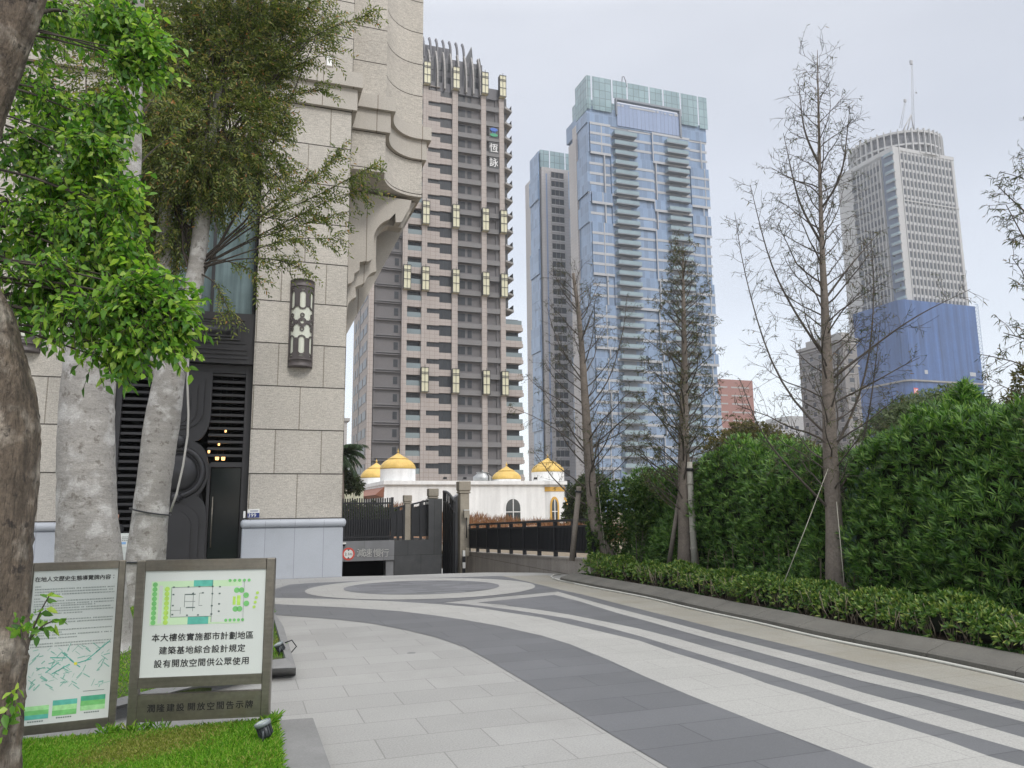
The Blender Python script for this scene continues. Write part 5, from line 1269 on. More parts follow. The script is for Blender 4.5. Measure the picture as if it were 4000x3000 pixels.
def cypress(lab, base_px, off, path, n, maxL, prof, leafn, seed, el0=.55, limbs=(), t0=.12, dense=1., twl=.5, grp='bald cypress trees on the planting bed'):
    r = np.random.default_rng(seed); s_, B_ = on_bed(base_px, off); Y = B_[1]
    T = thing('bald_cypress', lab, 'tree', B_, 0, grp); o = np.array(B_)
    P, R = px_path(path, Y); P = np.array(P); P[0] = B_-[0, 0, .05]
    m = MB(); rough_tube(m, P-o, R, 14, 60, .05, seed, .3); part('trunk', m, M_BARKC, T)
    d = np.r_[0, np.cumsum(np.linalg.norm(np.diff(P, axis=0), axis=1))]; LT = d[-1]
    at_ = lambda t: np.array([np.interp(t*LT, d, P[:, k]) for k in range(3)])
    ra_ = lambda t: np.interp(t*LT, d, R)
    m = MB(); tw = MB(); lp, la = [], []
    def leaves(p, q, k):
        for _ in range(k):
            f = r.uniform(.2, 1); lp.append(p+(q-p)*f); la.append((q-p)/(np.linalg.norm(q-p)+1e-6)*.5+r.normal(size=3)*.6+[0, 0, -.35])
    def grow(p, dr, L, rad, up, lev):
        k = 7 if lev == 0 else 4; pts = [p]; dd = dr/np.linalg.norm(dr)
        for i in range(k):
            dd = dd+np.array([0, 0, up])+r.normal(size=3)*(.11 if lev == 0 else .17); dd /= np.linalg.norm(dd); pts.append(pts[-1]+dd*L/k)
        pts = np.array(pts); (m if lev == 0 else tw).tube(pts-o, np.linspace(rad, max(.0018, rad*.22), k+1), 5 if lev == 0 else 3, False)
        return pts
    def dress(pts, L, lev):
        nt = max(2, int(L*7*dense))
        for _ in range(nt):
            f = r.uniform(.18, 1)**.8; i = min(len(pts)-2, int(f*(len(pts)-1))); p = pts[i]+(pts[i+1]-pts[i])*r.uniform(0, 1)
            ax = (pts[i+1]-pts[i]); ax /= np.linalg.norm(ax); sd = r.normal(size=3); sd -= ax*(sd@ax); sd /= np.linalg.norm(sd)
            l2 = twl*r.uniform(.35, 1.)*(1.1-.5*f); q = grow(p, ax*.5+sd*.9+[0, 0, .1], l2, .0042, .02, 1)
            leaves(q[1], q[-1], r.poisson(leafn))
            for _ in range(int(2*dense)):
                j = r.integers(1, len(q)-1); sd2 = r.normal(size=3); e = grow(q[j], (q[-1]-q[0])*1.5+sd2*.5, l2*.45, .0035, 0, 2); leaves(e[0], e[-1], r.poisson(leafn*.6))
    for i in range(n):
        t = t0+(1-t0)*(i+r.uniform(0, 1))/n*.985; az = i*2.39996+r.normal()*.35; L = maxL*prof(t)*r.uniform(.6, 1.12)
        p = at_(t); dr = np.array([math.cos(az), math.sin(az), el0+.5*t]); pts = grow(p, dr, L, min(ra_(t)*.45, .006+.008*L), .045, 0); dress(pts, L, 0)
    for pth in limbs:
        Q = np.array([atY(x, y, Y+dy) for x, y, dy in pth]); Q, _s = smooth_path(Q, 12)
        L = np.linalg.norm(np.diff(Q, axis=0), axis=1).sum(); m.tube(Q-o, np.linspace(.021, .004, 12), 6, False); dress(Q, L*1.0, 0)
    part('limb', m, M_TWIGC, T); part('twig', tw, M_TWIGC, T)
    if lp:
        k = len(lp); leaf_mesh('foliage', np.array(lp)-o, np.array(la), rdir(k, r), r.uniform(.035, .085, k), r.uniform(.006, .014, k), L_CYP, T, .1, .25)
    return o
cypress('largest bald cypress, almost leafless, in front of the gap in the hedge', 3262, 1.42,
        [(3265, 2300, 34), (3258, 2000, 30), (3245, 1800, 28), (3238, 1600, 24), (3230, 1400, 20), (3222, 1200, 15), (3212, 1000, 11), (3205, 800, 8), (3199, 500, 5), (3195, 330, 3), (3193, 195, 1)],
        82, 1.65, lambda t: .18+1.0*(1-t)**.8 if t > .2 else .75, 2.2, 31, .45,
        [((3250, 1480, 0), (3390, 1370, -.2), (3560, 1240, -.4), (3790, 1130, -.5)), ((3255, 1760, 0), (3330, 1640, .1), (3400, 1420, .2), (3420, 1100, .2), (3400, 900, .2)),
         ((3232, 1980, 0), (3120, 1870, -.2), (2970, 1700, -.3), (2890, 1480, -.4)), ((3230, 1700, 0), (3100, 1600, .2), (2990, 1380, .2), (2890, 1000, .3), (2870, 830, .3)),
         ((3265, 1930, 0), (3350, 1830, -.1), (3400, 1600, -.2), (3440, 1250, -.3)), ((3225, 1400, 0), (3120, 1250, 0), (3010, 1050, .1), (2930, 720, .1)), ((3215, 1180, 0), (3310, 1050, 0), (3440, 900, .1)),
         ((3208, 950, 0), (3120, 800, 0), (3060, 520, .1)), ((3205, 820, 0), (3290, 700, 0), (3320, 420, 0)), ((3203, 650, 0), (3140, 520, 0), (3120, 330, 0))], .17, 1.25, .70)
cypress('slender bald cypress with a snapped top, leftmost of the row', 2338, 1.40,
        [(2338, 2215, 26), (2325, 2050, 24), (2308, 1900, 21), (2297, 1750, 19), (2285, 1550, 15), (2272, 1350, 11), (2258, 1200, 8), (2245, 1110, 7), (2240, 1068, 6)],
        52, 2.2, lambda t: .25+.85*(1-t)**.7 if t > .2 else .8, 3.4, 32, .4,
        [((2300, 1780, 0), (2210, 1700, 0), (2080, 1620, .2), (1990, 1590, .2)), ((2292, 1600, 0), (2380, 1500, 0), (2440, 1280, .1), (2450, 1150, .1)), ((2285, 1500, 0), (2180, 1350, .1), (2130, 1180, .1)),
         ((2300, 1760, 0), (2420, 1650, -.1), (2560, 1540, -.2)), ((2262, 1220, 0), (2190, 1130, 0), (2160, 1050, 0))], t0=.2, dense=1.2, twl=.65)
cypress('dense narrow bald cypress tied to a bamboo stake, middle of the row', 2678, 1.45,
        [(2678, 2290, 26), (2674, 2000, 25), (2670, 1800, 22), (2672, 1600, 17), (2674, 1400, 12), (2670, 1200, 8), (2668, 1050, 4), (2668, 945, 1)],
        120, 1.75, lambda t: .14+.95*(1-t)**.7 if t > .25 else .8, 5.5, 33, .45, [], .17, 1.35, .42)
cypress('leafy bald cypress reaching in from the right edge of the picture', 4290, 1.5,
        [(4290, 2400, 40), (4280, 2000, 36), (4270, 1600, 30), (4260, 1200, 20), (4250, 800, 10), (4245, 500, 2)],
        60, 1.75, lambda t: .25+.9*(1-t)**.7 if t > .2 else .5, 7., 34, .5, [((4275, 1500, 0), (4100, 1350, -.2), (3920, 1300, -.3)), ((4270, 1300, 0), (4080, 1080, -.1), (3930, 800, -.2)), ((4260, 1100, 0), (4080, 900, 0), (3890, 720, 0))], .3, 1.1, .5)
# stakes and guy ropes
M_BAMB = mat('weathered_bamboo', (.36, .345, .30), .7, var=.12, vscale=4, fine=.12, fscale=40, coord='Object', stain=((.18, .165, .14), 3, .55, .75, .6))
M_POLE = mat('grey_timber_pole', (.20, .175, .15), .85, var=.15, vscale=3, fine=.15, fscale=30, coord='Object')
def stake(lab, a, b, Y0, Y1, hw, m_, rings=0, grp='tree stakes'):
    p0, p1 = atY(*a, Y0), atY(*b, Y1); T = thing('tree_stake', lab, 'stake', p0, 0, grp); v = p1-p0; rad = hw*Y0/FPX
    m = MB(); m.tube([(0, 0, 0), tuple(v*.5), tuple(v)], [rad, rad*.95, rad*.9], 10); part('pole', m, m_, T)
    if rings:
        m = MB()
        for i in range(rings):
            c = v*(i+.6)/rings; m.tube([tuple(c-v*.004), tuple(c+v*.004)], rad*1.16, 10)
        part('node', m, m_, T)
    m = MB(); c = v*.93; m.tube([tuple(c-v*.012), tuple(c+v*.012)], rad*1.3, 8); part('tie', m, M_BLACK, T)
yT2 = on_bed(2678, 1.45)[1][1]; yT1 = on_bed(2338, 1.4)[1][1]
stake('thick pale bamboo stake right of the dense middle cypress', (2716, 2245), (2692, 1805), yT2-.25, yT2-.1, 13, M_BAMB, 7)
stake('brown timber stake leaning left of the dense middle cypress', (2612, 2210), (2662, 1890), yT2+.3, yT2+.1, 9, M_POLE)
stake('dark timber stake right behind the pale bamboo stake', (2742, 2190), (2690, 1850), yT2+.5, yT2+.2, 6, M_POLE)
stake('grey timber pole leaning left of the snapped cypress', (2234, 2190), (2262, 1900), yT1+.2, yT1+.1, 11, M_POLE)
M_ROPE = mat('pale_rope', (.45, .43, .36), .8, var=.1)
for lab, a, b, y in (('pale guy rope running down right of the snapped cypress', (2368, 2180), (2335, 1900), yT1-.2), ('thin guy rope slanting down to the hedge left of the largest cypress', (3052, 2300), (3235, 1830), on_bed(3262, 1.42)[1][1]-.1), ('thin guy rope hanging down the largest cypress trunk', (3305, 2360), (3268, 1960), on_bed(3262, 1.42)[1][1]-.35)):
    p0, p1 = atY(*a, y), atY(*b, y); m = MB(); m.tube([p0, (p0+p1)/2-[0, 0, .02], p1], .006, 4); tag(part('guy_rope', m, M_ROPE), lab, 'rope', 'guy ropes of the cypress trees')
# ------------------------------------------------------------------ lawns with their edging on the left
def gz(x, y, z=0.): return tuple(gnd(x, y, z)[:2])
ZL = .10
def slab(mb, pts, z0, z1, bev=.0):
    mb.prism(list(pts), z0, z1)
# edging slab right of the near lawn, and the far lawn's sloped edging
mb = MB(); P = [gz(1083, 2806, .10), gz(1140, 2801, .10), gz(1222, 2818, .06), gz(1300, 3040, .06), gz(1330, 3190, .06), gz(1115, 3190, .10), gz(1107, 2990, .10)]
mb.prism(P, -.01, .085); struct('lawn_edging_slab', mb, M_KERBL)
near = [gz(20, 2905, ZL), gz(440, 2866, ZL), gz(1082, 2812, ZL), gz(1106, 2990, ZL), gz(1114, 3190, ZL), gz(-500, 3190, ZL), gz(-500, 2960, ZL)]
mb = MB(); mb.prism(near, -.01, ZL); struct('lawn', mb, M_TURF)
farp = [gz(380, 2755, ZL), gz(640, 2722, ZL), gz(1050, 2577, ZL), gz(1122, 2568, ZL), gz(1066, 2380, ZL), gz(1040, 2335, ZL), gz(700, 2335, ZL), gz(-300, 2345, ZL), gz(-700, 2500, ZL), gz(-500, 2790, ZL)]
mb = MB(); mb.prism(farp, -.01, ZL); struct('lawn', mb, M_TURF)
zt_ = .155
e_out = [gz(-300, 2845), gz(440, 2793), gz(1023, 2647), gz(1156, 2637), gz(1113, 2480), gz(1071, 2400), gz(1045, 2370)]
e_mid = [gz(-300, 2815, .12), gz(440, 2763, .12), gz(1020, 2613, .12), gz(1156, 2608, .12), gz(1108, 2450, .12), gz(1068, 2385, .12), gz(1043, 2358, .12)]
e_in = [gz(-300, 2770, .155), gz(440, 2733, .155), gz(1010, 2583, .155), gz(1116, 2571, .155), gz(1072, 2420, .155), gz(1048, 2362, .155), gz(1030, 2340, .155)]
mb = MB(); n = len(e_out)
mb.add([(*p, 0.) for p in e_out]+[(*p, .12) for p in e_mid]+[(*p, .155) for p in e_in]+[(*p, .0) for p in e_in],
       [(k*n+i, k*n+i+1, (k+1)*n+i+1, (k+1)*n+i) for k in range(3) for i in range(n-1)]+[(n-1, 2*n-1, 3*n-1, 4*n-1), (0, 3*n, 2*n, n)])
struct('lawn_edging', mb, M_KERBL)
L_GRASS = leafmat('lawn_grass_blades', [(0, (.065, .16, .014)), (.45, (.125, .31, .025)), (.8, (.215, .40, .045)), (1, (.38, .42, .11))], .55, .35, .2)
L_GRASS2 = leafmat('dry_lawn_grass_blades', [(0, (.10, .13, .02)), (.5, (.20, .26, .035)), (1, (.36, .33, .12))], .6, .3, .2)
def inside(P, x, y):
    P = np.array(P); c = np.zeros(len(x), bool); j = len(P)-1
    for i in range(len(P)):
        a = (P[i, 1] > y) != (P[j, 1] > y); xx = (P[j, 0]-P[i, 0])*(y-P[i, 1])/(P[j, 1]-P[i, 1]+1e-12)+P[i, 0]; c ^= a & (x < xx); j = i
    return c
def grass(lab, poly, n, h, seed, lim=None):
    r = np.random.default_rng(seed); P = np.array(poly); lo, hi = P.min(0), P.max(0)
    if lim: lo = np.maximum(lo, lim[0]); hi = np.minimum(hi, lim[1])
    x = r.uniform(lo[0], hi[0], n); y = r.uniform(lo[1], hi[1], n); k = inside(poly, x, y); x, y = x[k], y[k]; n = len(x)
    pos = np.c_[x, y, np.full(n, ZL-.004)]; ax = r.normal(size=(n, 3))*[.55, .55, 0]+[0, 0, 1]
    hh = h*r.uniform(.5, 1.25, n)*(1+.35*np.sin(x*3.1)*np.sin(y*2.7))
    mk = (np.sin(x*2.3+1)+np.sin(y*3.1+x)+np.sin(x*5.7-y*4.3)*.7+r.normal(size=n)*.45) > 1.55; dn = rdir(n, r); wd_ = .0055*r.uniform(.7, 1.3, n)
    for q, mt, ex in ((~mk, L_GRASS, ''), (mk, L_GRASS2, ', the drier yellowish patches')):
        tag(leaf_mesh('grass', pos[q], ax[q], dn[q], hh[q], wd_[q], mt, None, .05, .25), lab+ex, 'grass', kind='stuff')
grass('short bright green grass of the near lawn round the sign posts', near, 120000, .048, 41, ((-4.2, 3.2), (2, 7)))
grass('short green grass of the far lawn behind the signs', farp, 60000, .055, 42, ((-7, 5), (-1, 20)))
tuft = rng.uniform(0, 1, 500); tp_ = []
for a, b in (((1040, 2838), (1082, 2812)), ((380, 2872), (660, 2845)), ((1030, 2835), (1050, 2840))):
    for t in tuft[:160]: tp_.append(np.array([*gz(a[0]+(b[0]-a[0])*t, a[1]+(b[1]-a[1])*t+rng.normal()*4, ZL), ZL]))
n = len(tp_); tag(leaf_mesh('grass', np.array(tp_), rng.normal(size=(n, 3))*[.5, .5, 0]+[0, 0, 1], rdir(n), rng.uniform(.05, .13, n), .006, L_GRASS, None, .05, .3), 'longer untrimmed grass along the back edge of the near lawn', 'grass', kind='stuff')

# ------------------------------------------------------------------ the two notice signs on the near lawn
M_PANEL = mat('pale_green_white_sign_face', (.60, .635, .61), .25, var=.03, vscale=2, coord='Object', stain=((.46, .50, .48), 1.5, .6, .85, .35))
M_PRG = [mat('print_green_%s' % nm, c, .5, var=.15, vscale=30, coord='Object') for nm, c in (('light', (.34, .66, .30)), ('mid', (.17, .50, .16)), ('deep', (.07, .36, .22)), ('lime', (.42, .66, .12)), ('teal', (.10, .42, .34)))]
M_PRT = mat('print_teal_lines', (.20, .44, .36), .5, var=.1); M_PRK = mat('print_dark_lines', (.10, .14, .13), .5, var=0); M_PRY = mat('print_yellow', (.75, .70, .05), .5, var=0)
M_PRF = mat('print_pale_lawn', (.52, .70, .46), .5, var=.05)
# right-hand sign
zg = .09
pl_, pr_ = gnd(515, 2856, zg), gnd(1035, 2831, zg)
d2 = pr_-pl_; an = math.atan2(d2[1], d2[0]); WS = np.linalg.norm(d2[:2])
SFr = Frame(pl_, an)
zT = (SFr.pl(540, 2192)[1]+SFr.pl(1070, 2176)[1])/2
T = thing('notice_sign', 'steel framed notice sign with a green site plan over three lines of bold characters', 'sign', pl_, an, 'steel notice signs on the near lawn')
H_ = zT-zg; hw = .031; zr = lambda y, x=700: SFr.pl(x, y)[1]-zg
z_pb = (SFr.pl(540, 2650)[1]+SFr.pl(1000, 2625)[1])/2-zg; z_rb = (SFr.pl(530, 2690)[1]+SFr.pl(1010, 2665)[1])/2-zg
z_lt = (SFr.pl(535, 2718)[1]+SFr.pl(1010, 2690)[1])/2-zg; z_lb = (SFr.pl(535, 2824)[1]+SFr.pl(1005, 2792)[1])/2-zg
m = MB(); m.bbox(-hw, hw, -.035, .035, -.1, H_, .006); part('post', m, M_STEEL, T)
m = MB(); m.bbox(WS-hw, WS+hw, -.035, .035, -.1, H_, .006); part('post', m, M_STEEL, T)
m = MB(); m.box(hw+.0005, WS-hw-.0005, -.034, .034, H_-.075, H_-.001); part('top_rail', m, M_STEEL, T)
m = MB(); m.box(hw+.0005, WS-hw-.0005, -.034, .034, z_rb, z_pb); part('bottom_rail', m, M_STEEL, T)
m = MB(); m.box(hw+.001, WS-hw-.001, -.022, .02, z_pb+.001, H_-.077); fc = part('sign_face', m, M_PANEL, T)
m = MB(); m.box(hw+.001, WS-hw-.001, -.026, .02, z_lb, z_lt); lpn = part('name_panel', m, M_STEEL, T)
X0, X1, Zb, Zt = hw, WS-hw, z_pb, H_-.077; WP, HP = X1-X0, Zt-Zb
pt = lambda a, b: (X0+WP*a, Zb+HP*b)         # 0..1 across, 0..1 up
m = MB()
for i, (s_, b_, n_) in enumerate((('本大樓依實施都市計劃地區', .368, .83), ('建築基地綜合設計規定', .247, .70), ('設有開放空間供公眾使用', .125, .77))):
    m = MB(); x, z = pt(.5, b_); put_text(m, s_, x, z, -.0235, WP*.068, .016, WP*n_/(len(s_)-.15)); part('lettering', m, M_INK, fc)
m = MB(); s_ = '潤隆建設　開放空間告示牌'; put_text(m, '潤隆建設', (X0+X1)/2-WP*.27, (z_lb+z_lt)/2, -.0275, WP*.068, .018, WP*.078); part('lettering', m, M_INK, lpn); m = MB(); put_text(m, '開放空間告示牌', (X0+X1)/2+WP*.17, (z_lb+z_lt)/2, -.0275, WP*.068, .018, WP*.078)
part('lettering', m, M_INK, lpn)
def rect(m, a, b, c, d, y=-.0228, t=.0006):
    (x0, z0), (x1, z1) = pt(a, b), pt(c, d); m.box(x0, x1, y-t, y, z0, z1)
def dot(m, a, b, r_, y=-.0236, n=14):
    x, z = pt(a, b); m.extr([(x+r_*math.cos(t), z+r_*math.sin(t)) for t in np.linspace(0, 2*math.pi, n, endpoint=False)], y-.0006, y)
m = MB(); rect(m, .055, .485, .80, .90); part('plan_lawn', m, M_PRF, fc)
m = MB(); rect(m, .12, .50, .15, .86, -.0236); rect(m, .22, .56, .56, .84, -.0236); rect(m, .56, .56, .80, .84, -.0236); rect(m, .56, .50, .80, .559, -.0236); part('plan_floor', m, M_PANEL, fc)
m = MB(); rect(m, .40, .845, .56, .905, -.0236); part('plan_pool', m, M_PRG[4], fc); m = MB(); rect(m, .365, .485, .535, .555, -.0236); part('plan_pool', m, M_PRG[4], fc)
for k, gcol in ((0, 1), (1, 3)):
    for i in range(9 if k == 0 else 8):
        m = MB(); dot(m, .085 if k == 0 else .185, .51+i*.045, .017, -.0242); part('plan_tree', m, M_PRG[gcol], fc)
for i in range(5):
    m = MB(); dot(m, .70+i*.04, .895, .011, -.0242); part('plan_tree', m, M_PRG[1], fc)
    m = MB(); dot(m, .68+i*.035, .515, .011, -.0242); part('plan_tree', m, M_PRG[1], fc)
    if i < 4: m = MB(); dot(m, .935-i*.008, .77-i*.045, .011, -.0242); part('plan_tree', m, M_PRG[3], fc)
for a, b in ((.76, .80), (.80, .80), (.84, .75), (.845, .67), (.755, .62), (.79, .62)):
    m = MB(); dot(m, a, b, .02, -.0242); part('plan_tree', m, M_PRG[1], fc)
m = MB(); rect(m, .73, .66, .755, .74, -.0242); rect(m, .765, .655, .795, .75, -.0242); part('plan_planter', m, M_PRG[3], fc)
m = MB()
for a, b, c, d in ((.22, .838, .56, .842), (.22, .556, .56, .56), (.22, .56, .224, .84), (.556, .50, .56, .90), (.33, .65, .334, .77), (.40, .61, .404, .79), (.33, .70, .42, .704), (.33, .765, .42, .775), (.345, .64, .42, .65), (.45, .66, .452, .78), (.45, .778, .49, .782), (.45, .66, .48, .664), (.22, .62, .30, .623), (.30, .585, .303, .65), (.82, .50, .822, .88)): rect(m, a, b, c, d, -.0242)
for a, b in ((.23, .835), (.35, .835), (.44, .835), (.55, .835), (.23, .765), (.55, .765), (.23, .66), (.55, .65), (.23, .575), (.35, .565), (.44, .565), (.55, .57), (.61, .83), (.61, .765), (.61, .665), (.61, .595), (.47, .775), (.39, .77)): rect(m, a, b, a+.016, b+.014, -.0242)
part('plan_lines', m, M_PRK, fc)
# left-hand sign
a0, a1 = gnd(62, 2880, zg), gnd(437, 2838, zg); d2 = a1-a0; an = math.atan2(d2[1], d2[0]); WS = np.linalg.norm(d2[:2]); LF = Frame(a0, an)
zT = LF.pl(478, 2188)[1]; H_ = zT-zg
a1t = LF.pl(478, 2188)[0]; WS = (WS+a1t)/2
T = thing('notice_sign', 'steel framed notice sign with a teal street map and dense small text', 'sign', a0, an, 'steel notice signs on the near lawn')
hw = .024
for x in (0, WS):
    m = MB(); m.bbox(x-hw, x+hw, -.03, .03, -.06, H_, .005); part('post', m, M_STEEL, T)
m = MB(); m.box(hw+.0005, WS-hw-.0005, -.029, .029, H_-.055, H_-.001); part('top_rail', m, M_STEEL, T)
m = MB(); m.box(hw+.0005, WS-hw-.0005, -.029, .029, .01, .07); part('bottom_rail', m, M_STEEL, T)
m = MB(); m.box(hw+.001, WS-hw-.001, -.018, .015, .071, H_-.057); fc = part('sign_face', m, M_PANEL, T)
X0, X1, Zb, Zt = hw, WS-hw, .071, H_-.057; WP, HP = X1-X0, Zt-Zb
m = MB(); x, z = pt(.5, .945); put_text(m, '在地人文歷史生態導覽牌內容：', x, z, -.0195, WP*.070, .016, WP*.069); part('heading', m, M_INK, fc)
r = random.Random(5)
blocks = [(.895, 1, .10), (.877, 3, .96), (.815, 1, .10), (.797, 2, .97), (.765, 1, .75), (.748, 1, .92), (.731, 1, .97), (.714, 1, .62), (.672, 2, .96), (.604, 1, .97), (.588, 1, .4), (.572, 1, .96), (.552, 1, .55), (.517, 2, .96)]
for zb_, k, w_ in blocks:
    m = MB()
    for j in range(k):
        a = .03
        while a < w_:
            c = r.uniform(.011, .015); b = zb_-j*.018
            if r.random() > .05:
                for q in range(2): rect(m, a, b-.0035+q*.0045, a+c, b-.0015+q*.0045, -.0185, .0004)
                rect(m, a+c*.4, b-.004, a+c*.58, b+.0045, -.0185, .0003)
            a += .0185
    part('small_text', m, M_PRK, fc)
m = MB(); r = random.Random(8)
def stroke(m, a, b, ang, L, wd):
    x, z = pt(a, b); c, s = math.cos(ang)*L/2, math.sin(ang)*L/2; nx_, nz_ = -math.sin(ang)*wd, math.cos(ang)*wd
    m.extr([(x-c-nx_, z-s-nz_), (x+c-nx_, z+s-nz_), (x+c+nx_, z+s+nz_), (x-c+nx_, z-s+nz_)], -.0192, -.0186)
for i in range(92):
    a, b = r.uniform(.04, .95), r.uniform(.215, .49); ang = r.choice([.75, .85, -.7, -.6, .2, 1.2]); stroke(m, a, b, ang, r.uniform(.018, .06), r.uniform(.0012, .004))
part('street_map', m, M_PRT, fc)
m = MB()
for a, b, ang, L in ((.36, .42, -.1, .1), (.47, .42, -.75, .1), (.56, .375, -.7, .09), (.66, .385, .25, .1), (.76, .42, .7, .12), (.88, .475, .7, .11), (.40, .345, .5, .12), (.30, .36, .7, .1)): stroke(m, a, b, ang, L, .0035)
part('main_road', m, M_PRG[4], fc)
m = MB(); rect(m, .55, .365, .585, .382, -.0194); part('site_marker', m, M_PRY, fc)
m = MB(); rect(m, .68, .185, .93, .188, -.0190); part('scale_bar', m, M_PRK, fc)
for k, (a0_, b0_, c0_, d0_, bands) in enumerate(((.02, .035, .30, .12, (4, 1, 0)), (.34, .045, .62, .145, (1, 0, 4)), (.66, .06, .95, .155, (0, 1, 2)))):
    for j, q in enumerate(bands):
        m = MB(); h = (d0_-b0_)/3; rect(m, a0_, b0_+h*j, c0_, b0_+h*(j+1)-.0002, -.0188); part('photo', m, M_PRG[q], fc)
    m = MB()
    for i in range(7): rect(m, a0_+.05+i*.026, b0_-.018, a0_+.068+i*.026, b0_-.010, -.0188, .0004)
    part('caption', m, M_PRK, fc)
# spotlights standing in the grass
M_SPOT = mat('dark_grey_cast_metal', (.055, .062, .068), .45, metal=.3, var=.1, fine=.08); M_SPOTR = mat('grey_lamp_rim', (.22, .25, .26), .4, metal=.3); M_LENS = mat('pale_lamp_lens', (.50, .58, .52), .12, var=.05, spec=.7)
def spot(lab, px, py, tilt, az, sc, cable=False):
    p = np.array([*gz(px, py, ZL), ZL]); T = thing('spotlight', lab, 'spotlight', p, az, 'garden spotlights')
    def tl(m, dz):
        c, s = math.cos(tilt), math.sin(tilt); m.v = [((x*c+z*s)*sc, y*sc, (-x*s+z*c)*sc+dz) for x, y, z in m.v]; return m
    m = MB(); m.lathe([(.0, -.085), (.045, -.085), (.06, -.07), (.062, .03), (.0, .03)], 20)
    for i in range(14):
        q = 2*math.pi*i/14; c, s = math.cos(q), math.sin(q); m.add([(c*.055-s*.004, s*.055+c*.004, -.075), (c*.074-s*.004, s*.074+c*.004, -.06), (c*.074-s*.004, s*.074+c*.004, .03), (c*.055-s*.004, s*.055+c*.004, .03), (c*.055+s*.004, s*.055-c*.004, -.075), (c*.074+s*.004, s*.074-c*.004, -.06), (c*.074+s*.004, s*.074-c*.004, .03), (c*.055+s*.004, s*.055-c*.004, .03)], [(0, 1, 2, 3), (7, 6, 5, 4), (1, 5, 6, 2), (0, 3, 7, 4)])
    part('body', tl(m, .13*sc), M_SPOT, T)
    m = MB(); m.lathe([(.062, .03), (.08, .032), (.083, .065), (.075, .072), (.066, .072), (.064, .06)], 24); part('rim', tl(m, .13*sc), M_SPOTR, T)
    m = MB(); m.lathe([(.0, .064), (.0635, .064)], 24); part('lens', tl(m, .13*sc), M_LENS, T)
    m = MB(); m.tube([(0, -.09*sc, .13*sc), (0, -.09*sc, .01), (0, .09*sc, .01), (0, .09*sc, .13*sc)], .008, 6); m.tube([(0, 0, .01), (0, 0, -.03)], .014, 6); part('bracket', m, M_SPOT, T)
    if cable:
        m = MB(); m.tube([(.05, 0, .12), (.12, .02, .14), (.17, .03, .07), (.12, .02, .015), (.06, 0, .005)], .007, 6); part('cable', m, M_BLACK, T)
spot('grey garden spotlight with a pale lens on the near lawn below the sign', 1030, 2900, -.35, .2, .66)
spot('grey garden spotlight with a looped black cable at the corner of the far lawn', 1092, 2558, -.5, .3, .62, True)
# inspection plate left flat in the paving
m = MB(); q = gz(1607, 2551); m.lathe([(.0, .004), (.045, .004), (.05, .0)], 16); tag(part('drain_cap', m, M_KERBL, None, None, (*q, 0)), 'small round metal drain cap set in the light paving', 'drain cap')
# ------------------------------------------------------------------ leafy trees on the left
M_BRD = mat('dark_twig_bark', (.055, .045, .036), .9, var=.25, vscale=6, coord='Object')
L_ZEL = leafmat('small_zelkova_leaves', [(0, (.048, .076, .018)), (.4, (.10, .142, .031)), (.75, (.17, .21, .048)), (.95, (.29, .27, .085)), (1, (.33, .16, .06))], .45, .4, .35)
L_GRN = leafmat('bright_green_leaves', [(0, (.042, .12, .02)), (.35, (.105, .245, .032)), (.7, (.205, .375, .05)), (1, (.40, .53, .10))], .40, .42, .4)
def sprays(n, cen, rad, origin, r, L, step, droop=.12, jit=.5):
    """positions and directions of leafy sprays inside an ellipsoid, pointing outwards from origin"""
    p = rdir(n, r)*(r.uniform(0, 1, n)**.42)[:, None]*rad+cen
    d = p-origin; d /= np.linalg.norm(d, axis=1)[:, None]; d = d+r.normal(size=(n, 3))*jit+[0, 0, -droop]; d /= np.linalg.norm(d, axis=1)[:, None]
    return p, d, L*r.uniform(.5, 1.2, n)
def spray_leaves(P, Dd, Ls, step, r, ll, lw, spread=.8):
    pos, ax, no = [], [], []; segs = []
    for p, d, L in zip(P, Dd, Ls):
        k = max(3, int(L/step)); sd = np.cross(d, r.normal(size=3)); sd /= np.linalg.norm(sd)+1e-9; up = np.cross(sd, d)
        if up[2] < 0: up = -up
        sag = np.array([0, 0, -.25*L]); segs.append((p, p+d*L*.5+sag*.2, p+d*L+sag))
        t = (np.arange(k)+.5)/k
        q = p+np.outer(t*L, d)+np.outer(t**2, sag); s = np.where(np.arange(k) % 2, 1., -1.)[:, None]
        a = d*.7+sd*s*spread+r.normal(size=(k, 3))*.22+[0, 0, -.18]
        pos.append(q); ax.append(a); no.append(up+r.normal(size=(k, 3))*.35)
    pos, ax, no = map(np.concatenate, (pos, ax, no)); n = len(pos)
    return (pos, ax, no, ll*r.uniform(.65, 1.2, n), lw*r.uniform(.7, 1.2, n)), segs
def twigs(segs, o, frac, rad, r):
    m = MB()
    for sg in segs:
        if r.random() < frac: m.tube(np.array(sg)-o, [rad, rad*.8, rad*.4], 3, False)
    return m
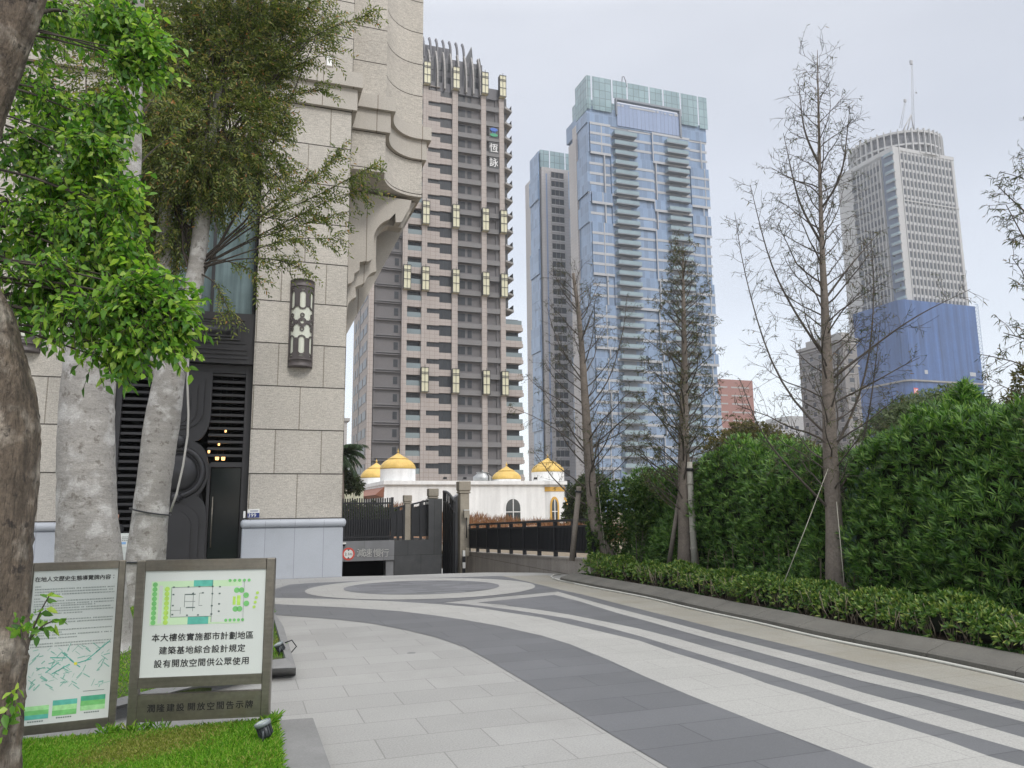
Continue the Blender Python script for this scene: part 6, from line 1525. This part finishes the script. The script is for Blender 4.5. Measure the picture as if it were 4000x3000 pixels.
def zelkova(lab, base, trunk, Yt, forks, blobs, limbs, seed, fine):
    r = np.random.default_rng(seed); P, R = px_path(trunk, Yt); P = np.array(P); P[0][2] = -.02; o = np.array([P[0][0], P[0][1], 0.])
    T = thing('zelkova_tree', lab, 'tree', o, 0, 'grey barked trees on the far lawn'); m = MB(); rough_tube(m, P-o, R, 26, 90, .045, seed, .22); part('trunk', m, M_BARKG, T)
    m = MB()
    for fk in forks:
        Q, RR = px_path(fk, Yt); rough_tube(m, np.array(Q)-o, RR, 10, 24, .05, seed+1)
    if forks: part('limb', m, M_BARKG, T)
    ps, ds, ls = [], [], []; bm = MB(); org = P[-3]
    for (x, y, rx, ry, n, dy) in blobs:
        c = atY(x, y, Yt+dy); k = (Yt+dy)/FPX; p, d, L = sprays(n, c, np.array([rx*k, min(1.0, .7*rx*k+.2), ry*k]), org-[0, 0, .6], r, .42, .03)
        ps.append(p); ds.append(d); ls.append(L)
        for _ in range(max(2, n//130)):
            q = c+rdir(1, r)[0]*np.array([rx*k, .5, ry*k])*.7; j = r.integers(len(P)//2, len(P)-1); a = P[j]+(P[j+1]-P[j])*r.uniform(0, 1); mid = (a+q)/2+np.array([0, 0, -.1])+r.normal(size=3)*.1
            bm.tube(np.array([a, mid, q])-o, [.03, .018, .006], 5, False)
    for pth in limbs:
        Q = np.array([atY(x, y, Yt+dy) for x, y, dy in pth]); Q, _s = smooth_path(Q, 16); Lb = np.linalg.norm(np.diff(Q, axis=0), axis=1).sum()
        bm.tube(Q-o, np.linspace(.019, .003, 16), 5, False)
        for _ in range(int(Lb*fine)):
            f = r.uniform(.3, 1)**.8; i = min(14, int(f*15)); p = Q[i]+(Q[i+1]-Q[i])*r.uniform(0, 1); d = (Q[i+1]-Q[i]); d /= np.linalg.norm(d); d = d+r.normal(size=3)*.55+[0, 0, -.1]
            ps.append(p[None]); ds.append((d/np.linalg.norm(d))[None]); ls.append(np.array([r.uniform(.22, .5)]))
    lv_, sg = spray_leaves(np.concatenate(ps), np.concatenate(ds), np.concatenate(ls), .030, r, .085, .027)
    lv_ = (lv_[0]-o, *lv_[1:]); leaf_mesh('foliage', *lv_, L_ZEL, T, .12, .1); part('branch', bm, M_BRD, T); part('twig', twigs(sg, o, .6, .0045, r), M_BRD, T)
    return T
zelkova('leaning grey trunked zelkova whose olive sprays hang before the building', None,
        [(552, 2365, 76), (556, 2280, 69), (566, 2180, 67), (581, 2080, 65), (599, 1900, 62), (630, 1650, 64), (672, 1420, 56), (690, 1320, 53), (742, 1180, 40), (768, 1060, 34), (790, 860, 30), (803, 660, 28), (836, 490, 24), (858, 390, 20), (900, 150, 14), (930, -60, 9)], 13.0,
        [[(640, 1500, 30), (612, 1400, 34), (625, 1200, 32), (634, 1000, 30), (648, 800, 24), (690, 560, 16), (700, 300, 8)]],
        [(600, 130, 330, 200, 900, .3), (900, 60, 300, 140, 900, -.2), (1120, 90, 210, 110, 420, .1), (780, 280, 330, 190, 1100, 0), (1000, 260, 200, 130, 480, .2), (620, 480, 270, 200, 800, .4), (830, 500, 270, 170, 760, -.2), (1000, 440, 130, 80, 190, 0), (680, 760, 240, 150, 560, .1), (900, 690, 190, 120, 300, -.2), (620, 930, 180, 120, 380, .2), (560, 700, 160, 160, 420, .3), (780, 640, 170, 120, 300, -.1), (1060, 620, 110, 60, 80, 0)],
        [((775, 1040, 0), (950, 890, -.2), (1130, 770, -.3), (1300, 650, -.3), (1330, 585, -.3)), ((775, 1040, 0), (1000, 870, .1), (1250, 760, .1), (1470, 640, .1)), ((775, 1045, 0), (930, 960, .2), (1150, 850, .3), (1380, 735, .3), (1465, 740, .3)),
         ((775, 1050, 0), (960, 985, -.3), (1130, 930, -.4), (1330, 930, -.4)), ((775, 1050, 0), (920, 1010, .1), (1080, 1010, .1), (1200, 1060, .1)), ((770, 1045, 0), (900, 930, .4), (1080, 770, .5), (1230, 690, .5)), ((770, 1050, 0), (1000, 930, .2), (1180, 880, .2), (1330, 830, .2)),
         ((858, 390, 0), (1080, 220, -.2), (1280, 110, -.3), (1440, 55, -.3)), ((850, 420, 0), (1050, 300, 0), (1200, 240, .1), (1340, 165, .1)), ((840, 470, 0), (1020, 400, .1), (1160, 370, .1), (1280, 345, .1)), ((830, 520, 0), (1000, 500, .1), (1090, 470, .1), (1130, 500, 0)),
         ((768, 1060, 0), (840, 1100, -.2), (880, 1180, -.3), (900, 1240, -.3)), ((768, 1040, 0), (850, 1010, -.1), (960, 1040, -.2), (1010, 1090, -.2))], 51, 16)
zelkova('thick pale grey zelkova trunk rising between the signs and the doorway', None,
        [(350, 2610, 165), (348, 2500, 142), (350, 2350, 121), (348, 2150, 112), (343, 2000, 105), (340, 1700, 98), (342, 1500, 94), (352, 1300, 88), (400, 1080, 80), (455, 900, 60), (505, 680, 44), (522, 480, 32), (532, 300, 26), (545, 60, 20), (555, -120, 14)], 8.9,
        [], [(420, 90, 200, 150, 150, 1.2), (300, 330, 160, 160, 110, 1.4)], [((520, 500, 0), (600, 380, .3), (700, 250, .4)), ((500, 700, 0), (580, 600, .3), (680, 520, .5))], 52, 8)
# cable hanging along the leaning trunk and the dark straps round it
m = MB(); pts = [atY(x, y, 12.6) for x, y in ((742, 1270), (735, 1400), (732, 1500), (736, 1620), (733, 1700), (715, 1820), (690, 1930), (665, 2000))]
m.tube(pts, .018, 6); tag(part('cable', m, mat('grey_cable', (.33, .32, .30), .6, var=.1)), 'grey cable hanging loose down the right side of the leaning trunk', 'cable')
def strap(lab, p, Y, r0_, tilt):
    c = atY(*p, Y); T_ = MB(); k = np.linspace(0, 2*math.pi, 25); T_.tube([(c[0]+r0_*math.cos(t), c[1]+r0_*math.sin(t), c[2]+tilt*math.cos(t)*r0_) for t in k], .014, 5, False)
    tag(part('strap', T_, M_BLACK), lab, 'strap', 'black straps round the leaning trunk')
strap('black strap slanting round the leaning trunk at head height', (588, 1998), 13.0, .315, -.2); strap('black strap round the leaning trunk just above the signs', (560, 2192), 13.0, .325, .0)

# foreground tree at the left edge
r = np.random.default_rng(61); YF_ = 4.0
FP = [(-118, 3130, 158), (-113, 2900, 157), (-98, 2600, 160), (-84, 2350, 163), (-70, 2100, 166), (-44, 1850, 167), (-38, 1700, 168), (-52, 1560, 168), (-86, 1430, 164), (-120, 1280, 168), (-185, 1120, 150), (-200, 900, 125), (-160, 650, 112), (-90, 420, 104), (-15, 230, 100), (60, 30, 96), (130, -170, 88)]
P, R = px_path(FP, YF_); P = np.array(P); P[0][2] = -.02; o = np.array([P[0][0], P[0][1], 0.])
T = thing('broadleaf_tree', 'foreground tree with flaky brown trunk and bright green leaves at the left edge', 'tree', o, 0)
m = MB(); rough_tube(m, P-o, R, 40, 150, .055, 61, .05); part('trunk', m, M_BARKF, T)
bl_ = [(150, 60, 200, 110, 190, .5), (420, 70, 150, 100, 200, .4), (540, 190, 80, 110, 110, .3), (480, 230, 90, 90, 80, .3), (90, 330, 130, 120, 110, .6), (230, 420, 120, 90, 90, .5), (400, 420, 110, 90, 110, .3), (110, 560, 130, 120, 170, .4), (330, 560, 120, 100, 150, .2), (250, 720, 190, 110, 240, .4), (440, 760, 80, 110, 100, .1), (120, 860, 160, 130, 200, .3), (330, 880, 170, 120, 220, .2), (430, 980, 110, 90, 110, .1),
       (230, 1090, 230, 120, 330, .1), (540, 1130, 130, 80, 210, -.1), (650, 1200, 75, 80, 110, -.15), (360, 1220, 220, 90, 260, -.05), (430, 1370, 80, 50, 70, -.1), (580, 1290, 110, 60, 110, -.15), (130, 1180, 110, 80, 90, .15)]
ps, ds, ls = [], [], []; bm = MB()
for (x, y, rx, ry, n, dy) in bl_:
    Y = YF_+.3+dy; c = atY(x, y, Y); k = Y/FPX; org = atY(min(x-150, 0), y-50, Y+.2); q = np.array([rx*k, min(.45, .75*rx*k), ry*k])
    p, d, L = sprays(int(n*1.0), c, q*1.0, org, r, .20, .05, .35, .55); ps.append(p); ds.append(d); ls.append(L)
    for _ in range(2):
        e_ = c+rdir(1, r)[0]*q*.8; s_ = np.array([org[0]-.2, c[1]+.1, org[2]+.1]); bm.tube(np.array([s_, (s_+e_)/2+[0, 0, .03], e_])-o, [.010, .007, .003], 5, False)
lv_, sg = spray_leaves(np.concatenate(ps), np.concatenate(ds), np.concatenate(ls), .032, r, .056, .031, .9)
leaf_mesh('foliage', lv_[0]-o, *lv_[1:], L_GRN, T, .14, .22); part('twig', twigs(sg, o, .7, .003, r), M_BRD, T)
for pth in (((-100, 700, .3), (60, 820, .4), (220, 800, .4), (330, 720, .4)), ((-120, 1000, .3), (80, 980, .4), (260, 1040, .3), (480, 1120, .1)), ((-80, 560, .3), (90, 520, .5), (260, 400, .5)), ((60, 100, .1), (200, 30, .3), (330, 60, .4)), ((-100, 1150, .2), (60, 1150, .2), (300, 1220, .1), (600, 1230, -.1))):
    Q, _s = smooth_path(np.array([atY(x, y, YF_+.3+dy) for x, y, dy in pth]), 12); bm.tube(Q-o, np.linspace(.024, .006, 12), 6, False)
part('branch', bm, M_BRD, T)
ps, ds, ls = [], [], []; sm = MB()
for pth in (((100, 2560), (120, 2480), (150, 2400), (190, 2330)), ((110, 2500), (170, 2440), (220, 2420)), ((95, 2600), (75, 2650), (60, 2720), (45, 2790)), ((110, 2540), (80, 2480), (85, 2430)), ((40, 2900), (30, 2830), (15, 2760))):
    Q, _s = smooth_path(np.array([atY(x, y, 3.82) for x, y in pth]), 10); sm.tube(Q-o, np.linspace(.006, .003, 10), 5, False)
    for _ in range(7):
        i = r.integers(2, 9); d = (Q[i]-Q[i-1])/np.linalg.norm(Q[i]-Q[i-1])+r.normal(size=3)*.6; ps.append(Q[i][None]); ds.append((d/np.linalg.norm(d))[None]); ls.append(np.array([.06]))
lv_, sg = spray_leaves(np.concatenate(ps), np.concatenate(ds), np.concatenate(ls), .035, r, .055, .030, .9)
sp = part('sprout', sm, M_BRD, T); leaf_mesh('foliage', lv_[0]-o, *lv_[1:], L_GRN, sp, .14, .2)

# ------------------------------------------------------------------ trees and bushes farther off
def bush(lab, cat, name, blobs, Y, n, mt, ll, lw, seed, trunk=None, group=None, spread=1., step=1):
    r = np.random.default_rng(seed); c0 = atY(blobs[0][0], 1985, Y); o = np.array([c0[0], Y, 0.]); T = thing(name, lab, cat, o, 0, group); pp, dd = [], []
    tot = sum(b[2]*b[3] for b in blobs); cm = MB()
    for x, y, rx, ry in blobs:
        k = Y/FPX; c = atY(x, y, Y); q = np.array([rx*k, rx*k*.8, ry*k]); nn = int(n*rx*ry/tot); u = rdir(nn, r); f = (r.uniform(0, 1, nn)**.35)[:, None]; pp.append(c+u*q*f*(1+.15*np.sin(u[:, :1]*9)*np.sin(u[:, 2:]*7))); dd.append(u+[0, 0, .35]+r.normal(size=(nn, 3))*.6)
        cm.tube([(c0[0]-o[0], 0, 0), tuple((c-o)*[.6, .6, .6]), tuple(c-o)], [.03*k*60, .02*k*60, .005*k*60], 5, False)
    pos, nr = np.concatenate(pp)-o, np.concatenate(dd); nr /= np.linalg.norm(nr, axis=1)[:, None]
    leaf_mesh('foliage', *clusters(pos, nr, 5, ll, lw, spread, r), mt, T, .1, .1); part('stem', cm, M_BARKC, T)
L_BRD = leafmat('broadleaf_bush_leaves', [(0, (.022, .05, .012)), (.5, (.05, .105, .02)), (.85, (.09, .16, .03)), (1, (.20, .25, .07))], .45, .3, .35)
L_PALE = leafmat('pale_feathery_leaves', [(0, (.06, .085, .04)), (.5, (.11, .15, .07)), (1, (.19, .23, .12))], .6, .35, .2)
L_OLV = leafmat('olive_brown_leaves', [(0, (.05, .055, .02)), (.5, (.10, .10, .035)), (1, (.17, .14, .06))], .6, .3, .2)
L_FAR = leafmat('distant_dark_leaves', [(0, (.022, .035, .016)), (.5, (.045, .066, .026)), (1, (.08, .10, .04))], .7, .25, .15)
g = 'trees rising behind the tall hedge'
bush('pale feathery tree crown behind the hedge before the blue netting', 'tree', 'feathery_tree', [(3600, 1600, 130, 70), (3470, 1690, 130, 60), (3720, 1560, 90, 60), (3520, 1640, 120, 60)], 21, 2600, L_PALE, .12, .035, 71, group=g)
bush('bright green yew pine tip poking above the right hedge', 'shrub', 'yew_pine', [(3770, 1600, 75, 80), (3775, 1550, 40, 60), (3830, 1610, 60, 50), (3700, 1640, 70, 50)], on_bed(3770, 2.4)[1][1], 620, L_POD, .12, .02, 72, spread=.7)
bush('sparse olive brown shrub at the right edge above the hedge', 'shrub', 'olive_shrub', [(3960, 1590, 60, 60), (3990, 1480, 30, 60), (3940, 1640, 70, 40)], 10.5, 330, L_OLV, .08, .022, 73)
bush('grey green tree crown behind the hedge beside the salmon block', 'tree', 'grey_green_tree', [(2850, 1740, 110, 60), (2960, 1700, 90, 50), (3040, 1740, 80, 50), (2900, 1680, 60, 40)], 26, 1800, L_OLV, .13, .04, 74, group=g)
bush('small olive tree behind the hedge left of the grey stone block', 'tree', 'olive_tree', [(3130, 1770, 80, 50), (3060, 1790, 60, 40), (3200, 1800, 60, 30)], 30, 900, L_OLV, .14, .05, 75, group=g)
bush('dark green bush between the domed building and the hedge', 'bush', 'dark_bush', [(2270, 1960, 60, 90), (2320, 1900, 60, 60), (2240, 2010, 40, 40)], 46, 1500, L_FAR, .22, .08, 76)
bush('broadleaf bush closing the left end of the tall hedge by the fence', 'bush', 'broadleaf_bush', [(2345, 2050, 55, 140), (2380, 1950, 60, 90), (2420, 2080, 80, 130), (2330, 2140, 40, 60)], on_bed(2330, 1.75)[1][1]-.1, 1700, L_BRD, .075, .03, 77)
bush('mixed green bush topping the hedge behind the middle cypress', 'bush', 'broadleaf_bush', [(2480, 1920, 90, 60), (2560, 1900, 80, 50), (2640, 1930, 60, 50), (2520, 2010, 90, 90)], on_bed(2560, 1.9)[1][1]-.1, 1500, L_BRD, .075, .03, 78)
# a palm and a dark bush behind the slat fence
L_PALM = leafmat('palm_leaflets', [(0, (.02, .042, .018)), (1, (.055, .095, .04))], .5, .3, .3)
r = np.random.default_rng(81); Yp = 48; c = atY(1330, 1775, Yp); o = np.array([c[0], Yp, -.5]); T = thing('palm_tree', 'palm with drooping fronds behind the slat fence beside the pillar', 'tree', o)
m = MB(); rough_tube(m, [(0, 0, 0), (.05, 0, 3), tuple(c-o)], [.28, .24, .22], 12, 20, .05, 81); part('trunk', m, M_BARKC, T)
fr_m = MB(); lp2, la2, ln2 = [], [], []
for i in range(34):
    az = i*2.4; el = r.uniform(-.3, 1.1); L = r.uniform(1.5, 2.1); p = np.array(c-o); d = np.array([math.cos(az)*math.cos(el), math.sin(az)*math.cos(el), math.sin(el)]); pts = [p]
    for k in range(10): d = d+[0, 0, -.16]; d /= np.linalg.norm(d); pts.append(pts[-1]+d*L/10)
    fr_m.tube(pts, np.linspace(.02, .005, 11), 4, False); pts = np.array(pts)
    for t in np.linspace(.15, 1, 34):
        j = min(9, int(t*10)); q = pts[j]+(pts[j+1]-pts[j])*(t*10-j if j < 9 else .5); dd = pts[j+1]-pts[j]; dd /= np.linalg.norm(dd); s = np.cross(dd, [0, 0, 1]); s /= np.linalg.norm(s)+1e-6
        for sg_ in (-1, 1): lp2.append(q); la2.append(dd*.6+s*sg_*.8+[0, 0, -.45]); ln2.append(.5*(1.1-abs(t-.5)))
n = len(lp2); leaf_mesh('frond', np.array(lp2), np.array(la2), rdir(n, r), np.array(ln2), .045, L_PALM, T, .1, .2); part('frond_stem', fr_m, L_PALM, T)
bush('dark clipped bush seen through the slat fence', 'bush', 'evergreen_bush', [(1370, 2020, 60, 60), (1450, 2025, 60, 60), (1520, 2030, 50, 50), (1600, 2040, 60, 40)], 32, 2600, L_FAR, .13, .045, 83)
bush('dark evergreen bush under the palm behind the slat fence', 'bush', 'evergreen_bush', [(1345, 1880, 50, 50), (1390, 1900, 30, 30)], 49, 500, L_FAR, .25, .08, 82)

# ------------------------------------------------------------------ person at the door, notice board
Y0 = 15.9
M_SKIN = mat('skin', (.50, .27, .19), .55, var=.04); M_COAT = mat('black_clothes', (.012, .012, .014), .8, var=.2, vscale=8); M_TROU = mat('dark_trousers', (.02, .02, .025), .8, var=.1); M_HAIR = mat('black_hair', (.012, .010, .009), .5, var=.2)
hd = atY(452, 2018, Y0); gz0 = np.array([hd[0], Y0, 0.]); an = -.55
T = thing('person', 'person in black clothes half hidden by the thick trunk, hands raised holding a phone', 'person', gz0, an)
hz = hd[2]+.10; k = hz/1.70
def skinned(name, nodes, edges, mt, parent, sub=2, lab=None):
    me = bpy.data.meshes.new(name); me.from_pydata([n_[0] for n_ in nodes], edges, []); ob = link(name, me, parent)
    md = ob.modifiers.new('skin', 'SKIN')
    for i, n_ in enumerate(nodes): q = me.skin_vertices[0].data[i]; q.radius = n_[1] if isinstance(n_[1], tuple) else (n_[1], n_[1]); q.use_root = i == 0
    sb_ = ob.modifiers.new('smooth', 'SUBSURF'); sb_.levels = sb_.render_levels = sub
    bpy.context.view_layer.update(); ev = ob.evaluated_get(bpy.context.evaluated_depsgraph_get()); m2 = bpy.data.meshes.new_from_object(ev); ob.modifiers.clear(); ob.data = m2; m2.materials.clear(); m2.materials.append(mt)
    m2.polygons.foreach_set('use_smooth', np.ones(len(m2.polygons), bool)); return ob
V_ = lambda x, y, z: (x*k, y*k, z*k)
body = [(V_(0, 0, .92), (.155, .11)), (V_(0, 0, 1.15), (.14, .10)), (V_(0, .0, 1.36), (.165, .10)), (V_(0, 0, 1.44), (.07, .07)), (V_(0, -.01, 1.52), (.052, .055)), (V_(0, -.015, 1.60), (.075, .09)), (V_(0, -.01, 1.68), (.06, .075)),
        (V_(.19, 0, 1.37), .052), (V_(.25, -.08, 1.14), .043), (V_(.13, -.30, 1.24), .034), (V_(.10, -.35, 1.27), (.022, .03)), (V_(-.19, 0, 1.37), .052), (V_(-.25, -.08, 1.14), .043), (V_(-.02, -.30, 1.26), .034), (V_(.03, -.35, 1.29), (.022, .03)),
        (V_(.09, 0, .86), .085), (V_(.10, -.01, .48), .058), (V_(.10, .02, .10), .042), (V_(.11, -.12, .04), .035), (V_(-.09, 0, .86), .085), (V_(-.10, -.01, .48), .058), (V_(-.10, .02, .10), .042), (V_(-.11, -.12, .04), .035)]
ed = [(0, 1), (1, 2), (2, 3), (3, 4), (4, 5), (5, 6), (2, 7), (7, 8), (8, 9), (9, 10), (2, 11), (11, 12), (12, 13), (13, 14), (0, 15), (15, 16), (16, 17), (17, 18), (0, 19), (19, 20), (20, 21), (21, 22)]
bd = skinned('body', body, ed, M_SKIN, T)
cl = [(V_(0, 0, .90), (.18, .135)), (V_(0, 0, 1.15), (.165, .125)), (V_(0, 0, 1.36), (.185, .12)), (V_(0, 0, 1.43), (.085, .08)), (V_(.2, 0, 1.38), .068), (V_(.255, -.08, 1.14), .058), (V_(.15, -.27, 1.225), .045), (V_(-.2, 0, 1.38), .068), (V_(-.255, -.08, 1.14), .058), (V_(-.05, -.27, 1.245), .045)]
skinned('jacket', cl, [(0, 1), (1, 2), (2, 3), (2, 4), (4, 5), (5, 6), (2, 7), (7, 8), (8, 9)], M_COAT, T)
tr_ = [(V_(0, 0, .95), (.165, .125)), (V_(.09, 0, .86), .1), (V_(.10, -.01, .48), .075), (V_(.10, .02, .09), .062), (V_(-.09, 0, .86), .1), (V_(-.10, -.01, .48), .075), (V_(-.10, .02, .09), .062)]
skinned('trousers', tr_, [(0, 1), (1, 2), (2, 3), (0, 4), (4, 5), (5, 6)], M_TROU, T)
skinned('hair', [(V_(0, .02, 1.62), (.085, .085)), (V_(0, .01, 1.70), (.08, .085))], [(0, 1)], M_HAIR, T)
for s, (hx, hy, hz_) in ((1, (.10, -.37, 1.28)), (-1, (.03, -.37, 1.30))):
    for j in range(5):
        a = V_(hx+s*.012, hy, hz_+.03-.017*j if j < 4 else hz_+.035); b = V_(hx-s*.02, hy-.03, hz_+.035-.018*j if j < 4 else hz_+.055); c_ = V_(hx-s*.045, hy-.02, hz_+.03-.017*j if j < 4 else hz_+.07)
        skinned('finger', [(a, .010), (b, .009), (c_, .007)], [(0, 1), (1, 2)], M_SKIN, bd, 1)
T2_ = thing('phone', 'dark phone held up in the hands of the person by the door', 'phone', gz0+np.array([math.cos(an)*.065*k-math.sin(an)*-.40*k, math.sin(an)*.065*k+math.cos(an)*-.40*k, 1.30*k]), an)
m = MB(); m.bbox(-.075, .075, -.005, .005, -.037, .037, .004); part('case', m, M_BLACK, T2_); m = MB(); m.box(-.07, .07, .0052, .006, -.033, .033); part('screen', m, M_GLASSDK, T2_)
ND = Frame(atY(485, 2200, 15.2)*[1, 1, 0]); q0, q1 = ND.pl(440, 2085), ND.pl(520, 2085)
T = thing('notice_board', 'pale board with a small printed notice between the two grey trunks', 'notice board', ND.W(q0[0], 0, 0), TH)
m = MB(); m.bbox(0, q1[0]-q0[0], 0, .25, 0, q0[1], .01); bdm = part('board', m, M_PANEL, T)
a, b = ND.pl(466, 2090), ND.pl(503, 2136); m = MB(); m.box(a[0]-q0[0], b[0]-q0[0], -.004, -.0005, b[1], a[1]); nt_ = part('notice', m, M_WHITE, bdm)
m = MB(); x0 = a[0]-q0[0]; w_ = b[0]-a[0]; h_ = a[1]-b[1]; m.box(x0+.01, x0+w_*.7, -.006, -.0045, b[1]+h_*.22, b[1]+h_*.42); part('blue_band', m, mat('print_sky_blue', (.25, .45, .75), .5, var=0), nt_)
m = MB()
for i in range(3):
    for j in range(3): m.box(x0+w_*(.32+.2*j), x0+w_*(.44+.2*j), -.006, -.0045, b[1]+h_*(.52+.14*i), b[1]+h_*(.58+.14*i))
part('print', m, M_PRK, nt_)
# ------------------------------------------------------------------ pale air that softens the far towers
hz = bpy.data.materials.new('haze_air'); hz.use_nodes = True; t_ = hz.node_tree; t_.nodes.clear()
o_ = t_.nodes.new('ShaderNodeOutputMaterial'); pv = t_.nodes.new('ShaderNodeVolumePrincipled')
pv.inputs['Color'].default_value = (.88, .93, 1, 1); pv.inputs['Density'].default_value = .0003; pv.inputs['Anisotropy'].default_value = .2
t_.links.new(pv.outputs[0], o_.inputs['Volume'])
m = MB(); m.box(-1200, 1000, -800, 1600, -6, 262); tag(part('haze', m, hz), 'pale thin haze in the air before the far towers', 'haze', kind='stuff')
S.cycles.volume_bounces = 1
